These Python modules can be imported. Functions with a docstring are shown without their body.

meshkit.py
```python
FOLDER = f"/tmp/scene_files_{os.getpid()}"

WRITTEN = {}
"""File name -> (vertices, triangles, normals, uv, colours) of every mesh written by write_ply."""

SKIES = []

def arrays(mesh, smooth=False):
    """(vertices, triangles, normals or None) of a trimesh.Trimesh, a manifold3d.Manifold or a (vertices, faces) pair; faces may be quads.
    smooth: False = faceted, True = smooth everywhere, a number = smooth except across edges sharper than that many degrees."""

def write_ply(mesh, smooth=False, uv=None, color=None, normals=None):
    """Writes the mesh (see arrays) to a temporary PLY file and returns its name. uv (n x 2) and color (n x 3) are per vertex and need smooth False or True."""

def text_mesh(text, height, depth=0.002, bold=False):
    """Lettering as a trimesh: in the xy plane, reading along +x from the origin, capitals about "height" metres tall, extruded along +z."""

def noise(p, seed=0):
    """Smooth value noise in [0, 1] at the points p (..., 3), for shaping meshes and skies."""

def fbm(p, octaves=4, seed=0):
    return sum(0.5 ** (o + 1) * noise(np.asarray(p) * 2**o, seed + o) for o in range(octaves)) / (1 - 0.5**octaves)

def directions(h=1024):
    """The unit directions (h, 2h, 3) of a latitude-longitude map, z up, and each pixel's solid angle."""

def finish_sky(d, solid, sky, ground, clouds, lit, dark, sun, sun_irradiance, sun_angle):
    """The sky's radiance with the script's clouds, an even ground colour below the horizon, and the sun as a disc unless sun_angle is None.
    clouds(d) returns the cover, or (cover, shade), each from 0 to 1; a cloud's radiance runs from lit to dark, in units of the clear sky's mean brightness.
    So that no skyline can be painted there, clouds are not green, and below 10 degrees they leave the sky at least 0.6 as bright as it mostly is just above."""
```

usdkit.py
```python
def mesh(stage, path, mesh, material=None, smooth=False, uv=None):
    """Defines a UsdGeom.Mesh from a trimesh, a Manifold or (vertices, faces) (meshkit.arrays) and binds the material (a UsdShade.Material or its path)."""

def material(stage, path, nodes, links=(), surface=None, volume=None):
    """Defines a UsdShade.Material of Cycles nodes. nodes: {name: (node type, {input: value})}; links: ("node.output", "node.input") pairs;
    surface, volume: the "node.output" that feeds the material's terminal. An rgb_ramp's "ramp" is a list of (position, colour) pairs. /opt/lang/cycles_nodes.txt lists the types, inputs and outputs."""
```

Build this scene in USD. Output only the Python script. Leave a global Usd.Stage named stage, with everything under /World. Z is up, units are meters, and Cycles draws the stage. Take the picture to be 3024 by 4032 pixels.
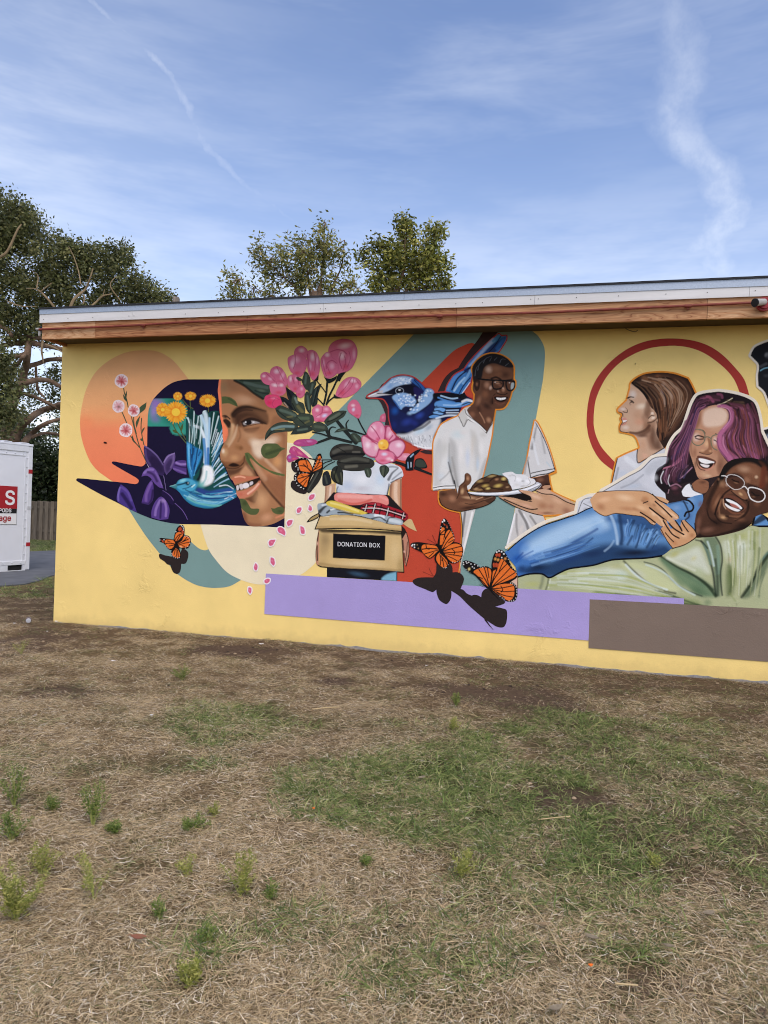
import math, random, numpy as np, trimesh, shapely, usdkit, meshkit
from shapely.geometry import Polygon, LineString, Point, MultiPolygon
from shapely.ops import unary_union
from scipy.spatial import Delaunay
from pxr import Usd, UsdGeom, UsdLux, UsdShade, Gf, Sdf, Vt

stage = Usd.Stage.CreateInMemory()
UsdGeom.SetStageUpAxis(stage, 'Z')
UsdGeom.SetStageMetersPerUnit(stage, 1.0)
UsdGeom.Xform.Define(stage, '/World')
UsdGeom.Scope.Define(stage, '/World/Looks')
LOOKS = '/World/Looks/'
random.seed(7)
RNG = np.random.default_rng(11)

# ---------------------------------------------------------------- camera, sky, sun, exposure
FOC, EYE, ROLL = 2850.0, np.array([0.0, 0.0, 1.5]), 0.033
CR = np.array([math.cos(ROLL), 0, math.sin(ROLL)])
CU = np.array([-math.sin(ROLL), 0, math.cos(ROLL)])
CF = np.array([0.0, 1.0, 0.0])
cam = UsdGeom.Camera.Define(stage, '/World/camera')
cam.AddTransformOp().Set(Gf.Matrix4d(*CR, 0, *CU, 0, *(-CF), 0, *EYE, 1))
cam.CreateFocalLengthAttr(28.5)
cam.CreateHorizontalApertureAttr(30.24)
cam.CreateVerticalApertureAttr(40.32)
cam.CreateExposureAttr(EXPOSURE := 0.66)
SUN_EL, SUN_AZ = math.radians(53), math.radians(160)       # azimuth from +y towards +x: the sun stands behind the camera
SUN = np.array([math.cos(SUN_EL) * math.sin(SUN_AZ), math.cos(SUN_EL) * math.cos(SUN_AZ), math.sin(SUN_EL)])
sun = UsdLux.DistantLight.Define(stage, '/World/sun')
sun.CreateIntensityAttr(0.33)
sun.CreateAngleAttr(48.0)
sun.CreateNormalizeAttr(True)
sun.CreateColorAttr(Gf.Vec3f(1.0, 0.93, 0.83))
sx = np.cross([0, 0, 1.0], SUN); sx /= np.linalg.norm(sx); sy = np.cross(SUN, sx)
sun.AddTransformOp().Set(Gf.Matrix4d(*sx, 0, *sy, 0, *SUN, 0, 0, 0, 30, 1))

def ray(u, v):
    a, b = (u - 1512) / FOC, (2016 - v) / FOC
    return a * CR + b * CU + CF
def azel(u, v):
    d = ray(u, v)
    return math.atan2(d[0], d[1]), math.atan2(d[2], math.hypot(d[0], d[1]))
def trail(pts):
    """a vapour trail as a ramp: elevation -> azimuth (0..1 over -1..1 rad)"""
    q = sorted((e / 0.9, a / 2 + .5) for a, e in (azel(*p) for p in pts))
    return [(float(e), (float(a), float(a), float(a))) for e, a in q]
T1 = trail([(330, -150), (350, 0), (540, 160), (660, 290), (745, 420), (775, 520), (830, 600), (960, 720), (1100, 830), (1200, 900)])
T2 = trail([(2640, -200), (2650, 30), (2690, 180), (2700, 320), (2650, 430), (2660, 510), (2740, 590), (2830, 680), (2870, 800), (2850, 900), (2780, 970), (2810, 1040), (2880, 1150)])
sky_nodes = {
    'tc': ('texture_coordinate', {}),
    'sky': ('sky_texture', dict(sky_type='single_scattering', sun_disc=False, sun_elevation=SUN_EL, sun_rotation=SUN_AZ, altitude=50.0, air_density=1.0, aerosol_density=1.6, ozone_density=3.0)),
    'xyz': ('separate_xyz', {}),
    'az': ('math', dict(math_type='arctan2')),
    'hor': ('vector_math', dict(math_type='multiply', vector2=(1, 1, 0))),
    'hl': ('vector_math', dict(math_type='length')),
    'el': ('math', dict(math_type='arctan2')),
    'az01': ('math', dict(math_type='multiply_add', value2=0.5, value3=0.5)),
    'el01': ('math', dict(math_type='divide', value2=0.9)),
    'ae': ('combine_xyz', dict(z=0.0)),
    # trails
    'r1': ('rgb_ramp', dict(ramp=T1)), 'r2': ('rgb_ramp', dict(ramp=T2)),
    'wob': ('noise_texture', dict(scale=26.0, detail=5.0, roughness=0.62)),
    'wobc': ('math', dict(math_type='multiply_add', value2=0.016, value3=-0.008)),
    'd1': ('math', dict(math_type='subtract')), 'd1w': ('math', dict(math_type='add')), 'd1a': ('math', dict(math_type='absolute')),
    'd2': ('math', dict(math_type='subtract')), 'd2w': ('math', dict(math_type='add')), 'd2a': ('math', dict(math_type='absolute')),
    'm1': ('map_range', dict(range_type='smoothstep', from_min=0.0, from_max=0.0080, to_min=0.28, to_max=0.0, clamp=True)),
    'm2': ('map_range', dict(range_type='smoothstep', from_min=0.0, from_max=0.025, to_min=0.42, to_max=0.0, clamp=True)),
    'f2': ('map_range', dict(range_type='smoothstep', from_min=0.36, from_max=0.62, to_min=1.0, to_max=0.45, clamp=True)), 'm2f': ('math', dict(math_type='multiply')),
    'f1': ('map_range', dict(range_type='smoothstep', from_min=0.28, from_max=0.48, to_min=0.0, to_max=1.0, clamp=True)),
    'puff': ('noise_texture', dict(scale=30.0, detail=6.0, roughness=0.65)),
    'puffr': ('map_range', dict(range_type='smoothstep', from_min=0.25, from_max=0.80, to_min=0.42, to_max=1.0, clamp=True)),
    'm1f': ('math', dict(math_type='multiply')), 'm12': ('math', dict(math_type='maximum')), 'm12p': ('math', dict(math_type='multiply')),
    # cirrus
    'cm': ('mapping', dict(scale=(1.6, 7.5, 1.0), rotation=(0, 0, 0.12))),
    'c1': ('noise_texture', dict(scale=1.7, detail=7.0, roughness=0.58, distortion=0.35)),
    'c1r': ('map_range', dict(range_type='smoothstep', from_min=0.36, from_max=0.85, to_min=0.0, to_max=0.22, clamp=True)),
    'low': ('map_range', dict(range_type='smoothstep', from_min=0.10, from_max=0.52, to_min=0.72, to_max=0.0, clamp=True)),
    'c2': ('noise_texture', dict(scale=2.6, detail=6.0, roughness=0.6)),
    'c2r': ('map_range', dict(range_type='smoothstep', from_min=0.34, from_max=0.68, to_min=0.42, to_max=1.0, clamp=True)),
    'lowm': ('math', dict(math_type='multiply')),
    'veil': ('map_range', dict(range_type='smoothstep', from_min=-0.75, from_max=0.12, to_min=0.5, to_max=0.0, clamp=True)),
    'veilm': ('math', dict(math_type='multiply')), 'veile': ('map_range', dict(range_type='smoothstep', from_min=0.30, from_max=0.75, to_min=1.0, to_max=0.35, clamp=True)), 'veilx': ('math', dict(math_type='multiply')), 'cs0': ('math', dict(math_type='maximum')),
    'cs': ('math', dict(math_type='maximum')), 'cov': ('math', dict(math_type='maximum', use_clamp=True)),
    'tint': ('vector_math', dict(math_type='multiply', vector2=(1.06, 0.985, 1.03))),
    'mix': ('mix', dict(mix_type='mix', color2=(5.6, 5.8, 6.1))),
    'bg': ('background_shader', dict(strength=0.135)),
}
sky_links = [
    ('tc.generated', 'xyz.vector'), ('xyz.x', 'az.value1'), ('xyz.y', 'az.value2'), ('tc.generated', 'hor.vector1'), ('hor.vector', 'hl.vector1'),
    ('xyz.z', 'el.value1'), ('hl.value', 'el.value2'), ('az.value', 'az01.value1'), ('el.value', 'el01.value1'), ('az.value', 'ae.x'), ('el.value', 'ae.y'),
    ('el01.value', 'r1.fac'), ('el01.value', 'r2.fac'), ('ae.vector', 'wob.vector'), ('wob.fac', 'wobc.value1'),
    ('az01.value', 'd1.value1'), ('r1.color', 'd1.value2'), ('d1.value', 'd1w.value1'), ('wobc.value', 'd1w.value2'), ('d1w.value', 'd1a.value1'),
    ('az01.value', 'd2.value1'), ('r2.color', 'd2.value2'), ('d2.value', 'd2w.value1'), ('wobc.value', 'd2w.value2'), ('d2w.value', 'd2a.value1'),
    ('d1a.value', 'm1.value'), ('d2a.value', 'm2.value'), ('el.value', 'f1.value'), ('m1.result', 'm1f.value1'), ('f1.result', 'm1f.value2'),
    ('m1f.value', 'm12.value1'), ('el.value', 'f2.value'), ('m2.result', 'm2f.value1'), ('f2.result', 'm2f.value2'), ('m2f.value', 'm12.value2'), ('ae.vector', 'puff.vector'), ('puff.fac', 'puffr.value'), ('m12.value', 'm12p.value1'), ('puffr.result', 'm12p.value2'),
    ('ae.vector', 'cm.vector'), ('cm.vector', 'c1.vector'), ('c1.fac', 'c1r.value'), ('el.value', 'low.value'), ('cm.vector', 'c2.vector'), ('c2.fac', 'c2r.value'),
    ('low.result', 'lowm.value1'), ('c2r.result', 'lowm.value2'), ('az.value', 'veil.value'), ('el.value', 'veile.value'), ('veil.result', 'veilm.value1'), ('c2r.result', 'veilm.value2'), ('veilm.value', 'veilx.value1'), ('veile.result', 'veilx.value2'), ('c1r.result', 'cs0.value1'), ('veilx.value', 'cs0.value2'), ('cs0.value', 'cs.value1'), ('lowm.value', 'cs.value2'), ('cs.value', 'cov.value1'), ('m12p.value', 'cov.value2'),
    ('cov.value', 'mix.fac'), ('sky.color', 'tint.vector1'), ('tint.vector', 'mix.color1'), ('mix.color', 'bg.color'),
]
sky_mat = usdkit.material(stage, LOOKS + 'sky', sky_nodes, sky_links, surface='bg.background')
dome = UsdLux.DomeLight.Define(stage, '/World/sky')
UsdShade.MaterialBindingAPI.Apply(dome.GetPrim()).Bind(sky_mat)
dome.GetPrim().SetCustomDataByKey('kind', 'structure')

# ---------------------------------------------------------------- helpers
USED = {}
def numbered(parent, name):
    k = (str(parent), name); n = USED.get(k, 0); USED[k] = n + 1
    return name if n == 0 else f'{name}_{n:03d}'
def pth(p): return '/World' if p is None else str(p.GetPath())
def tag(o, label=None, cat=None, group=None, kind=None):
    p = o.GetPrim() if hasattr(o, 'GetPrim') else o
    for k, v in (('label', label), ('category', cat), ('group', group), ('kind', kind)):
        if v: p.SetCustomDataByKey(k, v)
    return p
def thing(name, label, cat, loc=(0, 0, 0), rz=0, group=None, scale=1.0, kind=None):
    x = UsdGeom.Xform.Define(stage, '/World/' + numbered('/World', name))
    x.AddTranslateOp().Set(Gf.Vec3d(*map(float, loc))); x.AddRotateZOp().Set(math.degrees(rz))
    if scale != 1.0: x.AddScaleOp().Set(Gf.Vec3f(scale, scale, scale))
    return tag(x, label, cat, group, kind)
def obj(name, mesh, mat, parent=None, smooth=False, label=None):
    """one Mesh prim under parent, or under /World"""
    if isinstance(mesh, list): mesh = trimesh.util.concatenate(mesh)
    m = usdkit.mesh(stage, pth(parent) + '/' + numbered(pth(parent), name), mesh, LOOKS + mat, smooth)
    if label: tag(m, label)
    return m.GetPrim()
def lin(h):
    if isinstance(h, str):
        h = h.lstrip('#'); c = np.array([int(h[i:i + 2], 16) for i in (0, 2, 4)]) / 255
    else: c = np.asarray(h, float) / 255
    return np.where(c <= 0.04045, c / 12.92, ((c + 0.055) / 1.055) ** 2.4)
def box(x0, x1, y0, y1, z0, z1, bev=0.0):
    if bev:
        import manifold3d as m3
        b = bev
        P = []
        for x in (x0, x1):
            for y in (y0, y1):
                for z in (z0, z1):
                    ex = b if x == x0 else -b; ey = b if y == y0 else -b; ez = b if z == z0 else -b
                    P += [(x + ex, y + ey, z), (x + ex, y, z + ez), (x, y + ey, z + ez)]
        return trimesh.convex.convex_hull(np.array(P))
    b = trimesh.creation.box([x1 - x0, y1 - y0, z1 - z0]); b.apply_translation([(x0 + x1) / 2, (y0 + y1) / 2, (z0 + z1) / 2]); return b
def prism_xz(poly, y0, y1):
    """polygon in (x, z) extruded from y0 to y1"""
    pg = Polygon(poly) if not hasattr(poly, 'exterior') else poly
    m = trimesh.creation.extrude_polygon(pg.buffer(0), y1 - y0, engine='earcut')
    v = m.vertices.copy(); m.vertices = np.stack([v[:, 0], y1 - v[:, 2], v[:, 1]], 1)
    return m
def tube(pts, radii, sides=8, cap=True):
    p = np.asarray(pts, float); n = len(p); r = np.broadcast_to(np.asarray(radii, float), (n,))
    t = np.gradient(p, axis=0); t /= np.linalg.norm(t, axis=1, keepdims=True) + 1e-12
    a = np.cross(t[0], [0, 0, 1.0] if abs(t[0][2]) < .9 else [1.0, 0, 0]); a /= np.linalg.norm(a)
    V = []; ang = np.arange(sides) * 2 * np.pi / sides
    for i in range(n):
        a = a - t[i] * (a @ t[i]); a /= np.linalg.norm(a) + 1e-12; b = np.cross(t[i], a)
        V.append(p[i] + r[i] * (np.cos(ang)[:, None] * a + np.sin(ang)[:, None] * b))
    V = np.vstack(V); F = []
    for i in range(n - 1):
        for j in range(sides):
            k = (j + 1) % sides; A, B, C, D = i * sides + j, i * sides + k, (i + 1) * sides + k, (i + 1) * sides + j
            F += [(A, B, C), (A, C, D)]
    if cap:
        V = np.vstack([V, p[:1], p[-1:]]); c0, c1 = len(V) - 2, len(V) - 1
        for j in range(sides):
            k = (j + 1) % sides; F += [(c0, k, j), (c1, (n - 1) * sides + j, (n - 1) * sides + k)]
    return trimesh.Trimesh(V, np.array(F), process=False)
def catmull(pts, n=6):
    P = np.asarray(pts, float); P = np.vstack([2 * P[0] - P[1], P, 2 * P[-1] - P[-2]]); out = []
    for i in range(1, len(P) - 2):
        for t in np.linspace(0, 1, n, endpoint=False):
            a, b, c, d = P[i - 1], P[i], P[i + 1], P[i + 2]
            out.append(.5 * (2 * b + (c - a) * t + (2 * a - 5 * b + 4 * c - d) * t * t + (3 * b - a - 3 * c + d) * t ** 3))
    out.append(P[-2]); return np.array(out)
def cyl(p0, p1, r, sides=16, r2=None): return tube([p0, p1], [r, r if r2 is None else r2], sides)
def sphere(c, r, sub=2):
    s = trimesh.creation.icosphere(sub, 1.0); s.vertices = s.vertices * np.asarray(r) + np.asarray(c); return s
# ---------------------------------------------------------------- plain materials
def plain(name, col, rough=0.7, noise=None, amt=0.15, metallic=0.0, bump=None, spec=0.3, stretch=None):
    """principled with a noise-varied base colour and optional bump; col linear or hex"""
    c = lin(col) if isinstance(col, str) else np.asarray(col, float)
    n = {'tc': ('texture_coordinate', {}), 'p': ('principled_bsdf', dict(roughness=rough, metallic=metallic, specular_ior_level=spec, base_color=tuple(c)))}
    l = []
    src = 'tc.object'
    if stretch:
        n['mp'] = ('mapping', dict(scale=stretch)); l.append(('tc.object', 'mp.vector')); src = 'mp.vector'
    if noise:
        n['n'] = ('noise_texture', dict(scale=noise, detail=6.0, roughness=0.6))
        n['r'] = ('rgb_ramp', dict(ramp=[(0.25, tuple(c * (1 - amt))), (0.5, tuple(c)), (0.75, tuple(np.minimum(c * (1 + amt), .9)))]))
        l += [(src, 'n.vector'), ('n.fac', 'r.fac'), ('r.color', 'p.base_color')]
    if bump:
        n['bn'] = ('noise_texture', dict(scale=bump[0], detail=5.0, roughness=0.6)); n['b'] = ('bump', dict(strength=bump[1], distance=bump[2]))
        l += [(src, 'bn.vector'), ('bn.fac', 'b.height'), ('b.normal', 'p.normal')]
    return usdkit.material(stage, LOOKS + name, n, l, surface='p.BSDF')
def stucco(name, colour=None):
    """painted stucco: fine sand finish, hairline cracks and lumpy patches as relief. colour None: the mesh's own paint (primvar paint)"""
    n = {'tc': ('texture_coordinate', {}), 'p': ('principled_bsdf', dict(roughness=0.75, specular_ior_level=0.10)),
         'fine': ('noise_texture', dict(scale=95.0, detail=3.0, roughness=0.55)),
         'big': ('noise_texture', dict(scale=5.0, detail=9.0, roughness=0.62, distortion=0.5)),
         'bigr': ('map_range', dict(range_type='smoothstep', from_min=0.52, from_max=0.66, to_min=0.0, to_max=1.0, clamp=True)),
         'patch': ('noise_texture', dict(scale=0.9, detail=3.0)),
         'patchr': ('map_range', dict(range_type='smoothstep', from_min=0.52, from_max=0.72, to_min=0.0, to_max=1.0, clamp=True)),
         'pm': ('math', dict(math_type='multiply')),
         'crk': ('noise_texture', dict(scale=2.3, detail=8.0, roughness=0.6, distortion=0.8)),
         'crkd': ('math', dict(math_type='subtract', value2=0.5)), 'crka': ('math', dict(math_type='absolute')),
         'crkr': ('map_range', dict(range_type='smoothstep', from_min=0.0, from_max=0.004, to_min=0.15, to_max=0.0, clamp=True)),
         'crkm': ('math', dict(math_type='multiply')),
         'a1': ('math', dict(math_type='multiply_add', value2=0.48)), 'a2': ('math', dict(math_type='add')),
         'b': ('bump', dict(strength=0.9, distance=0.0048)),
         'tn': ('noise_texture', dict(scale=1.6, detail=8.0, roughness=0.62)),
         'tr': ('map_range', dict(from_min=0.25, from_max=0.75, to_min=0.90, to_max=1.05)),
         'fn': ('noise_texture', dict(scale=140.0, detail=2.0)),
         'fr': ('map_range', dict(from_min=0.25, from_max=0.75, to_min=0.95, to_max=1.04)),
         'tf': ('math', dict(math_type='multiply')),
         'mul': ('vector_math', dict(math_type='scale'))}
    l = [('tc.object', 'fine.vector'), ('tc.object', 'big.vector'), ('big.fac', 'bigr.value'), ('tc.object', 'patch.vector'), ('patch.fac', 'patchr.value'),
         ('bigr.result', 'pm.value1'), ('patchr.result', 'pm.value2'), ('tc.object', 'crk.vector'), ('crk.fac', 'crkd.value1'), ('crkd.value', 'crka.value1'), ('crka.value', 'crkr.value'),
         ('crkr.result', 'crkm.value1'), ('patchr.result', 'crkm.value2'),
         ('fine.fac', 'a1.value1'), ('pm.value', 'a1.value3'), ('a1.value', 'a2.value1'), ('crkm.value', 'a2.value2'), ('a2.value', 'b.height'), ('b.normal', 'p.normal'),
         ('tc.object', 'tn.vector'), ('tn.fac', 'tr.value'), ('tc.object', 'fn.vector'), ('fn.fac', 'fr.value'), ('tr.result', 'tf.value1'), ('fr.result', 'tf.value2'), ('tf.value', 'mul.scale'), ('mul.vector', 'p.base_color')]
    if colour is None:
        n['at'] = ('attribute', dict(attribute='paint')); l.append(('at.color', 'mul.vector1'))
    else:
        n |= {'sx': ('separate_xyz', {}), 'sn': ('noise_texture', dict(scale=7.0, detail=8.0, roughness=0.7)), 'sa': ('math', dict(math_type='multiply_add', value2=-0.30)),
              'sr': ('map_range', dict(range_type='smoothstep', from_min=-0.15, from_max=0.0, to_min=0.2, to_max=0.0, clamp=True)), 'sm': ('mix', dict(mix_type='mix', color1=tuple(lin(colour)), color2=tuple(lin('#8a7350'))))}
        l += [('tc.object', 'sx.vector'), ('tc.object', 'sn.vector'), ('sn.fac', 'sa.value1'), ('sx.z', 'sa.value3'), ('sa.value', 'sr.value'), ('sr.result', 'sm.fac'), ('sm.color', 'mul.vector1')]
    return usdkit.material(stage, LOOKS + name, n, l, surface='p.BSDF')
stucco('yellow_stucco', '#F0D283'); stucco('mural_paint')
plain('bare_concrete', '#8d8a86', 0.9, 30.0, 0.3, bump=(60.0, 0.5, 0.004))
plain('white_paint', (0.61, 0.60, 0.575), 0.5, 3.0, 0.13, bump=(40.0, 0.15, 0.001), stretch=(0.3, 1, 3))
plain('galvanised_metal', '#9fa9b4', 0.45, 60.0, 0.14, metallic=0.55, spec=0.5)
plain('roof_felt', '#2b2d31', 0.9, 8.0, 0.3)
plain('roof_membrane', '#6d6f72', 0.9, 4.0, 0.2)
plain('soffit_paint', '#4f4128', 0.8, 3.0, 0.2)
plain('red_pipe_paint', '#743427', 0.55, 14.0, 0.35, bump=(50.0, 0.3, 0.002))
plain('lamp_red', '#8c2427', 0.4)
plain('lamp_grey', '#9b9a94', 0.4, 20.0, 0.2)
plain('lamp_black', '#111113', 0.35)
plain('wire_grey', '#57503c', 0.7)
plain('screw_metal', '#5a5550', 0.5)
plain('container_white', (0.66, 0.68, 0.72), 0.45, 2.0, 0.05)
plain('container_steel', (0.62, 0.64, 0.67), 0.5, 6.0, 0.08)
plain('container_dark', '#1a1a1c', 0.8)
plain('sign_red', '#9c1f28', 0.45); plain('sign_black', '#131316', 0.5); plain('sign_white', (0.72, 0.72, 0.72), 0.5); plain('tape_grey', '#b4b6ba', 0.5)
plain('asphalt', (0.10, 0.105, 0.115), 0.9, 3.0, 0.3, bump=(180.0, 0.5, 0.004))
plain('oak_bark', '#6b5746', 0.95, 5.0, 0.45, bump=(14.0, 1.0, 0.04))
plain('twig_bark', '#7f6d52', 0.95, 5.0, 0.3)
plain('post_wood', '#7a7268', 0.95, 30.0, 0.45, stretch=(1, 1, .08), bump=(60.0, 0.8, 0.01))
for i, c in enumerate(['#75695a', '#6a6054', '#80725f', '#5f574c']):
    plain(f'fence_wood_{i}', c, 0.95, 14.0, 0.35, stretch=(1, 1, .12), bump=(60.0, 0.4, 0.004))
RAMPS = {}
def paint_mesh(prim, cols):
    UsdGeom.PrimvarsAPI(prim).CreatePrimvar('paint', Sdf.ValueTypeNames.Color3fArray, 'vertex').Set(Vt.Vec3fArray.FromNumpy(np.asarray(cols, np.float32)))
def pick(name, n, per, seed, gain=None):
    """a colour per leaf or blade, drawn from the named range, repeated for its points"""
    r = np.random.default_rng(seed); t = r.uniform(size=n); st = RAMPS[name]; c = np.stack([np.interp(t, [q[0] for q in st], [q[1][k] for q in st]) for k in range(3)], 1)
    if gain is not None: c = c * gain[:, None]
    return np.repeat(c, per, 0)
def foliage(name, ramp, trans=0.25, rough=.5):
    RAMPS[name] = ramp
    n = {'a': ('attribute', dict(attribute='paint')), 'p': ('principled_bsdf', dict(roughness=rough, specular_ior_level=0.3)), 't': ('translucent_bsdf', {}), 'm': ('mix_closure', dict(fac=trans))}
    return usdkit.material(stage, LOOKS + name, n, [('a.color', 'p.base_color'), ('a.color', 't.color'), ('p.BSDF', 'm.closure1'), ('t.BSDF', 'm.closure2')], surface='m.closure')
foliage('oak_leaf', [(0, (.045, .055, .018)), (.5, (.095, .105, .035)), (.85, (.16, .16, .055)), (1, (.24, .22, .09))])
foliage('olive_leaf', [(0, (.06, .075, .015)), (.45, (.15, .16, .03)), (.8, (.26, .25, .05)), (1, (.38, .34, .10))])
foliage('pale_leaf', [(0, (.06, .07, .018)), (.45, (.15, .155, .04)), (.8, (.25, .23, .07)), (1, (.34, .28, .11))])
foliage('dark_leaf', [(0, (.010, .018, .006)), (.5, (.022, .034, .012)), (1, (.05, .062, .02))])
foliage('bright_leaf', [(0, (.05, .075, .012)), (.5, (.10, .13, .02)), (1, (.2, .22, .04))])
def wood(name, light, mid, dark):
    n = {'tc': ('texture_coordinate', {}), 'mp': ('mapping', dict(scale=(0.22, 1.0, 3.2))),
         'n1': ('noise_texture', dict(scale=3.2, detail=3.0, roughness=0.5, distortion=0.9)),
         'k': ('math', dict(math_type='multiply', value2=22.0)), 'f': ('math', dict(math_type='pingpong', value2=1.0)),
         'r': ('rgb_ramp', dict(ramp=[(0, lin(light)), (.45, lin(mid)), (.8, lin(mid)), (1, lin(dark))])),
         'mp2': ('mapping', dict(scale=(1.0, 4.0, 30.0))), 'n2': ('noise_texture', dict(scale=4.0, detail=4.0)),
         'mr': ('map_range', dict(from_min=.3, from_max=.7, to_min=.82, to_max=1.1)), 'mul': ('vector_math', dict(math_type='scale')),
         'p': ('principled_bsdf', dict(roughness=0.65, specular_ior_level=0.25))}
    l = [('tc.object', 'mp.vector'), ('mp.vector', 'n1.vector'), ('n1.fac', 'k.value1'), ('k.value', 'f.value1'), ('f.value', 'r.fac'), ('tc.object', 'mp2.vector'), ('mp2.vector', 'n2.vector'),
         ('n2.fac', 'mr.value'), ('r.color', 'mul.vector1'), ('mr.result', 'mul.scale'), ('mul.vector', 'p.base_color')]
    return usdkit.material(stage, LOOKS + name, n, l, surface='p.BSDF')
wood('fascia_wood_light', '#cfa67c', '#bf9066', '#98633c')
wood('fascia_wood', '#c29468', '#b08058', '#865434')
wood('fascia_wood_red', '#b78459', '#a36e47', '#7a4829')

# ---------------------------------------------------------------- the building (local frame: x along the wall, y into the building, z up)
YAW, DIST = math.radians(15.2), 7.9
WX = np.array([math.cos(YAW), -math.sin(YAW), 0.0]); WN = np.array([math.sin(YAW), math.cos(YAW), 0.0]); WO = np.array([0, DIST, 0.0])
def on_wall(u, v, off=0.0):
    """where the view line of a point of the photograph meets the wall plane (moved off metres outwards): local x, z"""
    d = ray(u, v); o = WO - WN * off
    t = ((o - EYE) @ WN) / (d @ WN); p = EYE + t * d
    return np.array([(p - WO) @ WX, p[2]])
def on_wall_many(U, off=0.0):
    U = np.asarray(U, float); a, b = (U[:, 0] - 1512) / FOC, (2016 - U[:, 1]) / FOC
    D = a[:, None] * CR + b[:, None] * CU + CF; o = WO - WN * off
    t = ((o - EYE) @ WN) / (D @ WN); P = EYE + t[:, None] * D
    return np.stack([(P - WO) @ WX, P[:, 2]], 1)
def on_ground(u, v, z=0.0):
    d = ray(u, v); t = (z - EYE[2]) / d[2]; return EYE + t * d
def at_depth(u, v, y):
    d = ray(u, v); return EYE + d * (y / d[1])
bld = thing('mural_building', 'low yellow stucco building with a large painted mural under a wooden fascia and flat roof', 'building', WO, -YAW)
XL = on_wall(228, 1900)[0]; XR = on_wall(3024, 2000)[0] + 2.5
ZT = 3.62
wall = obj('wall', box(XL, XR, 0, 0.2, -0.3, ZT), 'yellow_stucco', bld, label='yellow stucco front wall carrying the mural')
obj('side_wall', box(XL, XL + .2, 0.2, 8.0, -0.3, ZT), 'yellow_stucco', bld)
obj('side_wall', box(XR - .2, XR, 0.2, 8.0, -0.3, ZT), 'yellow_stucco', bld)
obj('rear_wall', box(XL + .2, XR - .2, 7.8, 8.0, -0.3, ZT), 'yellow_stucco', bld)
OV = 0.41
def edge(pts, off): return [tuple(on_wall(u, v, off)) for u, v in pts]
def lineat(p, x):
    (x0, z0), (x1, z1) = p[0], p[-1]; return z0 + (z1 - z0) * (x - x0) / (x1 - x0)
L_top = edge([(157, 1218), (3024, 1094)], OV); L_met = edge([(157, 1238), (3024, 1126)], OV); L_wht = edge([(157, 1271.5), (3024, 1165)], OV)
L_wod = edge([(165, 1335.6), (3024, 1248.3)], OV - .02)
x_l = L_top[0][0]; x_w = L_wod[0][0]; x_r = XR + .3
def band(top, bot, xa, xb): return [(xa, lineat(bot, xa)), (xb, lineat(bot, xb)), (xb, lineat(top, xb)), (xa, lineat(top, xa))]
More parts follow.
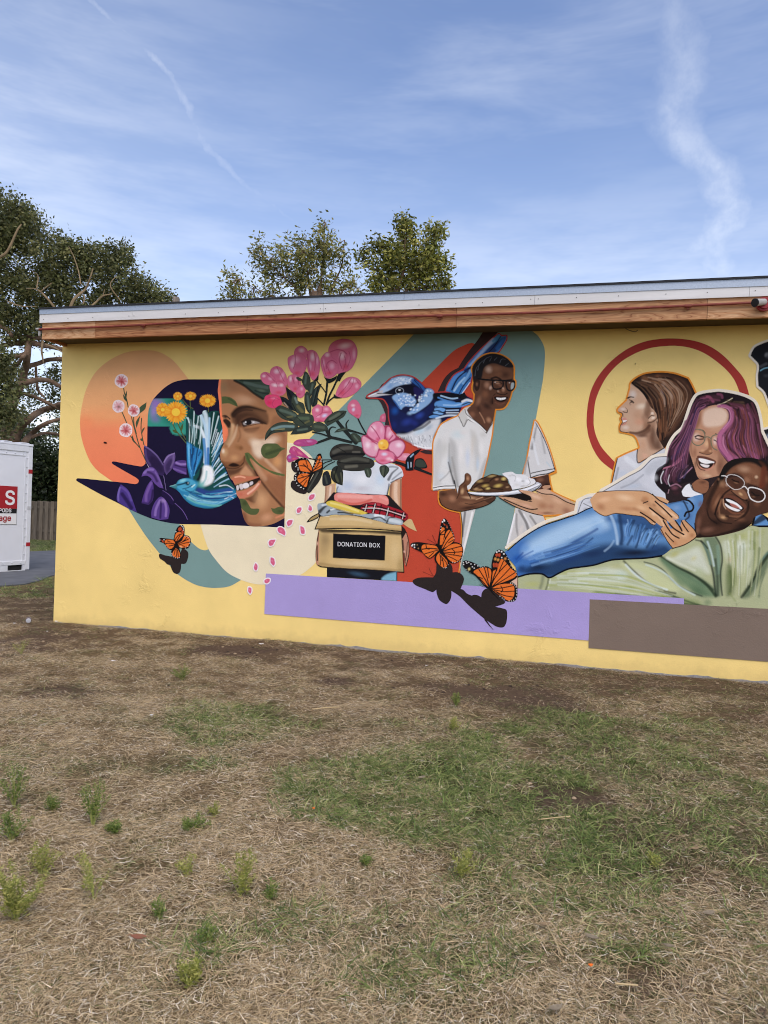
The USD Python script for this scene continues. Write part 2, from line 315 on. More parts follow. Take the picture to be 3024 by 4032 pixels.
# metal drip edge in lengths
for a, b in ((x_l, 0.25), (.252, x_r)):
    obj('drip_edge', prism_xz(band(L_top, L_met, a, b), -OV - .006, -OV + .012), 'galvanised_metal', bld)
obj('roof_felt_edge', prism_xz([(x_l - .01, lineat(L_top, x_l) - .002), (x_r, lineat(L_top, x_r) - .002), (x_r, lineat(L_top, x_r) + .016), (x_l - .01, lineat(L_top, x_l) + .016)], -OV - .018, 8.2), 'roof_felt', bld)
jw = [x_l] + [on_wall(u, 1230, OV)[0] for u in (521, 1274, 2105, 2950)] + [x_r]
for a, b in zip(jw, jw[1:]):
    obj('white_fascia_board', prism_xz(band(L_met, L_wht, a, b - .003), -OV, -OV + .03), 'white_paint', bld)
L_wtop = [(x, z + .004) for x, z in L_wht]
jd = [x_w] + [on_wall(u, 1290, OV)[0] for u in (371, 970, 1795, 2785)] + [x_r]
for i, (a, b) in enumerate(zip(jd, jd[1:])):
    obj('wood_fascia_board', prism_xz(band(L_wtop, L_wod, a, b - .004), -OV + .02, -OV + .062), ['fascia_wood_light', 'fascia_wood_red', 'fascia_wood_red', 'fascia_wood', 'fascia_wood_light'][i], bld)
# roof slab, side fascia and soffit
zr = lambda x: lineat(L_top, x) - .004
obj('roof', prism_xz([(x_l + .01, zr(x_l) - .2), (x_r, zr(x_r) - .2), (x_r, zr(x_r)), (x_l + .01, zr(x_l))], -OV + .08, 8.18), 'roof_membrane', bld)
zs = lineat(L_wod, x_w)
obj('side_fascia_board', box(x_w, x_w + .04, -OV + .064, 8.1, zs, zs + .3), 'fascia_wood_red', bld)
obj('soffit', prism_xz([(x_w + .045, zs + .03), (x_r, lineat(L_wod, x_r) + .03), (x_r, lineat(L_wod, x_r) + .05), (x_w + .045, zs + .05)], -OV + .064, 8.0), 'soffit_paint', bld)
scr = []
for u in (172, 268, 366, 508, 528, 730, 860, 960, 1080, 1262, 1282, 1380, 1505, 1650, 1795, 1900, 2090, 2120, 2270, 2436, 2622, 2785, 2974):
    x, z = on_wall(u, 1250 - (u - 157) * .0382 + (8 if u < 2000 else 2), OV)
    s = cyl((x, -OV - .004, z), (x, -OV + .004, z), .0042, 8); obj('screw', s, 'screw_metal', bld)
# the pipe along the boards, with couplings
pp = [on_wall(u, v, OV + .02) for u, v in ((150, 1296), (500, 1281), (800, 1264), (1300, 1252), (1900, 1236), (2200, 1226), (2600, 1207), (2985, 1189))]
pipe = tube(catmull([(x, -OV - .004, z) for x, z in pp], 5), .0125, 10)
cp = [pipe]
for u, v in ((560, 1279), (1730, 1243), (2710, 1203)):
    x, z = on_wall(u, v, OV + .02); cp.append(tube([(x - .03, -OV - .004, z), (x + .03, -OV - .0045, z - .0005)], .017, 10)); cp.append(box(x - .008, x + .008, -OV - .006, -OV + .01, z - .03, z))
obj('conduit_pipe', cp, 'red_pipe_paint', bld, smooth=40)
def flood(u, v, aim, label):
    x, z = on_wall(u, v, OV + .06)
    f = tag(UsdGeom.Xform.Define(stage, pth(bld) + '/' + numbered(pth(bld), 'flood_light')), label)
    obj('mounting_plate', [cyl((x + .05, -OV + .018, z), (x + .05, -OV - .02, z), .062, 20), cyl((x + .05, -OV - .02, z), (x + .05, -OV - .035, z), .045, 20)], 'lamp_red', f, smooth=40)
    a = np.array(aim, float); a /= np.linalg.norm(a); c = np.array([x, -OV - .075, z])
    obj('lamp_housing', [tube([c - a * .075, c - a * .06, c + a * .03, c + a * .055], [.018, .028, .032, .036], 18), tube([(x + .05, -OV - .03, z), c - a * .05], .012, 8)], 'lamp_grey', f, smooth=40)
    obj('lamp_face', [tube([c + a * .055, c + a * .066], [.0375, .0375], 18), tube([c + a * .066, c + a * .0665], [.028, .026], 18)], 'lamp_black', f, smooth=30)
flood(2990, 1192, (-.75, -.6, -.2), 'grey bullet lamp on a red round plate at the right')
x, z = on_wall(158, 1296, OV)
f = tag(UsdGeom.Xform.Define(stage, pth(bld) + '/' + numbered(pth(bld), 'flood_light')), 'dark lamp at the left roof corner')
obj('junction_box', [box(x - .04, x - .001, -OV + .03, -OV + .11, z - .03, z + .045, .006)], 'lamp_black', f)
obj('lamp_housing', [tube([(x - .055, -OV, z + .002), (x - .012, -OV, z + .002)], .014, 10), tube([(x - .02, -OV + .02, z - .02), (x - .022, -OV + .015, z - .075)], [.018, .014], 10)], 'lamp_grey', f, smooth=40)
w = [on_wall(2200 + a / 2.0133, 1000 + b / 2.0133, .02) for a, b in ((490, 520), (505, 560), (530, 595), (570, 615), (605, 624), (624, 612))]
obj('loose_wire', tube(catmull([(a, -.02 - .01 * i, b) for i, (a, b) in enumerate(w)], 5), .0035, 6), 'wire_grey', bld, smooth=True)
# bare strip of concrete showing at the ragged foot of the paint
gx = np.linspace(XL, XR, 420); gz = 0.010 + .055 * np.clip(meshkit.fbm(np.stack([gx * 5.5, gx * 0, gx * 0], 1), 5, 3) - .42, 0, 1)
obj('bare_footing', prism_xz([(XL + .001, -.25)] + [(a, b) for a, b in zip(gx[1:-1], gz[1:-1] - .012)] + [(XR - .001, -.25)], -.004, .002), 'bare_concrete', bld)

# ---------------------------------------------------------------- storage container on the asphalt
cP = on_ground(115.4, 2246); H = EYE[2] + (cP[1]) * (ray(115.4, 1753.7)[2])
CH = H - 0.0
ca = math.atan2(.889, .457)                                  # its long face runs away from the camera to the right
con = thing('storage_container', 'white storage container with red reflective stripes and a red sign, left of the yellow building', 'container', cP, ca)
# local: +x along the face towards the far right corner (origin), face at y=0 looking to -y
def cb(*a, **k): return box(*a, **k)
LEN = 4.9
obj('body', [box(-LEN, -.09, .012, 2.3, .16, CH - .03)], 'container_white', con)
fr = [box(-.10, 0, 0, .12, .02, CH - .04, .008), box(-LEN, -LEN + .1, 0, .12, .02, CH - .04, .008), box(-LEN + .1, -.1, -.004, .1, CH - .15, CH - .03, .006), box(-LEN + .1, -.1, -.004, .1, .13, .22, .006)]
obj('frame', fr, 'container_steel', con)
obj('roof', [box(-LEN - .005, .004, -.01, 2.31, CH - .03, CH + .02, .01)] + [box(-.3 - i * .4, -.1 - i * .4, -.012, 2.3, CH + .02, CH + .04, .008) for i in range(11)], 'container_white', con)
for x0 in (-.505, -1.8, -3.6):
    obj('fork_pocket', box(x0, x0 + .34, .03, .2, .02, .13), 'container_dark', con)
obj('base_rail', [box(-LEN + .1, -.507, 0, 2.25, .0, .128), box(-.163, -.101, 0, .19, .0, .128), box(-.505, -.101, .2, 2.25, .02, .128), box(-.505, -.165, 0, .2, .0, .019)], 'container_steel', con)
seam = [box(-.18, -.155, .002, .014, .22, CH - .17), box(-LEN + .1, -.18, .002, .014, CH - .24, CH - .22)]
obj('seam_strip', seam, 'container_steel', con)
rv = []
for i in range(12):
    z = .36 + i * .185
    if z < CH - .25: rv.append(sphere((-.135, .006, z), .013, 1))
for i in range(14): rv.append(sphere((-.22 - i * .2, .006, CH - .19), .013, 1)); rv.append(sphere((-.22 - i * .2, -.006, .18), .013, 1))
obj('rivets', rv, 'container_steel', con, smooth=True)
def zc(v): return EYE[2] + cP[1] * ray(110, v)[2]
obj('reflector', box(-.098, -.006, -.004, 0, zc(1865), zc(1849)), 'sign_red', con, label='upper red stripe'); obj('reflector', box(-.098, -.006, -.004, 0, zc(2150), zc(2135)), 'sign_red', con, label='lower red stripe')
obj('grey_tape', box(-.098, -.006, -.004, 0, zc(2007), zc(1993)), 'tape_grey', con)
sg = UsdGeom.Xform.Define(stage, pth(con) + '/sign').GetPrim()
xs = -.335; z0, z1, z2, z3 = zc(2064), zc(2022), zc(2004), zc(1918)
obj('red_panel', box(-1.9, xs, .004, .0118, z2, z3), 'sign_red', sg); obj('black_panel', box(-1.9, xs - .004, .004, .0118, z1, z2 - .002), 'sign_black', sg); obj('white_panel', box(-1.9, xs - .004, .006, .0118, z0, z1 - .002), 'sign_white', sg)
obj('panel_border', [box(-1.9, xs + .004, .0062, .0119, z0 - .008, z0 - .0005), box(xs - .0035, xs + .002, .0062, .0119, z0, z1)], 'sign_black', sg)
def lettering(name, text, h, xr, z, mat, parent, bold=True):
    m = meshkit.text_mesh(text, h, .003, bold); v = m.vertices.copy(); v[:, 0] += xr - v[:, 0].max()
    m.vertices = np.stack([v[:, 0], .0035 - v[:, 2] * .9, v[:, 1] + z], 1); return obj(name, m, mat, parent)
lettering('letter_s', 'S', .285, xs - .055, z2 + .085, 'sign_white', sg)
lettering('lettering', '-PODS', .075, xs - .13, z1 + .022, 'sign_white', sg)
lettering('lettering', 'age', .115, xs - .13, z0 + .075, 'sign_red', sg)
# ---------------------------------------------------------------- ground
def hgt(x, y):
    x = np.asarray(x, float); y = np.asarray(y, float)
    p = np.stack([x * .9, y * .9, x * 0], -1); q = np.stack([x * 4, y * 4, x * 0 + 5], -1)
    near = np.clip((14 - np.hypot(x, y)) / 5, 0, 1)
    return ((meshkit.fbm(p, 3, 4) - .5) * .05 + (meshkit.noise(q, 9) - .5) * .014) * near - .012
def sheet(xs, ys, f):
    X, Y = np.meshgrid(xs, ys); Z = f(X, Y); V = np.stack([X, Y, Z], -1).reshape(-1, 3); n = len(xs); F = []
    i, j = np.meshgrid(np.arange(len(ys) - 1), np.arange(n - 1), indexing='ij'); a = (i * n + j).ravel()
    return trimesh.Trimesh(V, np.vstack([np.stack([a, a + 1, a + n + 1], 1), np.stack([a, a + n + 1, a + n], 1)]), process=False)
def gw(u, v, ru, rv):
    """an oval on the lawn from its middle and half sizes in the photograph: x, y, rx, ry in metres"""
    c = on_ground(u, v); a = on_ground(u, v - rv); b = on_ground(u, v + rv)
    return c[0], c[1], ru / FOC * c[1], (a[1] - b[1]) / 2
GREEN = [(*gw(*e[:4]), e[4]) for e in ((1750, 3080, 640, 230, 1.15), (900, 2850, 340, 130, .85), (2500, 2930, 480, 150, .7), (2350, 3290, 520, 170, .75), (2750, 3130, 420, 300, .6), (2250, 2860, 330, 80, .8),
         (150, 3000, 300, 80, .4), (2450, 3640, 480, 170, .5), (700, 3230, 240, 90, .3), (1200, 3650, 500, 170, .45), (2650, 2880, 420, 110, .5), (780, 3800, 200, 130, .7), (1500, 2830, 500, 60, .3), (1750, 3700, 600, 220, .55), (2150, 3500, 500, 120, .6), (2900, 3640, 200, 120, .6))]
BARE = [(*gw(*e[:4]), e[4]) for e in ((2250, 3130, 190, 55, .9), (2650, 3330, 420, 130, .4), (1330, 2680, 90, 28, 1.0), (1900, 2730, 260, 45, .8), (2150, 2765, 220, 45, .9), (100, 2520, 220, 60, .9), (230, 2720, 160, 30, .8), (900, 2560, 170, 25, 1.0), (2900, 3400, 260, 260, .3), (2500, 3850, 400, 140, .35), (2900, 2790, 200, 60, .4))]
def ovals(lst, x, y, edge=.45):
    out = np.zeros(np.shape(x))
    n = (meshkit.fbm(np.stack([x * 2.2, y * 2.2, x * 0], -1), 4, 21) - .5) * 1.7
    for cx, cy, rx, ry, k in lst:
        d = np.sqrt(((x - cx) / rx) ** 2 + ((y - cy) / ry) ** 2) + n
        out = np.maximum(out, k * np.clip((1.15 - d) / edge, 0, 1))
    return out
def wall_gap(x, y):                                            # metres in front of the wall
    return -((x - WO[0]) * WN[0] + (y - WO[1]) * WN[1])
def bare_at(x, y):
    g = wall_gap(x, y); n = meshkit.fbm(np.stack([x * 1.6, y * 1.6, x * 0 + 3], -1), 4, 31)
    foot = np.clip((1.15 + (n - .5) * 2.2 - g) / .5, 0, 1) * .55 * (x > -6)
    return np.maximum(foot, ovals(BARE, x, y))
# the lawn sheet carries its soil and thatch colours
gxs = np.unique(np.concatenate([np.linspace(-150, -9, 40), np.arange(-9, 7.5, .05), np.linspace(7.5, 150, 40)]))
gys = np.unique(np.concatenate([np.linspace(-60, .6, 30), np.arange(.6, 13, .05), np.linspace(13, 220, 60)]))
g = sheet(gxs, gys, hgt)
gx_, gy_ = g.vertices[:, 0], g.vertices[:, 1]
ba, gr = bare_at(gx_, gy_)[:, None], ovals(GREEN, gx_, gy_)[:, None]
straw, soil, moss = lin('#6b593f'), lin('#57473a'), lin('#4f4c30')
far = np.clip((gy_ - 12) / 4, 0, 1)[:, None]
gc = straw * (1 - gr) + moss * gr; gc = gc * (1 - ba) + soil * ba; gc = gc * (1 - far) + lin('#77744a') * far
n = {'at': ('attribute', dict(attribute='paint')), 'g': ('geometry', {}), 'n': ('noise_texture', dict(scale=28.0, detail=8.0, roughness=0.72)),
     'r': ('map_range', dict(from_min=.3, from_max=.72, to_min=.5, to_max=1.35)), 'm': ('vector_math', dict(math_type='scale')), 'p': ('principled_bsdf', dict(roughness=.95, specular_ior_level=.1)),
     'b': ('bump', dict(strength=.9, distance=.02))}
usdkit.material(stage, LOOKS + 'soil', n, [('g.position', 'n.vector'), ('n.fac', 'r.value'), ('at.color', 'm.vector1'), ('r.result', 'm.scale'), ('m.vector', 'p.base_color'), ('n.fac', 'b.height'), ('b.normal', 'p.normal')], surface='p.BSDF')
lawn = obj('ground', g, 'soil', smooth=True); paint_mesh(lawn, gc); tag(lawn, kind='structure')
road_px = [(-700, 2345), (0, 2308), (100, 2300), (165, 2284), (200, 2268), (260, 2255), (700, 2225), (900, 2150), (216, 2168), (118, 2172), (0, 2175), (-900, 2190)]
road = Polygon([tuple(on_ground(u, v)[:2]) for u, v in road_px]).buffer(0)
rm = trimesh.creation.extrude_polygon(road, .03, engine='earcut'); rm.apply_translation([0, 0, -.022])
tag(obj('driveway', rm, 'asphalt'), kind='structure')

# ---------------------------------------------------------------- grass
def blade_mesh(n, rad, ln, wd, lift, bend, seed, flat=False):
    r = np.random.default_rng(seed); V = []; F = []
    for k in range(n):
        a = r.uniform(0, 2 * np.pi); rr = rad * math.sqrt(r.uniform()); x, y = rr * math.cos(a), rr * math.sin(a)
        L = r.uniform(*ln); w = r.uniform(*wd) / 2; th = r.uniform(0, 2 * np.pi); up = r.uniform(*lift); z0 = r.uniform(0, .012) if flat else -.004
        d = np.array([math.cos(th), math.sin(th)]); s = np.array([-d[1], d[0]]); P = []; nseg = 3
        px = np.array([x, y]); z = z0; cur = r.normal(0, bend)
        for q in range(nseg + 1):
            t = q / nseg; P.append((px[0], px[1], z, w * (1 - .85 * t ** 2)))
            e = up - (bend * 1.3 * t if not flat else up * 1.4 * t); px = px + d * math.cos(e) * L / nseg; z = max(z + math.sin(e) * L / nseg, .001)
            c, s_ = math.cos(cur / nseg), math.sin(cur / nseg); d = np.array([d[0] * c - d[1] * s_, d[0] * s_ + d[1] * c])
        s = np.array([-d[1], d[0]]); b = len(V); tw = r.uniform(-.5, .5)
        for X, Y, Z, W in P:
            V += [(X + s[0] * W, Y + s[1] * W, Z + tw * W), (X - s[0] * W, Y - s[1] * W, Z - tw * W)]
        for q in range(nseg): i = b + 2 * q; F += [(i, i + 1, i + 3), (i, i + 3, i + 2)]
    return np.array(V), np.array(F)
grass_mat = lambda name, ramp, rough=.6, tr=.15: foliage(name, ramp, tr, rough)
grass_mat('straw', [(0, lin('#544430')), (.24, lin('#9a835e')), (.56, lin('#c8ae82')), (.83, lin('#e4cfa6')), (1, lin('#fff9e8'))])
grass_mat('brown_straw', [(0, lin('#33281f')), (.4, lin('#63503e')), (.75, lin('#8c7359')), (.93, lin('#b49a7a')), (1, lin('#e6d6b8'))])
grass_mat('green_blade', [(0, lin('#3b491f')), (.35, lin('#5f7136')), (.7, lin('#7f8d4b')), (.9, lin('#a2a565')), (1, lin('#d6c79c'))], .5, .2)
grass_mat('olive_blade', [(0, lin('#373c21')), (.4, lin('#585e36')), (.7, lin('#7a784a')), (1, lin('#b4a679'))], .55, .15)
def instancer(name, protos, mat, pos, idx, yaw, scl, label, cat):
    pi = UsdGeom.PointInstancer.Define(stage, '/World/' + name); ps = []
    for k, m in enumerate(protos):
        p = usdkit.mesh(stage, f'/World/{name}/tuft_{k:03d}', m, LOOKS + mat[k]); ps.append(p.GetPath()); paint_mesh(p, pick(mat[k], len(m[0]) // 8, 8, 900 + k))
    pi.CreatePrototypesRel().SetTargets(ps)
    pi.CreateProtoIndicesAttr(Vt.IntArray.FromNumpy(idx.astype(np.int32))); pi.CreatePositionsAttr(Vt.Vec3fArray.FromNumpy(pos.astype(np.float32)))
    q = np.stack([np.cos(yaw / 2), np.zeros_like(yaw), np.zeros_like(yaw), np.sin(yaw / 2)], 1)
    pi.CreateOrientationsAttr(Vt.QuathArray([Gf.Quath(float(a), float(b), float(c), float(d)) for a, b, c, d in q]))
    pi.CreateScalesAttr(Vt.Vec3fArray.FromNumpy(np.stack([scl] * 3, 1).astype(np.float32)))
    tag(pi, label, cat, kind='stuff')
def scatter(n, r, y0=1.6, y1=11.5):
    """points over the lawn in view, a margin to each side, denser towards the camera"""
    y = y0 * (y1 / y0) ** r.uniform(size=n) if False else y0 + (y1 - y0) * r.uniform(size=n) ** 1.25
    x = r.uniform(-1, 1, n) * (.62 * y + .5)
    k = (wall_gap(x, y) > .015) | ((x - WO[0]) * WX[0] + (y - WO[1]) * WX[1] < XL - .03)
    k &= ~shapely.contains_xy(road, x, y)
    return x[k], y[k]
r = np.random.default_rng(5)
straws = [blade_mesh(72, .10, (.02, .07), (.0011, .0024), (-.05, .45), 1.3, 100 + i, True) for i in range(4)] + [blade_mesh(72, .10, (.012, .045), (.0012, .0026), (-.05, .5), 1.3, 110 + i, True) for i in range(3)]
straws.append(blade_mesh(7, .16, (.10, .24), (.0014, .0026), (.0, .35), .9, 120, True))
smats = ['straw'] * 4 + ['brown_straw'] * 3 + ['straw']
x, y = scatter(15000, r); b, gq = bare_at(x, y), ovals(GREEN, x, y)
n_ = meshkit.fbm(np.stack([x * .8, y * .8, x * 0 + 8], -1), 3, 41); east = np.clip((x - .15 * y + .3) / 1.6, 0, 1)
patch = np.clip(meshkit.fbm(np.stack([x * 2.6, y * 2.6, x * 0 + 14], -1), 4, 61) - .5, 0, 1) * 1.6
keep = r.uniform(size=len(x)) > b * .62 + patch * .7 + gq * .3
brown = r.uniform(size=len(x)) < np.clip(b * .75 + east * .6 + (n_ - .5) * 1.5 + .06, .03, .95)
x, y, brown = x[keep], y[keep], brown[keep]
idx = np.where(r.uniform(size=len(x)) < .07, 7, np.where(brown, r.integers(4, 7, len(x)), r.integers(0, 4, len(x))))
instancer('dry_grass', straws, smats, np.stack([x, y, hgt(x, y) + .002], 1), idx, r.uniform(0, 6.28, len(x)), r.uniform(.7, 1.25, len(x)), 'dry straw coloured grass and thatch covering the lawn in front of the wall', 'dry grass')
greens = [blade_mesh(30, .07, (.045, .125), (.003, .0055), (.2, 1.0), .8, 200 + i) for i in range(4)] + [blade_mesh(44, .09, (.02, .06), (.0016, .003), (.1, .8), .7, 210 + i) for i in range(4)]
gm = ['green_blade'] * 4 + ['green_blade', 'olive_blade', 'olive_blade', 'olive_blade']
x, y = scatter(21000, r); b, gq = bare_at(x, y), ovals(GREEN, x, y)
n_ = meshkit.fbm(np.stack([x * 3, y * 3, x * 0 + 2], -1), 4, 51); pp_ = np.clip(gq * .95 + np.clip(n_ - .5, 0, 1) * 1.3 + .10 + .26 * np.clip((x - .15 * y + .9) / 1.6, 0, 1), 0, 1) * (1 - .7 * b)
keep = r.uniform(size=len(x)) < pp_
x, y, gq = x[keep], y[keep], gq[keep]
big = r.uniform(size=len(x)) < np.clip(gq * 1.05 - .3, 0, .75)
idx = np.where(big, r.integers(0, 4, len(x)), r.integers(4, 8, len(x)))
instancer('green_grass', greens, gm, np.stack([x, y, hgt(x, y)], 1), idx, r.uniform(0, 6.28, len(x)), r.uniform(.65, 1.2, len(x)), 'patches of short green grass growing through the dry lawn', 'grass')
q = r.uniform(XL - .05, XR, 620); dn = .012 + .16 * r.uniform(size=620) ** 2; k = meshkit.fbm(np.stack([q * 1.3, q * 0, q * 0], 1), 4, 71) > .43; q, dn = q[k], dn[k]
x = WO[0] + WX[0] * q - WN[0] * dn; y = WO[1] + WX[1] * q - WN[1] * dn
instancer('wall_foot_grass', [straws[4], straws[0], greens[5], greens[6]], ['brown_straw', 'straw', 'olive_blade', 'olive_blade'], np.stack([x, y, hgt(x, y) + .006], 1), r.choice(4, len(x), p=[.4, .35, .15, .1]), r.uniform(0, 6.28, len(x)), r.uniform(.5, 1.0, len(x)), 'dry grass and dead stalks gathered along the foot of the wall', 'dry grass')
# crumbs of soil, bark and dead bits on the bare places
cr = []
for k in range(4):
    m = trimesh.creation.icosphere(1, 1.0); v = m.vertices; m.vertices = v * (.55 + .9 * meshkit.noise(v * 1.7 + k * 5, k)[:, None]) * [.013, .010, .006]; cr.append(m)
RAMPS['crumb'] = [(0, lin('#2e251e')), (.5, lin('#5d4c3c')), (.85, lin('#85715a')), (1, lin('#b5a184'))]
plain('crumb_0', '#3a2f26', .95); plain('crumb_1', '#5d4c3c', .95); plain('crumb_2', '#7d6a54', .95); plain('crumb_3', '#a08c70', .95)
x, y = scatter(9000, r, 2.0, 10.5); bq = bare_at(x, y); k = r.uniform(size=len(x)) < bq * .5 + .03; x, y = x[k], y[k]
pi = UsdGeom.PointInstancer.Define(stage, '/World/soil_crumbs'); ps = [usdkit.mesh(stage, f'/World/soil_crumbs/crumb_{q:03d}', m, LOOKS + f'crumb_{q}').GetPath() for q, m in enumerate(cr)]
pi.CreatePrototypesRel().SetTargets(ps); pi.CreateProtoIndicesAttr(Vt.IntArray.FromNumpy(r.integers(0, 4, len(x)).astype(np.int32)))
pi.CreatePositionsAttr(Vt.Vec3fArray.FromNumpy(np.stack([x, y, hgt(x, y) + .003], 1).astype(np.float32))); ya = r.uniform(0, 6.28, len(x))
pi.CreateOrientationsAttr(Vt.QuathArray([Gf.Quath(float(math.cos(q / 2)), 0, 0, float(math.sin(q / 2))) for q in ya])); sc_ = r.uniform(.3, 1.3, len(x)) ** 1.6
pi.CreateScalesAttr(Vt.Vec3fArray.FromNumpy(np.stack([sc_] * 3, 1).astype(np.float32))); tag(pi, 'small crumbs of soil and bark on the bare ground near the wall', 'soil', kind='stuff')
# grass verge beyond the driveway and along its near edge
x = np.concatenate([r.uniform(-22, -3, 2600), r.uniform(-9.5, -4.0, 420)]); y = np.concatenate([r.uniform(21.5, 27.6, 2600), r.uniform(11.0, 14.6, 420)])
k = ~shapely.contains_xy(road, x, y) & ((wall_gap(x, y) > .02) | ((x - WO[0]) * WX[0] + (y - WO[1]) * WX[1] < XL - .05)); x, y = x[k], y[k]
instancer('verge_grass', greens[:2] + greens[5:7], ['green_blade', 'green_blade', 'olive_blade', 'olive_blade'], np.stack([x, y, hgt(x, y)], 1), r.integers(0, 4, len(x)), r.uniform(0, 6.28, len(x)), r.uniform(1.0, 2.0, len(x)), 'rough green grass along the edges of the grey driveway', 'grass')

# ---------------------------------------------------------------- weeds, leaves, litter
grass_mat('weed_yellow', [(0, lin('#6d7830')), (.5, lin('#8f9242')), (1, lin('#bdb76c'))], .5, .3)
grass_mat('weed_green', [(0, lin('#4a6028')), (.5, lin('#667a36')), (1, lin('#8d964c'))], .5, .3)
plain('weed_stem', '#8f9450', .7)
def weed(u, v, hpx, wpx, mat, label, seed, dens=1.0, group=None):
    c = on_ground(u, v); s = c[1] / FOC; H, W = hpx * s * 1.2, wpx * s / 1.8; rr = np.random.default_rng(seed)
    t = thing('weed_plant', label, 'weed', (c[0], c[1], float(hgt(c[0], c[1]))), 0, group)
    st = []; V = []; F = []
    for k in range(int(4 + 5 * dens)):
        a = rr.uniform(0, 6.28); sp = W * rr.uniform(.3, 1.1); h = H * rr.uniform(.55, 1.0) * (1 - .25 * sp / W)
        P = catmull([(0, 0, -.01), (sp * .25 * math.cos(a), sp * .25 * math.sin(a), h * .35), (sp * .7 * math.cos(a), sp * .7 * math.sin(a), h * .72), (sp * math.cos(a + .2), sp * math.sin(a + .2), h)], 5)
        st.append(tube(P, np.linspace(.0022, .0008, len(P)), 4, False))
        for i in range(int(46 * dens) + 16):
            q = rr.uniform(.22, 1) ** .8; p = P[min(int(q * len(P)), len(P) - 1)] + rr.normal(0, .0035 + .010 * (1.1 - q), 3)
            L = rr.uniform(.008, .02) * (1.35 - q * .6); b = rr.uniform(0, 6.28); el = rr.uniform(-.2, 1.0); d = np.array([math.cos(b) * math.cos(el), math.sin(b) * math.cos(el), math.sin(el)]); sd = np.array([-d[1], d[0], rr.uniform(-.3, .3)]) * rr.uniform(.16, .3)
            n0 = len(V); V += [p, p + d * L * .5 + sd * L, p + d * L, p + d * L * .5 - sd * L]; F += [(n0, n0 + 1, n0 + 2), (n0, n0 + 2, n0 + 3)]
    obj('stems', st, 'weed_stem', t); paint_mesh(obj('leaves', trimesh.Trimesh(np.array(V), np.array(F), process=False), mat, t), pick(mat, len(V) // 4, 4, seed))
Y_, G_ = 'weed_yellow', 'weed_green'
for i, w_ in enumerate([
    (55, 3175, 175, 120, G_, 'upright green weed at the left edge of the lawn, rearmost of the tall ones there', 1.3),
    (45, 3310, 130, 130, G_, 'light green bushy weed at the left edge, just in front of a taller green weed', 1.2),
    (60, 3625, 215, 230, Y_, 'largest yellow green weed, spreading in from the left edge of the lawn', 2.2),
    (365, 3258, 170, 150, G_, 'tall loose light green weed leaning right, left part of the lawn', 1.4),
    (205, 3195, 70, 45, G_, 'narrow dark green weed between two tall green weeds on the left', .8),
    (372, 3535, 190, 180, Y_, 'sparse pale yellow seeding weed on a bare bent stalk', .7),
    (160, 3450, 140, 160, Y_, 'dull yellow green weed behind the largest weed at the left edge', 1.0),
    (455, 3285, 45, 65, G_, 'small bright green weed cluster right of the tall loose weed', .9),
    (755, 3262, 60, 150, G_, 'low wide green weed patch left of the big green grass patch', 1.1),
    (848, 3210, 55, 50, Y_, 'small yellow weed sprig beside a low wide green weed', .5),
    (945, 3520, 180, 130, Y_, 'tall yellow flowering weed in the middle of the lawn, left of centre', 1.2),
    (735, 3450, 95, 70, Y_, 'thin yellow weed left of the tall yellow flowering weed', .5),
    (625, 3625, 90, 50, G_, 'thin single green weed sprig in the pale straw', .4),
    (745, 3905, 125, 95, Y_, 'yellow green weed near the bottom edge of the picture beside broad green blades', 1.0),
    (815, 3725, 85, 70, G_, 'sparse green weed above broad green blades near the bottom', .5),
    (1795, 2778, 55, 50, G_, 'bright green weed on bare soil beyond the green grass patch', 1.0),
    (1778, 2877, 50, 80, Y_, 'low yellowish weed at the far edge of the green grass patch', .9),
    (1815, 3445, 110, 120, Y_, 'yellow tipped weed at the near right of the green grass patch', 1.0),
    (1065, 3530, 75, 45, G_, 'thin dark green weed in front of the left end of the green grass patch', .4),
    (1440, 3398, 45, 40, G_, 'tiny green weed in dry straw near the middle of the lawn', .5),
    (718, 2668, 65, 75, G_, 'compact bushy green weed in front of the yellow wall', 1.4),
    (84, 2578, 60, 70, Y_, 'feathery weed on bare soil near the left corner of the wall', .6),
    (2575, 3400, 65, 40, Y_, 'faint thin yellow weed on the brown soil at the right', .4)]):
    weed(*w_[:6], seed=300 + i, dens=w_[6])
plain('leaf_brown', '#8c7657', .8, 60.0, .35); plain('leaf_red', '#8d5a43', .7, 40.0, .25); plain('leaf_grey', '#857862', .8, 60.0, .35)
def leaf(u, v, L, ang, mat, label, curl=.25):
    c = on_ground(u, v); n = 9; t = np.linspace(0, 1, n); w = L * .24 * np.sin(np.pi * np.clip(t * .96 + .03, 0, 1)) ** .8
    V = []; F = []
    for i in range(n):
        x = (t[i] - .5) * L; z = .006 + curl * L * (t[i] - .5) ** 2 * 1.4
        V += [(x, -w[i], z + curl * w[i] * .8), (x, 0, z), (x, w[i], z + curl * w[i] * .8)]
    for i in range(n - 1):
        for j in (0, 1): a = 3 * i + j; F += [(a, a + 1, a + 4), (a, a + 4, a + 3)]
    m = trimesh.Trimesh(np.array(V), np.array(F), process=False)
    m2 = m.copy(); m2.vertices = m2.vertices - [0, 0, .0012]; m2.invert()
    t_ = thing('dry_leaf', label, 'leaf', (c[0], c[1], float(hgt(c[0], c[1])) + .03), ang); obj('blade', [m, m2], mat, t_, True); obj('stalk', tube([(-L * .5, 0, .012), (-L * .72, L * .04, .008)], .0012, 5), mat, t_)
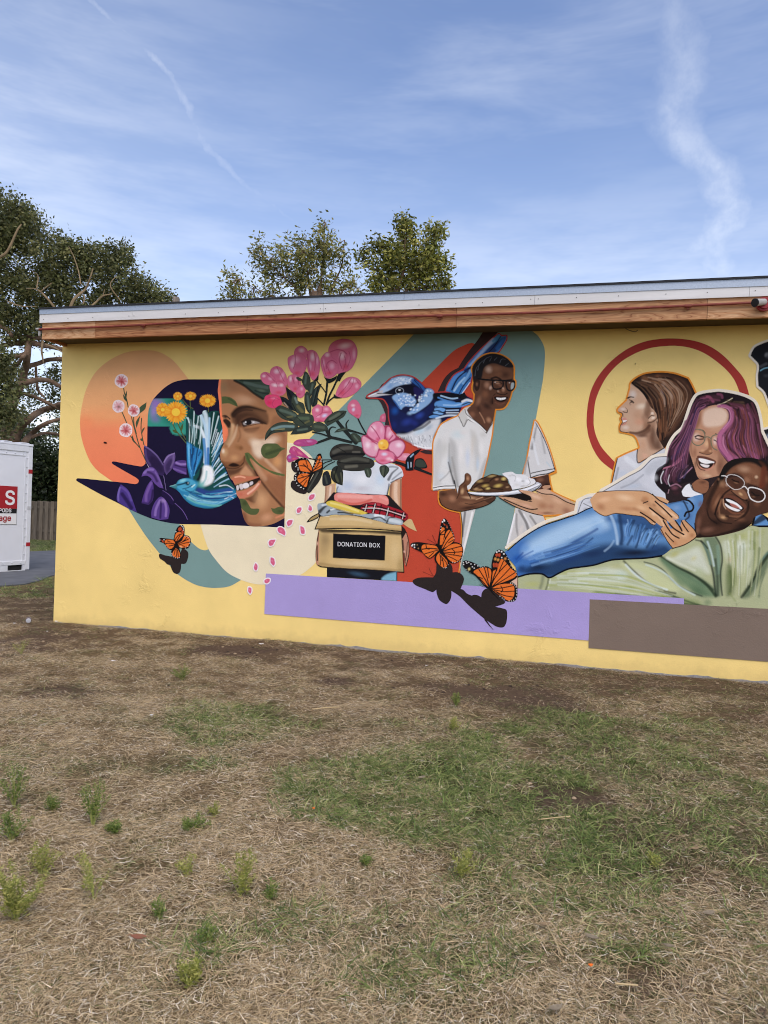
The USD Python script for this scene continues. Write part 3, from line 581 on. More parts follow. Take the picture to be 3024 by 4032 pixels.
for a in ((2790, 3615, .055, .3, 'leaf_grey', 'large grey brown dry leaf on the right side of the lawn'), (2868, 3130, .05, .1, 'leaf_grey', 'pale curled dry leaf in the green grass near the right edge'),
          (2145, 3662, .045, .2, 'leaf_brown', 'flat tan dry leaf on dry grass, left of three leaves near the bottom right'), (2633, 3747, .038, -.2, 'leaf_grey', 'small grey dry leaf in dry grass below the large grey brown leaf'),
          (2440, 3690, .035, 1.2, 'leaf_brown', 'upright small tan leaf right of the flat tan leaf'), (2187, 4005, .05, .4, 'leaf_grey', 'dry leaf at the bottom edge right of the middle'),
          (545, 3732, .055, -.1, 'leaf_red', 'reddish brown dry leaf lying on pale straw at the lower left'), (2330, 3712, .05, -.5, 'leaf_grey', 'narrow grey leaf between the flat tan leaf and the upright small leaf'),
          (2735, 3365, .05, .5, 'leaf_brown', 'tan leaf on the bare brown soil at the right'), (1660, 3075, .06, .8, 'leaf_grey', 'grey leaf lying in the middle of the big green grass patch')): leaf(*a)
plain('litter_white', (.7, .7, .68), .5); plain('litter_orange', '#e8742a', .5); plain('litter_yellow', '#f0cf6a', .5); plain('can_silver', (.62, .63, .66), .3, metallic=.7); plain('can_body', '#5d4c44', .45, 20.0, .3)
c = on_ground(112, 2452)
t_ = thing('drink_can', 'small silver ended drink can lying on the soil left of the yellow wall', 'can', (c[0], c[1], .034), .0)
e = np.array([.42, -.9, 0]); e /= np.linalg.norm(e); p1 = e * .055; p0 = -e * .06
obj('body', tube([p0, p0 + e * .008, p1 - e * .01, p1], [.025, .033, .033, .027], 20), 'can_body', t_, smooth=40)
obj('end', [tube([p1 - e * .008, p1 + e * .003], [.0285, .0285], 20), tube([p1 + e * .003, p1 + e * .004], [.024, .022], 20)], 'can_silver', t_, smooth=40)
def scrap(u, v, sz, mat, label, cat='litter', seed=0):
    c = on_ground(u, v); rr = np.random.default_rng(seed); P = []
    for k in range(9): a = k / 9 * 6.28; P.append((sz * rr.uniform(.6, 1.1) * math.cos(a), sz * .7 * rr.uniform(.6, 1.1) * math.sin(a)))
    m = trimesh.creation.extrude_polygon(Polygon(P).buffer(0), .003, engine='earcut'); m = m.subdivide(); m.vertices[:, 2] += .25 * np.abs(m.vertices[:, 0]) + rr.normal(0, .0006, len(m.vertices))
    p = obj('litter_scrap', m, mat); UsdGeom.Xformable(p).AddTranslateOp().Set(Gf.Vec3d(float(c[0]), float(c[1]), float(hgt(c[0], c[1])) + .034)); tag(p, label, cat)
for i, a in enumerate(((446, 2611, .024, 'litter_white', 'crumpled white paper scrap on the soil in front of the left end of the wall'), (597, 2828, .013, 'litter_white', 'tiny white bit beside the left green grass patch'),
          (186, 2493, .012, 'litter_white', 'small white bit near the left corner of the wall'), (57, 2464, .018, 'litter_white', 'white scrap left of the silver ended can'), (1678, 2629, .012, 'litter_white', 'white pebble sized bit on soil under the lavender band of the wall'),
          (1028, 2548, .03, 'litter_white', 'long white chip at the foot of the wall'), (2325, 3832, .009, 'litter_orange', 'tiny bright orange scrap near the bottom right'), (1234, 3199, .008, 'litter_orange', 'tiny red orange speck at the left end of the big green grass patch'),
          (222, 2456, .03, 'litter_white', 'pale broken plaster chip at the left corner of the wall'))): scrap(*a, seed=i)
plain('stick_pale', '#b39d74', .8, 30.0, .2)
def stick(px, r0, label):
    P = [on_ground(u, v) for u, v in px]; P = [(a[0], a[1], float(hgt(a[0], a[1])) + .036) for a in P]
    p = obj('dry_stick', tube(catmull(P, 4), r0, 6), 'stick_pale', smooth=True); tag(p, label, 'stick')
stick([(1228, 2806), (1280, 2801), (1335, 2797)], .004, 'long pale stick lying across the left green grass patch')
stick([(2120, 3238), (2190, 3232), (2245, 3228)], .003, 'pale stick in the grass right of the big green patch')
stick([(2070, 3560), (2140, 3640), (2215, 3795)], .0025, 'bent pale stalk in dry grass at the lower right')
stick([(225, 3545), (240, 3530), (285, 3530)], .003, 'short bent pale stick right of the largest yellow green weed')
stick([(2420, 3910), (2510, 3912)], .003, 'short straight stick near the bottom right')

# ---------------------------------------------------------------- fence, posts, trees
FY = 28.0
fz = lambda x: 1.5
ft = thing('wooden_fence', 'weathered grey brown board fence beyond the driveway, between the container and the building', 'fence', (-17.0, FY, 0))
rr = np.random.default_rng(77)
for k in range(84):
    x = k * .108; back = k % 2
    obj('picket', box(x, x + .128, .05 * back - .0, .05 * back + .02, -.05, 1.48 + rr.uniform(-.015, .015), .004), f'fence_wood_{rr.integers(0, 4)}', ft)
for z in (.3, 1.2): obj('rail', box(0, 9.1, .022, .048, z, z + .09), 'fence_wood_1', ft)
for k in range(5): obj('post', box(.1 + 2.2 * k, .19 + 2.2 * k, .075, .165, -.1, 1.55), 'fence_wood_3', ft)
def post(u, vt, y, w, label, mat='post_wood'):
    c = at_depth(u, vt, y); t = thing('wooden_post', label, 'post', (c[0], c[1], 0)); m = box(-w / 2, w / 2, -w / 2, w / 2, -.3, c[2], .012)
    obj('shaft', m, mat, t); obj('split_top', [box(-w * .42, -w * .05, -w * .4, w * .4, c[2] - .002, c[2] + .02), box(w * .1, w * .45, -w * .4, w * .4, c[2] - .002, c[2] + .008)], mat, t)
post(694, 1172, 17.0, .14, 'grey weathered square post top behind the roof, right of the big tree')
post(1239, 1148, 17.0, .13, 'dark brown post top behind the roof under the sparse tree', 'oak_bark')
def leaves(centres, radii, per, L, W, seed, droop=.0):
    """many leaf faces gathered in clumps; every leaf is a folded diamond"""
    r = np.random.default_rng(seed); n = len(centres)
    C = np.repeat(centres, per, 0) + r.normal(0, 1, (n * per, 3)) * np.repeat(radii, per)[:, None] * .55
    N = len(C); d = r.normal(0, 1, (N, 3)); d[:, 2] = d[:, 2] * .7 - droop; d /= np.linalg.norm(d, axis=1)[:, None]
    s = np.cross(d, r.normal(0, 1, (N, 3))); s /= np.linalg.norm(s, axis=1)[:, None]
    l = L * r.uniform(.6, 1.25, (N, 1)); w = W * r.uniform(.7, 1.2, (N, 1)) / 2
    V = np.stack([C, C + d * l * .45 + s * w, C + d * l, C + d * l * .45 - s * w], 1).reshape(-1, 3)
    b = np.arange(N)[:, None] * 4; F = np.vstack([b + [0, 1, 2], b + [0, 2, 3]])
    return trimesh.Trimesh(V, F, process=False)
def lumps(px, y, dens, depth, rc, seed, shell=.55):
    """clump centres through ovals given in the photograph (middle, half sizes) at distance y"""
    r = np.random.default_rng(seed); C = []
    for (u, v, a, b) in px:
        k = y / FOC; n = max(3, int(dens * a * b * k * k * 3.14))
        q = r.normal(0, 1, (n, 3)); q /= np.linalg.norm(q, axis=1)[:, None]; q *= (shell + (1 - shell) * r.uniform(size=(n, 1)) ** .5)
        q *= r.uniform(.8, 1.12, (n, 1)); c = at_depth(u, v, y)
        C.append(c + q * np.array([a * k, depth * min(a, b) * k, b * k]))
    return np.vstack(C)
def limb(pts, rad, y, f, sides=8, wob=0.0, seed=0):
    r = np.random.default_rng(seed); P = [at_depth(*f(p), y + r.normal(0, wob)) for p in pts]; k = y / FOC
    P = catmull(P, 5); R = np.interp(np.linspace(0, 1, len(P)), np.linspace(0, 1, len(rad)), rad) * k * f.s
    n = meshkit.fbm(P * 1.5, 2, seed) ; return tube(P, R * (.9 + .25 * n), sides)
class Crop:
    def __init__(s, x, y, k): s.x, s.y, s.k, s.s = x, y, k, 1 / k
    def __call__(s, p): return s.x + p[0] / s.k, s.y + p[1] / s.k
K6, K1, K3 = Crop(0, 1200, 3.687), Crop(0, 700, 2.0737), Crop(800, 800, 1.508)
OY = 22.0
oak = thing('oak_tree', 'large dark spreading oak with thick bare limbs, rising behind the container at the left', 'tree', (0, 0, 0))
L6 = [([(150, 3620), (150, 2700), (120, 2150), (95, 1900), (130, 1650), (190, 1430), (235, 1320)], (110, 95, 85, 74, 62, 55)), ([(235, 1330), (300, 1150), (370, 930), (400, 700), (430, 400)], (55, 56, 52, 44, 30)),
      ([(160, 2300), (210, 1990), (300, 1780), (430, 1650), (600, 1540), (780, 1480), (950, 1420)], (80, 66, 56, 48, 40, 34)), ([(240, 2150), (350, 2000), (450, 1880), (600, 1760), (760, 1690), (950, 1640)], (50, 42, 32, 26, 20)),
      ([(450, 1930), (540, 1890), (680, 1865), (880, 1890), (1000, 1920)], (24, 22, 20, 16)), ([(200, 1285), (400, 1300), (580, 1370), (760, 1460), (960, 1560)], (26, 27, 26, 22)), ([(140, 1290), (200, 1210), (350, 1140), (560, 1090), (720, 1105), (900, 1200)], (44, 44, 40, 34, 28)),
      ([(-60, 610), (200, 560), (400, 550), (650, 590), (920, 650)], (30, 38, 36, 30)), ([(-20, 300), (100, 365), (165, 440), (195, 500)], (26, 30, 28, 22)), ([(180, 470), (400, 468), (640, 490)], (30, 32, 26)), ([(-40, 800), (120, 770), (300, 735), (420, 690)], (34, 32, 30)),
      ([(380, 900), (560, 850), (700, 800), (920, 785)], (34, 30, 28)), ([(520, 900), (530, 1100), (560, 1250), (640, 1340)], (18, 20, 16)), ([(420, 680), (330, 760), (240, 880), (60, 1010), (-60, 1100)], (30, 26, 22, 16))]
obj('trunk', [limb(p, q, OY, K6, 10, .25, i) for i, (p, q) in enumerate(L6)], 'oak_bark', oak, smooth=50)
L1 = [([(570, 1070), (600, 1000), (650, 950), (700, 905), (735, 820), (760, 740)], (13, 12, 10, 7, 4)), ([(750, 1045), (790, 1010), (840, 965), (915, 948)], (8, 7, 4)), ([(450, 1065), (390, 990), (330, 930), (280, 905), (215, 907)], (9, 8, 6, 3)), ([(840, 965), (855, 910)], (4, 2)),
      ([(-20, 660), (60, 600), (140, 430), (175, 380)], (12, 9, 4)), ([(680, 1030), (690, 980), (670, 940)], (7, 5, 3)), ([(60, 1010), (180, 1050), (300, 1050)], (6, 5, 3)), ([(420, 860), (330, 930)], (4, 4)), ([(300, 900), (310, 800), (260, 760)], (5, 3, 2)), ([(560, 560), (600, 640), (640, 760), (660, 870)], (3, 4, 5)), ([(950, 800), (900, 880), (980, 1000)], (3, 4, 4)),
      ([(350, 1330), (340, 1410), (355, 1510)], (9, 8, 5)), ([(370, 1360), (450, 1390), (520, 1430)], (6, 6, 5))]
for i, (p, q) in enumerate(L1): obj('bare_branch', limb(p, q, OY - 1.6, K1, 6, .1, 40 + i), 'twig_bark', oak, smooth=50)
oc = [(20, 880, 135, 115), (100, 930, 90, 95), (60, 1020, 150, 80), (240, 1040, 110, 85), (300, 1010, 80, 65), (400, 1020, 95, 75), (450, 1000, 55, 60), (480, 1090, 70, 80), (530, 1160, 90, 60), (610, 1190, 60, 50), (560, 1150, 60, 60), (640, 1200, 40, 45), (340, 1140, 150, 90), (190, 1150, 130, 80), (60, 1180, 120, 90), (60, 1290, 110, 70), (170, 1290, 90, 60), (120, 860, 40, 40), (220, 965, 40, 35), (-120, 900, 160, 160), (-150, 1150, 160, 160)]
c1 = lumps(oc, OY, 24, 1.3, .2, 61)
oc2 = [(10, 1480, 70, 60), (20, 1570, 60, 90), (15, 1660, 55, 80), (30, 1400, 50, 40), (-80, 1500, 90, 200)]
c2 = lumps(oc2, OY - 2, 26, .9, .2, 62)
oc3 = [(190, 1480, 45, 30), (215, 1550, 30, 40), (130, 1560, 40, 40), (180, 1610, 40, 30), (110, 1470, 25, 20), (215, 1680, 30, 30), (250, 1500, 60, 100), (60, 1440, 40, 30), (150, 1360, 60, 25), (90, 1650, 30, 40)]
c3 = lumps(oc3, OY + 3, 13, 1.0, .2, 63)
def crown(m, mat, parent, per, seed):
    n = len(m.vertices) // 4; r = np.random.default_rng(seed); g = np.repeat(r.uniform(.5, 1.5, n // per + 1), per)[:n]; paint_mesh(obj('crown', m, mat, parent), pick(mat, n, 4, seed, g))
crown(trimesh.util.concatenate([leaves(c1, np.full(len(c1), .26), 64, .11, .062, 64), leaves(c2, np.full(len(c2), .24), 64, .105, .06, 65), leaves(c3, np.full(len(c3), .28), 64, .105, .06, 66)]), 'oak_leaf', oak, 64, 67)
# trees whose tops show above the roof
TY = 24.0
def roof_tree(name, label, px, dens, per, leafmat, L, W, stems, seed, rc=.27):
    t = thing(name, label, 'tree', (0, 0, 0))
    obj('trunk', [limb(p, q, TY, K3, 7, .1, seed + i) for i, (p, q) in enumerate(stems)], 'oak_bark', t, smooth=50)
    c = lumps([(*K3(q[:2]), q[2] * K3.s, q[3] * K3.s) for q in px], TY, dens, .9, rc, seed + 50, .25)
    crown(leaves(c, np.full(len(c), rc), per, L, W, seed + 51, .3), leafmat, t, per, seed + 53)
    tw = []; r = np.random.default_rng(seed + 52); base = np.array([at_depth(*K3(p), TY) for s in stems for p in s[0][1:]])
    for q in c[r.permutation(len(c))[:150]]:
        b = base[np.argmin(np.linalg.norm(base - q, axis=1))]; m = (b + q) / 2 + r.normal(0, .08, 3) - [0, 0, .05]; tw.append(tube([b, m, q], [.016, .011, .004], 4, False))
    obj('twigs', tw, 'oak_bark', t, smooth=True)
roof_tree('sparse_tree', 'thin airy tree with olive leaves above the roof, left of two, behind the dark post', [(210, 480, 75, 80), (320, 330, 45, 90), (400, 360, 80, 90), (470, 410, 110, 90), (560, 320, 110, 110), (660, 300, 90, 120), (720, 150, 50, 70), (740, 260, 95, 110), (810, 330, 60, 100), (840, 470, 85, 70), (400, 520, 130, 50), (620, 470, 150, 90), (250, 540, 120, 30), (740, 520, 120, 40), (540, 230, 40, 40), (150, 560, 40, 20), (180, 440, 40, 40), (350, 260, 50, 50), (500, 260, 60, 50), (900, 530, 60, 30), (680, 400, 120, 120)], 13.0, 32, 'pale_leaf', .17, .062,
          [([(690, 2400), (690, 700), (700, 480), (715, 260), (722, 110)], (26, 22, 8, 5, 2)), ([(680, 900), (640, 560), (620, 420), (600, 280)], (14, 8, 5, 3)), ([(660, 900), (580, 560), (480, 440), (380, 350), (330, 260)], (14, 8, 5, 3, 2)), ([(650, 900), (540, 640), (420, 560), (300, 500), (210, 450)], (10, 6, 4, 2, 1.5)), ([(700, 800), (760, 520), (820, 380), (840, 220)], (12, 7, 4, 2)), ([(700, 800), (800, 560), (880, 480)], (10, 5, 3))], 500)
roof_tree('full_tree', 'fuller yellow green tree above the roof, right of two', [(1190, 160, 75, 65), (1180, 250, 110, 80), (1365, 190, 65, 60), (1350, 270, 85, 70), (1040, 250, 60, 55), (975, 330, 60, 45), (1100, 350, 110, 80), (1230, 350, 110, 90), (1340, 370, 95, 80), (1410, 480, 65, 50), (1300, 490, 150, 60), (1050, 480, 60, 80), (1150, 470, 90, 80), (1430, 350, 30, 20), (1200, 110, 25, 30), (1390, 150, 35, 25)], 20.0, 42, 'olive_leaf', .18, .072,
          [([(1140, 2400), (1140, 700), (1150, 520), (1190, 400), (1200, 200)], (26, 22, 14, 8, 3)), ([(1130, 700), (1110, 520), (1060, 420), (960, 360)], (14, 9, 5, 3)), ([(1145, 640), (1250, 440), (1350, 300), (1380, 180)], (14, 9, 6, 3)), ([(1145, 640), (1240, 520), (1420, 480)], (10, 6, 3)), ([(1120, 560), (1090, 380), (1050, 250)], (8, 5, 2))], 600)
# dark trees beyond the fence
def far_tree(x, y, h, w, mat, label, seed, n=130):
    t = thing('background_tree', label, 'tree', (x, y, 0)); r = np.random.default_rng(seed)
    obj('trunk', tube([(0, 0, -.2), (.1, 0, h * .3), (.05, .1, h * .7)], [.22, .16, .05], 8), 'oak_bark', t, smooth=40)
    q = r.normal(0, 1, (n, 3)); q /= np.linalg.norm(q, axis=1)[:, None]; q *= r.uniform(.45, 1.05, (n, 1)); C = q * np.array([w, w * .8, h * .5]) + np.array([0, 0, h * .52])
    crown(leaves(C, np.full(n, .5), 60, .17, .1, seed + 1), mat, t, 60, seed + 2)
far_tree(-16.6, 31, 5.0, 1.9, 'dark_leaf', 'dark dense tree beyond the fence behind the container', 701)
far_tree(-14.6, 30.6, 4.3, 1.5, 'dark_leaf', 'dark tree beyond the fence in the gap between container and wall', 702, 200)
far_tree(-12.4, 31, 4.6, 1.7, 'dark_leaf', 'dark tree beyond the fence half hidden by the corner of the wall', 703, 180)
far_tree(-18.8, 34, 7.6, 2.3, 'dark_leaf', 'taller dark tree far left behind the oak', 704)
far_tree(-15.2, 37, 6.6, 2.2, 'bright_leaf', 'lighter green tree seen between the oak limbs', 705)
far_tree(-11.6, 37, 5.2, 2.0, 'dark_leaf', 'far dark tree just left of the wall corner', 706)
# ---------------------------------------------------------------- the mural: every painted figure is a sheet of paint on the wall
# shapes are drawn as outlines; op() colours the sheet's points, later strokes over earlier ones
def pts(s):
    """'x,y x,y! ...' -> points and corner flags"""
    P, C = [], []
    for w in s.split():
        c = w.endswith('!'); a, b = w.rstrip('!').split(','); P.append((float(a), float(b))); C.append(c)
    return np.array(P), np.array(C)
def curve(P, C, closed, n=5):
    N = len(P); out = []
    for i in range(N if closed else N - 1):
        j = (i + 1) % N; p, q = P[i], P[j]
        def tan(k, fwd):
            a, b = (k - 1) % N, (k + 1) % N
            if C[k] or (not closed and k in (0, N - 1)): return (P[b] - P[k]) * .5 if fwd and (closed or k < N - 1) else (P[k] - P[a]) * .5
            return (P[b] - P[a]) * .5
        m0, m1 = tan(i, True), tan(j, False); L = np.linalg.norm(q - p)
        for m in (m0, m1):
            k = np.linalg.norm(m)
            if k > 1.3 * L: m *= 1.3 * L / k
        if C[i] and C[j]: out.append(p[None]); continue
        t = np.linspace(0, 1, n, endpoint=False)[:, None]
        out.append((2 * t ** 3 - 3 * t ** 2 + 1) * p + (t ** 3 - 2 * t ** 2 + t) * m0 + (-2 * t ** 3 + 3 * t ** 2) * q + (t ** 3 - t ** 2) * m1)
    out = np.vstack(out)
    return out if closed else np.vstack([out, P[-1:]])
def sd_poly(Q, V):
    """signed distance (negative inside) of points Q to the polygon V"""
    A, B = V, np.roll(V, -1, 0); d = np.full(len(Q), 1e18); ins = np.zeros(len(Q), bool)
    for a, b in zip(A, B):
        e = b - a; w = Q - a; l = e @ e
        t = np.clip((w @ e) / l, 0, 1) if l > 0 else np.zeros(len(Q))
        d = np.minimum(d, ((w - t[:, None] * e) ** 2).sum(1))
        c = (a[1] > Q[:, 1]) != (b[1] > Q[:, 1])
        if c.any(): ins ^= c & (Q[:, 0] < (b[0] - a[0]) * (Q[:, 1] - a[1]) / (b[1] - a[1] + 1e-30) + a[0])
    d = np.sqrt(d); return np.where(ins, -d, d)
def sd_line(Q, V, w0, w1):
    """distance to a brush line whose half width runs from w0 to w1"""
    d = np.full(len(Q), 1e18); L = np.concatenate([[0], np.cumsum(np.linalg.norm(np.diff(V, axis=0), axis=1))]); T = max(L[-1], 1e-9)
    for i in range(len(V) - 1):
        a, e = V[i], V[i + 1] - V[i]; l = e @ e; w = Q - a; t = np.clip((w @ e) / l, 0, 1) if l > 0 else np.zeros(len(Q))
        s = (L[i] + t * np.sqrt(l)) / T
        d = np.minimum(d, np.sqrt(((w - t[:, None] * e) ** 2).sum(1)) - (w0 + (w1 - w0) * s))
    return d
PAINT_GRAIN = 2.0
class Fig:
    def __init__(s, name, label, x, y, k, level, base, grid=2.3, parent=None):
        s.name, s.label, s.o, s.k, s.level, s.base, s.grid = name, label, np.array([x, y], float), k, level, base, grid
        s.ops, s.hard = [], []
    def T(s, P): return s.o + P / s.k
    def at(s, x, y, k): s.o, s.k = np.array([x, y], float), k; return s
    def _poly(s, t): P, C = pts(t); return curve(s.T(P), C, True)
    def p(s, col, t, body=True, op=1.0):                                        # filled shape, crisp edge
        V = s._poly(t); s.ops.append(('p', lin(col), V, 0.0, op))
        if body: s.hard.append(Polygon(V).buffer(0))
        return s
    def l(s, col, w, t, body=True, op=1.0):                                     # crisp brush line; w one width or (start, end)
        P, C = pts(t); V = curve(s.T(P), C, False); w0, w1 = (w if isinstance(w, tuple) else (w, w)); w0, w1 = w0 / 2 / s.k, w1 / 2 / s.k
        s.ops.append(('l', lin(col), V, 0.0, op, w0, w1))
        if body:
            m = max(w0, w1)
            if w0 == w1: s.hard.append(LineString(V).buffer(w0, quad_segs=3))
            else:
                q = [Point(p).buffer(w0 + (w1 - w0) * i / (len(V) - 1) + .01, quad_segs=3) for i, p in enumerate(V)]
                s.hard.append(unary_union([unary_union([a, b]).convex_hull for a, b in zip(q, q[1:])]))
        return s
    def sp(s, col, blur, t, op=1.0): s.ops.append(('p', lin(col), s._poly(t), blur / s.k, op)); return s   # soft (sprayed) shape
    def sl(s, col, w, t, op=1.0, blur=None):                                    # soft brush line
        P, C = pts(t); V = curve(s.T(P), C, False); w0, w1 = (w if isinstance(w, tuple) else (w, w))
        s.ops.append(('l', lin(col), V, (blur if blur is not None else max(w0, w1) * .55) / s.k, op, w0 / 2 / s.k, w1 / 2 / s.k)); return s
    def b(s, col, x, y, rx, ry=None, rot=0, op=1.0):                            # airbrushed spot
        s.ops.append(('b', lin(col), s.T(np.array([x, y], float)), rx / s.k, (rx if ry is None else ry) / s.k, math.radians(rot), op)); return s
    def g(s, stops, a, b_):                                                     # gradient over the whole figure from point a to point b
        s.ops.append(('g', [(t, lin(c)) for t, c in stops], s.T(np.array(a, float)), s.T(np.array(b_, float)))); return s
    def edge(s, col, w, t=None):                                                # outline band round everything drawn so far, painted first
        s.ops.insert(0, ('p', lin(col), None, 0.0, 1.0)); u = unary_union(s.hard).buffer(w / s.k, quad_segs=4); s.hard.append(u); s.base = col; return s
    def shade(s, Q, aa):
        C = np.tile(lin(s.base), (len(Q), 1))
        for o in s.ops:
            if o[0] == 'g':
                _, st, a, b = o; t = ((Q - a) @ (b - a)) / ((b - a) @ (b - a)); C = np.stack([np.interp(t, [q[0] for q in st], [q[1][k] for q in st]) for k in range(3)], 1); continue
            if o[0] == 'b':
                _, col, c, rx, ry, th, op = o; R = max(rx, ry) * 1.05; m = (np.abs(Q - c) < R).all(1)
                if not m.any(): continue
                d = Q[m] - c; x = d[:, 0] * math.cos(th) + d[:, 1] * math.sin(th); y = -d[:, 0] * math.sin(th) + d[:, 1] * math.cos(th)
                t = np.clip(1 - np.sqrt((x / rx) ** 2 + (y / ry) ** 2), 0, 1); al = op * t * t * (3 - 2 * t)
            else:
                if o[2] is None: continue
                _, col, V, blur, op = o[:5]; f = max(blur, aa); pad = f + (max(o[5], o[6]) if o[0] == 'l' else 0) + 1
                m = ((Q > V.min(0) - pad) & (Q < V.max(0) + pad)).all(1)
                if not m.any(): continue
                d = sd_poly(Q[m], V) if o[0] == 'p' else sd_line(Q[m], V, o[5], o[6])
                t = np.clip((f * (.5 if blur else 1.0) - d) / f if blur else (aa - d) / aa, 0, 1); al = op * (t * t * (3 - 2 * t) if blur else t)
            C[m] = C[m] * (1 - al[:, None]) + col * al[:, None]
        return C
    def build(s, parent, clip):
        u = unary_union(s.hard).buffer(0).intersection(clip)
        V, F, gr = [], [], s.grid; off = 0
        for pg in getattr(u, 'geoms', [u]):
            if pg.area < 3 or pg.geom_type != 'Polygon': continue
            pg = pg.simplify(.25); P = []
            for ring in [pg.exterior, *pg.interiors]:
                st = min(gr, max(pg.area / max(pg.length, 1) * .5, .8)); n = max(int(ring.length / st), 8)
                P.append(np.array([ring.interpolate(i / n, normalized=True).coords[0] for i in range(n)])); P.append(np.array(ring.coords)[:-1])
            x0, y0, x1, y1 = pg.bounds; X, Y = np.meshgrid(np.arange(x0, x1, gr), np.arange(y0, y1, gr * .87)); X = X + (np.arange(len(Y)) % 2)[:, None] * gr / 2
            I = np.stack([X.ravel(), Y.ravel()], 1); inner = pg.buffer(-gr * .45)
            if not inner.is_empty: P.append(I[shapely.contains_xy(inner, I[:, 0], I[:, 1])])
            P = np.unique(np.round(np.vstack(P), 3), axis=0)
            if len(P) < 4: continue
            t = Delaunay(P).simplices; c = P[t].mean(1); k = shapely.contains_xy(pg, c[:, 0], c[:, 1]); t = t[k]
            V.append(P); F.append(t + off); off += len(P)
        if not V: return
        P, F = np.vstack(V), np.vstack(F); C = s.shade(P, s.grid * .55)
        W = on_wall_many(P); M = np.stack([W[:, 0], np.full(len(W), -.0010 - .00025 * s.rank), W[:, 1]], 1)
        a = np.cross(M[F[:, 1]] - M[F[:, 0]], M[F[:, 2]] - M[F[:, 0]]); F = np.where((a[:, 1] > 0)[:, None], F[:, ::-1], F)
        p = obj(s.name, trimesh.Trimesh(M, F, process=False), 'mural_paint', parent, label=s.label); paint_mesh(p, np.clip(C, 0, .86))
def strands(f, a, b, n, cols, w, op=.75, seed=0, jit=6, lo=.0, hi=1.0):
    """many brush lines running between two guide lines, for hair, feathers and cloth"""
    A, B = pts(a)[0], pts(b)[0]; r = np.random.default_rng(seed)
    for i in range(n):
        t = lo + (hi - lo) * r.uniform(); P = A * (1 - t) + B * t + r.normal(0, jit, A.shape) * .6 + r.normal(0, jit, 2)
        L = np.linspace(0, len(P) - 1, 4 * (len(P) - 1) + 1); D = np.stack([np.interp(L, range(len(P)), P[:, k]) for k in (0, 1)], 1)
        i0 = r.integers(0, max(len(D) // 2, 1)); i1 = min(len(D), i0 + r.integers(len(D) // 3 + 2, len(D) + 1)); D = D[i0:i1:2] if i1 - i0 > 4 else D[i0:i1]
        if len(D) < 2: continue
        f.sl(cols[r.integers(0, len(cols))], (w * r.uniform(.6, 1.3), w * .3), ' '.join(f'{x:.0f},{y:.0f}' for x, y in D), op, w * .45)
    return f
FIGS = []
def fig(name, label, x, y, k, level, base='#888888', grid=2.3): f = Fig(name, label, x, y, k, level, base, grid); FIGS.append(f); return f
CS = 2.765
A_, B_, D_, E_, F_, G_c, H_, I_ = (250, 1350, CS), (250, 1750, CS), (1000, 1300, CS), (1100, 1700, CS), (1400, 1300, CS), (1650, 1350, CS), (1600, 1750, CS), (1600, 2000, CS)
J_, K_, L_, M_, N_, O_, P_, C_ = (2250, 1300, CS), (2424, 1400, CS), (2424, 1750, CS), (2000, 1850, CS), (2024, 2100, 1.659), (900, 2150, 1.659), (700, 1900, CS), (800, 1450, 3.4025)
S_ = (0, 0, 1.0)
# flat colour fields
f = fig('painted_sun', 'orange painted circle fading from peach to coral', *A_, 1, grid=6)
f.p('#E5AE76', '180,850 198,700 250,500 350,320 500,190 680,105 880,80 1040,100 1180,180 1280,290 1380,420! 1400,1300! 1100,1560 800,1560 640,1545 540,1510 450,1450 370,1390 290,1290 230,1150 190,1000')
f.g([(0, '#E2AC78'), (.40, '#EBAA72'), (.50, '#F0A06A'), (.60, '#EF8C60'), (1, '#EC7F58')], (600, 100), (640, 1500))
f.b('#F09A68', 880, 860, 120, 90, 0, .6).b('#EE8658', 250, 860, 130, 110, 20, .5).b('#EFA870', 520, 800, 160, 60, 0, .5)
f = fig('painted_teal_band', 'teal hooked band at the lower left', *B_, 1, grid=8)
f.p('#78968F', '700,690! 800,850 900,1000 1040,1180 1150,1310 1240,1410 1380,1500 1500,1545 1644,1562 1804,1545 1934,1475! 1700,1280! 1580,1140! 1540,1152 1480,1135 1400,1070 1330,990 1250,840!')
f = fig('painted_teal_arch', 'broad teal diagonal band and column', *S_, 1, grid=9)
f.p('#7C9A94', '1655,1290! 1325,1624! 1180,1765! 1260,1850! 1400,1850! 1700,1700! 1880,1900! 1873,2003! 1820,2202! 1800,2305! 1995,2320! 2000,2150! 2027,2003! 2063,1865! 2077,1813! 2109,1654! 2138,1495! 2145,1422 2145,1379 2136,1350 2118,1322 2098,1305 2088,1285!')
f = fig('painted_cream_circle', 'cream painted circle behind the petals', *S_, 1.2, grid=8)
f.p('#E9DCB8', '770,1990! 788,2060 819,2157 852,2207 895,2254 949,2283 997,2298 1042,2302 1110,2300 1186,2262 1221,2236 1248,2206 1285,2120 1298,2030 1285,1920 1234,1808 1194,1769 1158,1747 1118,1742!')
f = fig('painted_red_arch', 'brick red painted arch', *S_, 1.3, grid=9)
f.p('#BC4832', '1866,1352 1816,1365 1780,1387 1725,1441! 1660,1506! 1560,1640! 1555,1900! 1560,2300! 1812,2305! 1817,2100! 1815,2020! 1735,1990! 1700,1700! 1870,1600! 1895,1400!')
f = fig('painted_red_ring', 'thin red painted ring', *J_, 1, grid=6)
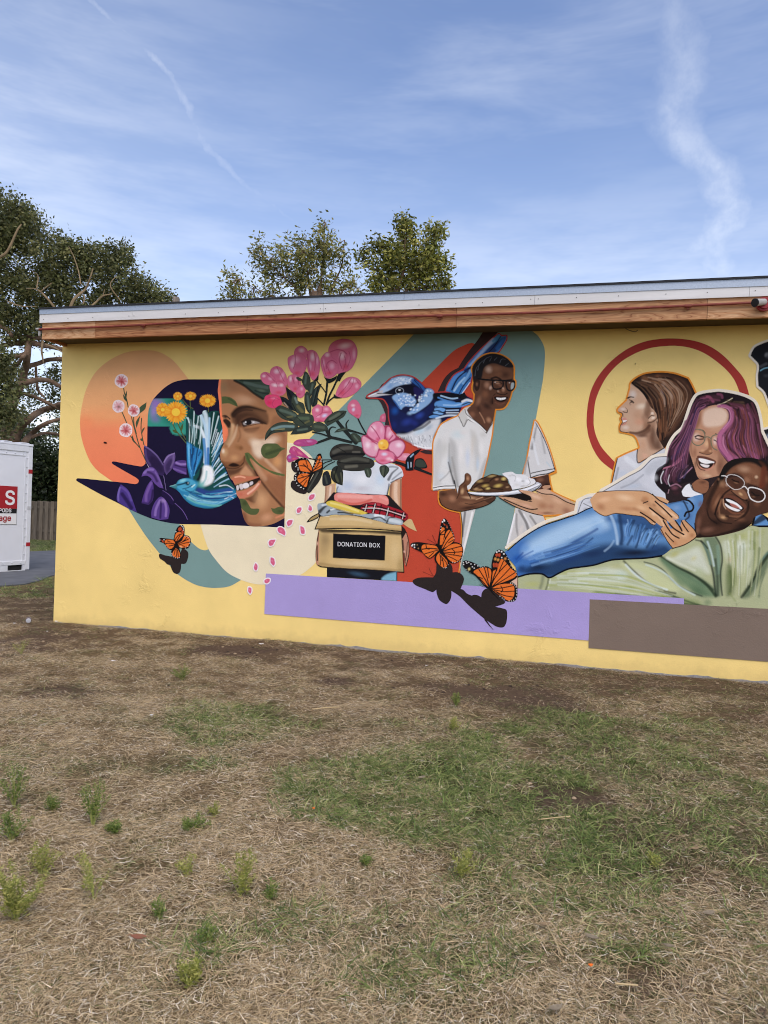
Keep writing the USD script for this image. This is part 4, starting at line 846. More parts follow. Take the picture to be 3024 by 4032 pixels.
f.p('#A63B34', '165,970 180,800 220,640 300,490 430,340 600,210 780,130 950,97 1110,90 1280,105 1420,140 1540,195 1655,278 1771,397 1881,537 1936,707! 1831,677! 1771,537 1661,407 1480,270 1320,200 1160,172 1000,175 840,200 680,260 520,360 390,500 310,640 260,780 243,930 246,1060 280,1180 340,1290 475,1440! 500,1560! 330,1430 240,1300 190,1170 170,1060')
f = fig('painted_lavender_bar', 'long lavender bar', *S_, 5, grid=12)
f.p('#A798CA', '1047.9,2258! 2693,2355.6! 2693,2400! 2319,2500! 2317,2521.5! 1041.8,2417.2!')
f = fig('painted_brown_bar', 'grey brown bar', *S_, 6, grid=12)
f.p('#7D6D60', '2321.8,2359.2! 3400,2417! 3400,2634! 2317.6,2550.9!')
# dark swallow-tailed panel
f = fig('painted_dark_panel', 'dark violet swallow tailed panel', *A_, 1.5, '#17112C', grid=6)
f.p('#18122E', '1345,397! 2452,397! 2428,1000! 2406,2010! 1659,1979! 1400,1974 1200,1966 1000,1926 850,1871 720,1811 600,1746 400,1646 150,1506 140,1488 160,1474 400,1496! 700,1526! 790,1537 822,1500 790,1466! 560,1334 528,1308 545,1290 700,1321! 850,1345 893,1315! 912,1110! 914,920 925,750 945,680 985,605 1100,490 1210,425')
f.sp('#2E8F78', 50, '985,606! 1260,606! 1320,660 1345,760! 1335,1005! 1220,1008 1180,990 1150,912! 918,910! 916,790 945,680', .0)
f.p('#35907B', '985,606! 1270,606! 1335,680 1345,800! 1332,1005! 1225,1009 1175,985 1150,912! 917,911! 918,790 945,680', False)
f.b('#8F6FB0', 1010, 660, 150, 110, 30, 1).b('#9A7DBA', 985, 740, 70, 150, 10, .9).b('#7A6AA5', 1010, 830, 80, 70, 0, .7).b('#1C5B49', 1170, 820, 170, 120, 20, .8).b('#245f4d', 1200, 640, 120, 60, 0, .8).b('#3FA58C', 1270, 960, 90, 60, 0, .6)
f.p('#18122E', '900,911! 1150,913! 1172,985 1225,1010! 1332,1006! 1332,1100! 900,1100!', False)
f.p('#18122E', '980,605! 1100,490! 1400,420! 1500,560! 1330,690! 1285,620 1260,604!', False)
# purple leaves
f = fig('painted_purple_leaves', 'purple painted leaves on the dark panel', *B_, 1.7, '#2b1d45')
f.p('#352650', '878,8! 876,60 890,160 930,240 990,300 1080,345! 1110,280 1080,200 1020,110 940,40').sl('#6b5a8c', 16, '880,15 950,60 1020,125 1085,220').sp('#241838', 60, '960,120 1050,180 1090,300 1000,280 930,200', .8).sl('#5d4b7c', 22, '893,60 905,150 945,225', .6)
f.p('#5b4679', '1090,190! 1130,120 1215,88! 1217,160 1185,260 1120,335! 1098,270').sp('#2d2046', 40, '1110,230 1160,160 1190,170 1170,260 1125,310', .8).sl('#8b76a8', 14, '1095,195 1140,130 1210,95').sl('#75608f', 18, '1200,110 1195,190 1170,250', .7)
f.p('#4f3674', '1185,255! 1215,190 1290,170 1337,178! 1342,330! 1260,312 1205,280').sl('#8d72ae', 24, '1230,200 1275,215 1330,215').sl('#7a5fa0', 20, '1200,265 1260,285 1330,315', .8).sl('#2b1b45', 14, '1215,225 1280,245 1335,250', .9)
f.p('#614689', '850,350! 870,300 915,258 970,250 1020,300 1060,390 1090,480! 1040,465 990,420 950,365 905,340').sl('#8a6fb2', 26, '880,310 930,275 975,275', .8).sl('#3a2758', 26, '920,300 980,330 1020,400', .9).sl('#7c62a2', 14, '1000,300 1040,370 1075,450', .8)
f.p('#4e3579', '965,378! 982,470 975,600 930,660! 850,640! 870,560 912,450').sl('#7a5a9e', 30, '955,420 905,540 900,610', .8).sl('#2c1c46', 24, '975,500 960,600 930,650', .9).sl('#372757', 30, '850,640 900,650 940,655', .8)
f.p('#46347a', '625,433! 592,510 584,610 650,662! 730,712! 800,737! 770,650 730,540 690,480').sl('#7563a6', 20, '615,470 598,550 600,610', .9).sl('#5f4b93', 24, '640,470 700,520 740,610', .8).sl('#241845', 40, '640,540 690,610 740,690', .9)
f.p('#553c80', '1065,568 1000,622 960,720 958,795! 1050,822! 1140,812! 1157,720 1130,630').sl('#8f72b4', 26, '1050,610 1010,700 1000,770', .8).sl('#9576b5', 24, '1105,620 1120,700 1115,780', .8).sl('#2f1f4f', 22, '1065,620 1060,720 1055,800', .9).b('#a88cc0', 1085, 610, 40, 40, 0, .7)
f.p('#20143a', '1080,497! 1070,540 1120,600 1190,660 1200,600! 1155,545').sl('#7d62a4', 7, '1085,500 1150,545 1195,600 1215,640').sl('#8f75b0', 6, '1215,640 1205,690 1235,740').l('#6d5594', 7, '1215,640 1290,710 1335,780 1350,818').l('#7d6c99', 6, '1092,340 1105,420 1118,498')
# flower sprig
f = fig('painted_flower_sprig', 'pink and white carnations on thin green stems', *A_, 1.6, '#3d4a38')
for t in ('655,490 668,560 690,620 705,700', '735,780 760,880 790,990 830,1130 905,1300', '622,710 650,780 690,872', '730,1012 780,1080 830,1140', '765,800 768,880 795,990', '852,820 845,930 860,1030 876,1108'): f.l('#47523a', 10, t)
f.p('#3f4d38', '688,518! 692,560 686,600! 672,570').p('#3f4d38', '648,556! 680,600 698,650! 660,610').p('#44543b', '905,648! 890,720 830,770 800,805! 825,710').p('#46553c', '838,790! 820,860 795,930! 790,860').p('#46553c', '890,918! 870,960 855,990! 860,940').p('#46553c', '835,1045! 860,1040 872,1070! 845,1065').p('#3f4d38', '750,1000! 775,1070 800,1110! 750,1060')
f.l('#c9bcc8', 6, '905,1300 918,1330 932,1356')
for (x, y, r) in ((633, 415, 74), (600, 690, 68), (765, 736, 65), (680, 951, 74)):
    rr = np.random.default_rng(int(x)); q = ' '.join(f'{x + r * (.93 + .1 * rr.uniform()) * math.cos(a):.0f},{y + r * 1.04 * (.93 + .1 * rr.uniform()) * math.sin(a):.0f}' for a in np.linspace(0, 6.28, 15)[:-1])
    f.p('#EBD9D6', q)
    deep = x != 600
    for k in range(17):
        a = k / 17 * 6.28 + rr.uniform(-.2, .2); c = ['#C4605F', '#D98A8C', '#B84A4A'][k % 3] if deep else ['#D99A9E', '#E0ABAE', '#CC8588'][k % 3]
        f.sl(c, (r * .30, r * .14), f'{x + r * .2 * math.cos(a):.0f},{y + r * .2 * math.sin(a):.0f} {x + r * .74 * math.cos(a):.0f},{y + r * .74 * math.sin(a):.0f}', .85)
    f.b('#9c2f33' if deep else '#7b5a4c', x + 4, y + 6, r * .42, r * .36, 0, .9)
# orange daisies
f = fig('painted_orange_flowers', 'orange and yellow fringed flowers on the dark panel', *A_, 1.7, '#E59A24')
for t in ('1190,880 1230,960 1340,1095', '1245,870 1290,980 1330,1050', '1300,620 1350,680 1410,715', '1380,640 1385,715', '1580,700 1580,750'): f.l('#4d5a33', 11, t)
f.p('#4b5a30', '1305,872! 1300,930 1280,980! 1275,920').p('#4b5a30', '1185,945! 1225,950 1250,985! 1205,975')
for (x, y, a, b, ri) in ((1245, 582, 48, 46, 15), (1385, 580, 60, 46, 20), (1570, 630, 88, 68, 30), (1082, 728, 72, 74, 22), (1225, 755, 115, 115, 46)):
    rr = np.random.default_rng(int(x)); n = 26
    q = ' '.join(f'{x + a * k * math.cos(t):.0f},{y + b * k * math.sin(t):.0f}!' for t, k in ((i / (2 * n) * 6.283, 1.06 + .1 * rr.uniform() if i % 2 else .9) for i in range(2 * n)))
    f.p('#E8A02C', q)
    for i in range(22):
        t = i / 22 * 6.28; f.sl(['#F2BE4A', '#DB7A1E', '#F0B040'][i % 3], (5, 9), f'{x + a * .45 * math.cos(t):.0f},{y + b * .45 * math.sin(t):.0f} {x + a * math.cos(t):.0f},{y + b * math.sin(t):.0f}', .8)
    f.b('#D9641A', x, y, a * .72, b * .72, 0, .75).b('#DF6A1C', x, y, ri * 1.9, ri * 1.9, 0, .8).sp('#F3C644', 8, ' '.join(f'{x + ri * math.cos(t):.0f},{y + ri * .95 * math.sin(t):.0f}' for t in np.linspace(0, 6.28, 9)[:-1]))
# bluebird with raised wings
f = fig('painted_bluebird', 'small blue bird with raised wings and fanned tail', *A_, 1.8, '#123c44')
f.p('#174a45', '1340,1090! 1333,950 1335,830 1345,790 1360,745 1385,722 1420,732 1440,778 1470,786 1505,778 1522,742 1560,734 1582,765 1605,746 1650,740 1691,748 1698,790! 1734,951! 1742,1089! 1714,1178 1697,1252 1756,1357 1805,1479 1878,1593 1888,1680! 1789,1735 1667,1793 1570,1804 1500,1797 1400,1768 1320,1706 1270,1636 1228,1597! 1150,1561! 1222,1536 1250,1496 1320,1471 1372,1470! 1345,1330!')
for a, b, c in ((1372, 760, 1378), (1440, 800, 1410), (1400, 740, 1432), (1500, 800, 1470), (1620, 760, 1600), (1680, 770, 1620)): f.sl('#0c2f2b', 34, f'{a},{b} {c},1060', .8)
for t, w in (('1358,820 1375,900 1372,1080', 16), ('1425,745 1415,900 1395,1090', 13), ('1470,800 1455,920 1420,1100', 12), ('1345,815 1360,830 1372,880', 14), ('1490,790 1510,900 1470,1100', 14), ('1505,850 1500,1000 1480,1160', 10), ('1640,760 1620,900 1600,1050', 12), ('1690,800 1650,950 1610,1100', 14), ('1725,960 1660,1100 1615,1200', 14), ('1735,1080 1660,1180 1615,1240', 12)): f.sl('#C9E0DE', (w, w * .6), t, .95)
f.sp('#2f7fb4', 30, '1340,1085 1370,1090 1440,1140 1510,1180 1480,1300 1420,1400 1400,1490 1350,1330').sl('#5aa8d4', 22, '1360,1120 1375,1260 1395,1400', .9).sl('#163a63', 16, '1420,1150 1400,1280 1385,1340', .9).sl('#16335a', 16, '1490,1190 1440,1300 1410,1380', .9).sl('#4a9ccc', 18, '1470,1240 1440,1360 1420,1440', .9).sl('#0f2940', 20, '1520,1240 1490,1330 1440,1420 ', .9)
f.sl('#14161f', 26, '1500,1370 1490,1440 1465,1490', .9)
for t, w, c in (('1530,745 1550,800 1570,1000 1560,1200 1555,1400', 44, '#CFE2E6'), ('1500,790 1540,900 1560,1080', 30, '#BBD8E6'), ('1430,908 1490,930 1530,1020 1545,1150 1540,1300', 30, '#E4F0F2'), ('1590,820 1585,1000 1580,1200', 22, '#A6CBE2'), ('1530,1050 1545,1200 1550,1330', 30, '#4f8fc4'), ('1575,1150 1575,1330', 26, '#2f6fae')): f.sl(c, w, t, .95)
for i, t in enumerate(('1700,1260 1640,1340 1600,1430', '1745,1350 1680,1410 1620,1480', '1775,1410 1700,1460 1640,1520', '1800,1480 1720,1520 1640,1570', '1730,1300 1660,1390 1620,1460', '1700,1200 1640,1290 1605,1380')): f.sl(['#9cc4dc', '#e0edf0', '#5f9cc6'][i % 3], (16, 9), t, .9)
f.sp('#2F7FA6', 36, '1225,1580 1260,1500 1330,1476 1410,1490 1470,1530 1440,1600 1470,1640 1560,1640 1700,1600 1850,1590 1880,1670 1790,1730 1660,1785 1550,1798 1420,1770 1330,1710')
f.sp('#EFF2EC', 34, '1530,1340 1610,1350 1640,1440 1620,1520 1540,1560 1490,1530 1515,1420', .95).sl('#8fc0c0', 20, '1560,1400 1550,1480 1520,1530', .7).sl('#ffffff', 16, '1600,1400 1610,1460 1590,1520', .8)
f.b('#63B0A8', 1500, 1545, 70, 60, 20, .9).sl('#2B3F86', (70, 40), '1480,1610 1580,1640 1700,1620 1820,1600', .85).sl('#3f8fc0', 30, '1430,1690 1560,1740 1700,1730 1850,1670', .9).sl('#69b3a9', 22, '1350,1690 1450,1740 1600,1770 1720,1770', .85).sl('#1d5d8f', 16, '1400,1660 1520,1710 1680,1700 1820,1650', .9)
for t in ('1640,1660 1740,1630 1840,1620', '1760,1700 1830,1660 1880,1640', '1700,1560 1780,1550 1850,1590', '1790,1660 1850,1690'): f.sl('#dbe6ea', (14, 8), t, .85)
strands(f, '1350,1090 1362,1300 1395,1460', '1500,1185 1462,1320 1425,1420', 26, ['#163F70', '#2f86bf', '#6ab6dc', '#10263f', '#1f5f9c'], 12, .8, 1, 4)
strands(f, '1700,770 1655,950 1605,1150', '1800,1480 1720,1515 1640,1550', 34, ['#0d2f2e', '#cfe3e4', '#5d9fc4', '#14384f', '#e6f0f0', '#0c2526'], 12, .8, 2, 5)
strands(f, '1300,1650 1450,1735 1650,1765 1840,1690', '1450,1600 1600,1640 1750,1620 1880,1630', 40, ['#1f5f96', '#4b9fc4', '#8fc9d0', '#22407f', '#173a66', '#3a8a9c'], 15, .65, 3, 7)
strands(f, '1350,800 1365,950 1385,1090', '1500,800 1500,950 1480,1150', 16, ['#0c2f2b', '#c9e0de', '#0f3b36', '#8fb8b8'], 10, .75, 4, 4)
f.sp('#4AA0BE', 20, '1235,1560 1258,1500 1325,1478 1400,1492 1450,1540 1420,1600 1340,1620 1270,1600').b('#8fcfd2', 1300, 1500, 60, 26, -15, .9).sl('#16384a', 18, '1238,1548 1300,1535 1340,1520', .9).b('#0c1420', 1352, 1530, 40, 38, 0, 1).b('#0c1420', 1352, 1530, 26, 26, 0, 1).sl('#123a56', 14, '1330,1600 1420,1640 1500,1650', .7).b('#e8f4f4', 1358, 1526, 9, 9, 0, 1).sl('#bfe0dc', 14, '1400,1570 1430,1545', .9).sl('#1d4d6a', 12, '1300,1590 1360,1575 1400,1550', .8)
f.p('#3f7f88', '1150,1561! 1222,1534 1240,1560 1225,1582!', False).sl('#9cc8c2', 7, '1160,1560 1220,1545', .8)
# half face of a woman
f = fig('painted_half_face', "large half of a woman's smiling face with green leaf marks", *C_, 1.9, '#B07E58', grid=2.2)
f.p('#A87650', '240,150! 400,150! 770,150! 1148,150! 1130,880! 1092,2005! 950,2080 800,2115 640,2115 570,2060 530,1960 510,1850 490,1760 450,1690 440,1600 400,1510 370,1480 340,1420 312,1350 290,1310 245,1250 229,1180 236,1110 270,1030 312,955 335,890 330,820 300,770 268,700 250,580 240,400 233,300')
f.p('#EF8158', '215,150! 198,300 214,450 230,650 258,790 262,900 276,1010! 312,955! 335,890 330,820 300,770 268,700 250,580 240,400 233,300 242,150!')
f.b('#C49A76', 560, 430, 230, 110, 10, .8).b('#8B6848', 380, 260, 180, 160, 20, .7).b('#7d6a4c', 280, 260, 90, 140, 0, .6).b('#9a6c48', 750, 520, 220, 120, 15, .6).b('#C2966E', 640, 900, 200, 130, 25, .7).b('#E8D0B4', 760, 1120, 150, 130, 30, .9).b('#E5CDB0', 700, 1000, 130, 90, 20, .8).b('#E3C7A8', 930, 960, 150, 90, -10, .75).b('#C99A6C', 1010, 1250, 110, 140, 0, .7).b('#D89B60', 990, 1250, 80, 100, 30, .6).b('#95603f', 1000, 1600, 170, 300, -30, .55).b('#8c5a40', 1040, 1480, 100, 220, 0, .5).b('#9a6444', 1050, 700, 110, 160, 0, .4).b('#C9855c', 900, 1420, 140, 120, 20, .5)
f.sp('#6E4A33', 70, '400,590 480,540 640,560 760,640 860,740 700,700 560,690 500,770 430,740', .75)
f.sl('#17100d', (84, 18), '412,622 480,548 580,520 690,535 840,575', .95).sl('#3a261e', (30, 16), '470,590 560,560 660,565', .8)
f.b('#70482f', 470, 690, 60, 110, 10, .8).sp('#1B1412', 18, '515,740 560,690 640,670 740,690 840,745 760,735 700,740 600,765 545,790', .97).sp('#a89e98', 10, '535,735 570,712 640,702 710,710 765,735 700,742 590,760 550,760', .9).sp('#191516', 8, '560,705 600,685 640,700 650,740 610,760 570,750', 1).b('#ffffff', 572, 722, 16, 20, 0, 1).b('#e8e4e2', 675, 722, 26, 16, 0, .9).sl('#1a1210', (26, 10), '515,722 580,684 660,668 760,700 850,748', .95).sl('#4a2f24', 10, '540,785 620,770 740,745 800,745', .9)
f.sp('#3a241a', 50, '440,640 560,600 700,640 860,740 800,740 640,680 540,720 500,780 450,720', .6).b('#5a3a28', 500, 760, 70, 50, 30, .6).sp('#a06e4a', 60, '540,800 700,790 860,780 780,880 620,880', .5)
f.sl('#4a3020', 22, '560,830 640,810 740,800', .25)
f.b('#1d1414', 300, 650, 50, 40, 20, .95).sp('#17100f', 16, '268,700 310,680 365,720 375,790 340,800 310,760', .95).sl('#2a1b16', 16, '262,640 310,640 360,680', .9).b('#8d6a4e', 350, 830, 26, 60, 0, .8)
f.sl('#6a452c', 26, '480,800 500,900 470,980', .4, 26).sl('#d9b184', 44, '400,760 370,900 330,1010', .7, 40).b('#C89E70', 290, 1130, 70, 90, 0, .9).b('#F0DCC0', 270, 1110, 34, 50, 0, .8).b('#8f6038', 470, 1060, 90, 60, 20, .7).b('#6b4124', 510, 1070, 50, 50, 0, .6).b('#D3A06c', 420, 1200, 90, 70, 0, .6).sp('#77492c', 34, '245,1240 300,1320 420,1340 500,1320 550,1260 555,1170 500,1240 400,1260 300,1250', .7)
f.sp('#170d0b', 22, '340,1300 390,1270 440,1275 490,1300 450,1320 380,1320', .95).sl('#4a2c1c', 18, '300,1330 380,1345 470,1330 540,1270', .8).sl('#5d3a24', 16, '555,1180 545,1260 510,1310', .7)
f.sp('#5A3826', 40, '320,1370 420,1360 520,1330 480,1400 400,1430 350,1450', .75).sp('#D29D74', 40, '540,1330 620,1290 680,1380 650,1440 560,1430 500,1420', .6).sl('#5b3322', (14, 34), '570,1190 640,1290 690,1370 745,1470', .85, 26).sl('#3a1f18', (12, 20), '690,1370 730,1440 760,1490', .9)
f.sp('#8a5f42', 80, '330,160 560,170 760,330 900,430 1000,560 880,560 700,420 500,330 360,300', .55).sp('#7a5138', 60, '950,640 1060,700 1090,900 1000,860 900,800', .45).sp('#8f5d40', 60, '880,1420 1000,1500 1090,1640 1090,1860 960,1700 840,1500', .6).sp('#E9D3B6', 60, '660,1000 780,960 900,960 960,1010 860,1040 800,1120 760,1200 680,1120', .6)
f.sp('#3b261b', 46, '385,640 450,560 560,520 700,545 850,590 880,720 800,740 700,660 600,640 500,700 470,780 400,740', .62).sp('#5a3a28', 50, '520,780 640,800 760,780 700,850 580,860', .5)
f.sp('#4a2f20', 40, '250,1240 300,1290 420,1325 520,1320 560,1240 545,1330 480,1380 400,1420 330,1400', .55).sp('#68452f', 60, '330,880 370,780 380,900 340,1000 300,1050', .45).sp('#E0C29c', 40, '420,860 460,760 440,900 380,1010 340,1050', .55)
f.sp('#3f271c', 40, '560,1200 620,1280 700,1400 760,1500 720,1480 640,1380 570,1290', .6).sp('#7d5238', 70, '620,1760 720,1700 800,1560 860,1640 800,1800 680,1820', .4).sp('#5f3e2c', 50, '500,1880 560,2040 660,2110 560,2060 515,1960', .7)
f.sl('#3a2118', (30, 34), '770,1500 860,1620 960,1740 1080,1870', .85, 30).sl('#8a5a3c', 60, '800,1480 900,1600 1040,1740', .4, 60)
f.sp('#BE7052', 14, '388,1470 430,1445 500,1430 560,1440 640,1450 745,1452 735,1475 620,1500 500,1530 430,1550 395,1520', .97).sl('#efb08c', 20, '430,1460 500,1450 560,1465', .8).sp('#231512', 10, '428,1570 520,1545 640,1500 755,1465 750,1500 690,1560 580,1610 470,1640 440,1620', .98)
f.sp('#d9cfcc', 7, '445,1580 475,1570 478,1625 455,1632').sp('#d5cbc9', 7, '485,1562 530,1552 540,1610 500,1622').sp('#e6dedb', 7, '535,1552 590,1535 620,1570 600,1600 548,1608').sp('#cfc5c4', 7, '625,1530 665,1515 668,1550 630,1570')
f.sp('#C97A5E', 14, '445,1660 540,1640 650,1600 750,1520 775,1510 750,1590 680,1660 600,1720 520,1740 460,1720', .97).sl('#f2bda0', 26, '600,1680 680,1620 740,1550', .8).b('#c2604a', 500, 1690, 60, 40, 0, .6).sp('#54311f', 26, '560,1750 660,1710 720,1640 740,1700 700,1800 640,1790 600,1770', .75)
f.sl('#E3BE98', 40, '840,1230 940,1330 1040,1420', .5, 40).sl('#dcae88', 60, '700,1250 760,1380 830,1480', .35, 50).sl('#7b4d36', 40, '1090,900 1080,1300 1070,1900', .35, 60)
f.b('#D9A878', 780, 1760, 150, 200, 0, .75).b('#D2A074', 640, 1900, 150, 100, 0, .5).b('#7a4c34', 560, 1980, 60, 120, -10, .7).sl('#84533c', 50, '540,1960 600,2080 760,2110', .7, 40).b('#D8A27A', 850, 2000, 130, 90, -15, .6).sl('#DF8d68', 26, '980,2000 1085,1960', .6, 24)
f.p('#525C36', '250,382! 310,380 380,400 440,450 465,515! 400,490 340,468 256,475!', False).sl('#3d4a2c', 22, '340,410 400,440 450,500', .8)
f.p('#525C36', '780,1075 820,1020 900,1008 990,1015 1040,1055 1105,1078! 1040,1110 980,1180 900,1210 830,1200 785,1150', False).sl('#3b462a', 40, '850,1150 940,1120 1030,1090', .75).b('#74804c', 870, 1070, 70, 40, -20, .5)
f.p('#596438', '560,1140! 600,1130 640,1160 700,1230 780,1300 900,1370 1095,1425! 1090,1445! 960,1420 860,1370 760,1310 690,1250 640,1205 625,1220 650,1280 700,1370! 640,1320 580,1230', False).sl('#424f2c', 22, '585,1160 610,1230 660,1320', .7)
f.p('#525C36', '485,1750! 560,1760 610,1830 650,1880 745,1885 740,1930 700,1962 620,1955 540,1900 500,1840', False).b('#3a4426', 560, 1810, 60, 60, 0, .8).p('#525C36', '912,1875! 960,1880 1010,1860 1060,1862 1092,1900! 1060,1950 1000,1955 940,1930', False).b('#3d4628', 1030, 1920, 60, 40, 0, .8)
f.p('#39463A', '400,150! 880,150! 900,320! 810,418! 760,380 680,330 580,250 480,190', False).sl('#161c18', 30, '420,165 560,240 680,335 800,410', .9).sl('#55645a', 40, '560,190 700,230 860,260', .7).sl('#222b26', 26, '700,300 800,330 880,340', .8).b('#66735f', 780, 300, 90, 30, 10, .6).sl('#20281f', 26, '500,160 640,170 760,170', .8)
# butterflies: black wings, orange cells, veins and white dots
def butterfly(label, crop, level, outline, cells, veins, dots, body, dark=(), red=()):
    f = fig('painted_butterfly', label, *crop, level, '#14100f', grid=2.0); f.p('#15110f', outline)
    for c in cells: f.p('#E2702C', c, False)
    for c in red: f.p('#B5482A', c, False)
    for t, w in veins: f.l('#15110f', w, t, False)
    for t, w in dots:
        P, _ = pts(t)
        for x, y in P: f.b('#f2efe9', x, y, w, w, 0, 1).b('#f7f4ee', x, y, w * .8, w * .8, 0, 1)
    f.l('#100d0c', body[1], body[0]); return f
f = fig('painted_shadow', 'dark painted butterfly silhouette on the teal band', *B_, 1.4, grid=4)
f.p('#2C2422', '1040,1200 1060,1192 1110,1208 1180,1220 1250,1240 1290,1140 1330,1145 1358,1180 1355,1240 1330,1295 1282,1300! 1278,1360 1260,1400 1230,1410 1195,1390 1172,1340 1165,1312! 1130,1305 1100,1275 1050,1240')
f = butterfly('small orange monarch butterfly on the teal band', B_, 1.45, '1200,1035! 1215,960 1240,905 1270,880 1300,878 1318,905 1320,950 1312,990! 1345,990 1372,1005 1388,1040 1380,1090 1355,1130 1300,1138 1265,1130 1276,1180 1279,1225 1265,1244 1225,1242 1190,1222 1172,1185 1178,1150! 1150,1145 1120,1115 1095,1080 1050,1058 1040,1035 1060,1018 1110,1022 1160,1028',
    ['1210,1030! 1225,975 1255,955 1285,965 1300,985 1270,1020 1225,1065!', '1245,1080! 1290,1050 1310,1010 1340,998 1370,1020 1376,1060 1350,1110 1290,1120 1255,1105!', '1190,1180 1225,1130! 1250,1150 1268,1200 1255,1230 1215,1225 1190,1205', '1105,1060 1120,1040 1165,1040 1205,1050 1215,1085! 1180,1130 1150,1130 1120,1100'],
    [('1215,1040 1250,990 1290,975', 7), ('1230,1060 1270,990', 6), ('1245,1085 1310,1055 1360,1030', 7), ('1255,1095 1320,1075 1370,1065', 6), ('1300,1055 1330,1030 1345,1005', 6), ('1290,1100 1320,1110', 5), ('1235,1130 1235,1190 1225,1225', 6), ('1245,1150 1252,1225', 5), ('1220,1140 1205,1200', 5), ('1115,1078 1160,1075 1215,1085', 8), ('1150,1105 1210,1095', 6), ('1130,1050 1160,1060', 5)],
    [('1285,885 1300,895 1308,912 1308,932 1225,950', 9), ('1050,1040 1095,1038', 9), ('1320,1000 1345,1003 1365,1015 1378,1040 1376,1075 1355,1110 1330,1128', 6), ('1180,1185 1183,1205 1200,1224 1220,1234 1245,1238 1263,1232', 6), ('1112,1105 1130,1125 1150,1138', 5)], ('1205,1040 1235,1085 1255,1130', (14, 20)), red=['1250,920 1275,900 1288,925 1262,945', '1288,950 1300,930 1308,960 1298,975', '1070,1040 1090,1055 1085,1070'])
f.b('#F0B987', 1280, 1115, 26, 14, 20, .9)
f = fig('painted_shadow', 'upper dark edge shadow left of the butterfly beside the bouquet', *E_, 2.4, grid=4)
f.p('#2B2322', '130,350 145,325 200,330! 240,430! 215,448! 165,440 135,400')
f = fig('painted_shadow', 'lower dark edge shadow left of the butterfly beside the bouquet', *E_, 2.4, grid=4)
f.p('#2B2322', '125,570 140,535 180,530! 310,640! 290,672 250,676 180,650 135,612')
f = butterfly('orange monarch butterfly perched left of the bouquet', E_, 2.5, '165,340 185,300 230,285 300,290 345,350! 362,390! 385,320 405,265 430,240 455,245 470,300 478,370 470,410 430,430 370,460! 340,520 305,620 280,640 235,615 185,575 160,520 160,480 180,455 215,440! 185,420 168,385',
    ['215,325 290,312 320,332 355,400 342,440! 260,430 225,410', '365,432! 400,350 430,268 448,270 462,350 455,390 400,420', '200,500 225,465 290,455 338,470! 312,540 290,600 240,570 208,540'],
    [('225,370 290,380 345,440', 8), ('290,315 310,380', 6), ('260,350 350,430', 6), ('370,425 420,360 445,290', 7), ('390,410 455,370', 6), ('415,345 455,330', 5), ('210,510 280,490 335,470', 7), ('230,560 290,510 330,480', 7), ('265,585 300,530', 6), ('240,470 270,495', 5)],
    [('185,350 180,380 205,395 190,365 205,415', 9), ('225,290 260,292 300,298', 6), ('412,275 405,300 392,335 380,365 372,395', 6), ('455,320 462,300', 8), ('180,475 175,500 172,530 190,560 215,585 240,605 265,620 200,590 230,608 180,515', 9), ('220,450 260,448 300,450', 6)], ('360,440 335,490 315,560', (10, 16)))
f = fig('painted_shadow', 'dark painted double butterfly silhouette across the lavender bar', *I_, 8, grid=4)
f.p('#2C2422', '70,800 100,770 170,755 292,755! 325,700 335,600 400,590 470,600 500,640 505,700! 560,700 610,730 628,780 600,860 592,882! 620,890 660,930 710,952! 745,945 785,952 815,972! 825,920 860,882 925,890 1080,1020! 1060,1045 968,1075! 1040,1090 1090,1110 1098,1180 1085,1260 1050,1300 980,1290 900,1240 860,1215! 770,1140 680,1060 580,960 490,902! 492,950 480,1000 450,1040 420,1042 360,1000 332,930 328,888! 290,915 240,900 210,885 170,870 100,840')
f.l('#2C2422', (20, 4), '860,1215 900,1270 946,1325').l('#3a1c18', 3, '298,742 270,700 247,648').l('#3a1c18', 3, '290,742 230,715 182,694')
f = butterfly('orange monarch butterfly on the red arch', I_, 9, '338,400! 345,360 362,250 385,150 405,118 425,115 455,150 485,210 515,280 528,330 520,372! 555,375 600,400 620,450 615,520 590,570 540,600 490,600 465,585! 463,620 445,652 410,662 370,640 320,590 308,540 318,512! 262,550 220,535 180,490 100,450 55,420 47,395 75,376 140,372 200,380 280,395',
    ['368,400! 374,280 388,215 417,228 412,290 388,395', '382,432! 420,310 450,250 480,245 512,310 521,345 480,390 400,440', '400,470! 470,410 540,390 600,415 608,480 590,545 540,590 490,580 430,520', '330,530 360,488! 390,520 440,570 447,620 415,652 370,625 335,580', '168,440 182,405 230,400 320,415 360,447! 310,500 260,540 230,528 188,490'],
    [('345,390 370,290 425,235', 8), ('370,295 420,285', 8), ('385,430 430,330 480,250', 9), ('400,440 460,350 512,310', 7), ('425,345 420,300', 6), ('460,380 518,345', 6), ('400,470 470,450 605,415', 8), ('410,480 500,485 608,475', 7), ('420,495 500,510 598,525', 7), ('440,520 510,550 560,580', 6), ('500,450 530,480 515,510', 6), ('365,500 375,560 372,622', 7), ('380,520 400,580 410,650', 7), ('395,540 430,585 443,620', 6), ('375,560 400,580', 5), ('175,450 250,440 355,448', 9), ('215,405 225,440 250,450', 7), ('200,500 270,480 340,460', 7), ('245,535 300,485', 6)],
    [('410,130 395,152 415,140', 14), ('440,120 452,145 465,165 478,190 487,215 498,240 508,265 517,295 522,330', 6), ('375,235 380,205', 8), ('62,412 90,400 90,428 70,400', 12), ('612,500 605,540 585,570 560,585 530,595 505,590', 6), ('460,620 440,648 425,653 405,652', 6)], ('330,400 380,465 440,550', (20, 24)), red=['440,185 450,210 445,220', '405,170 425,180 418,190'])
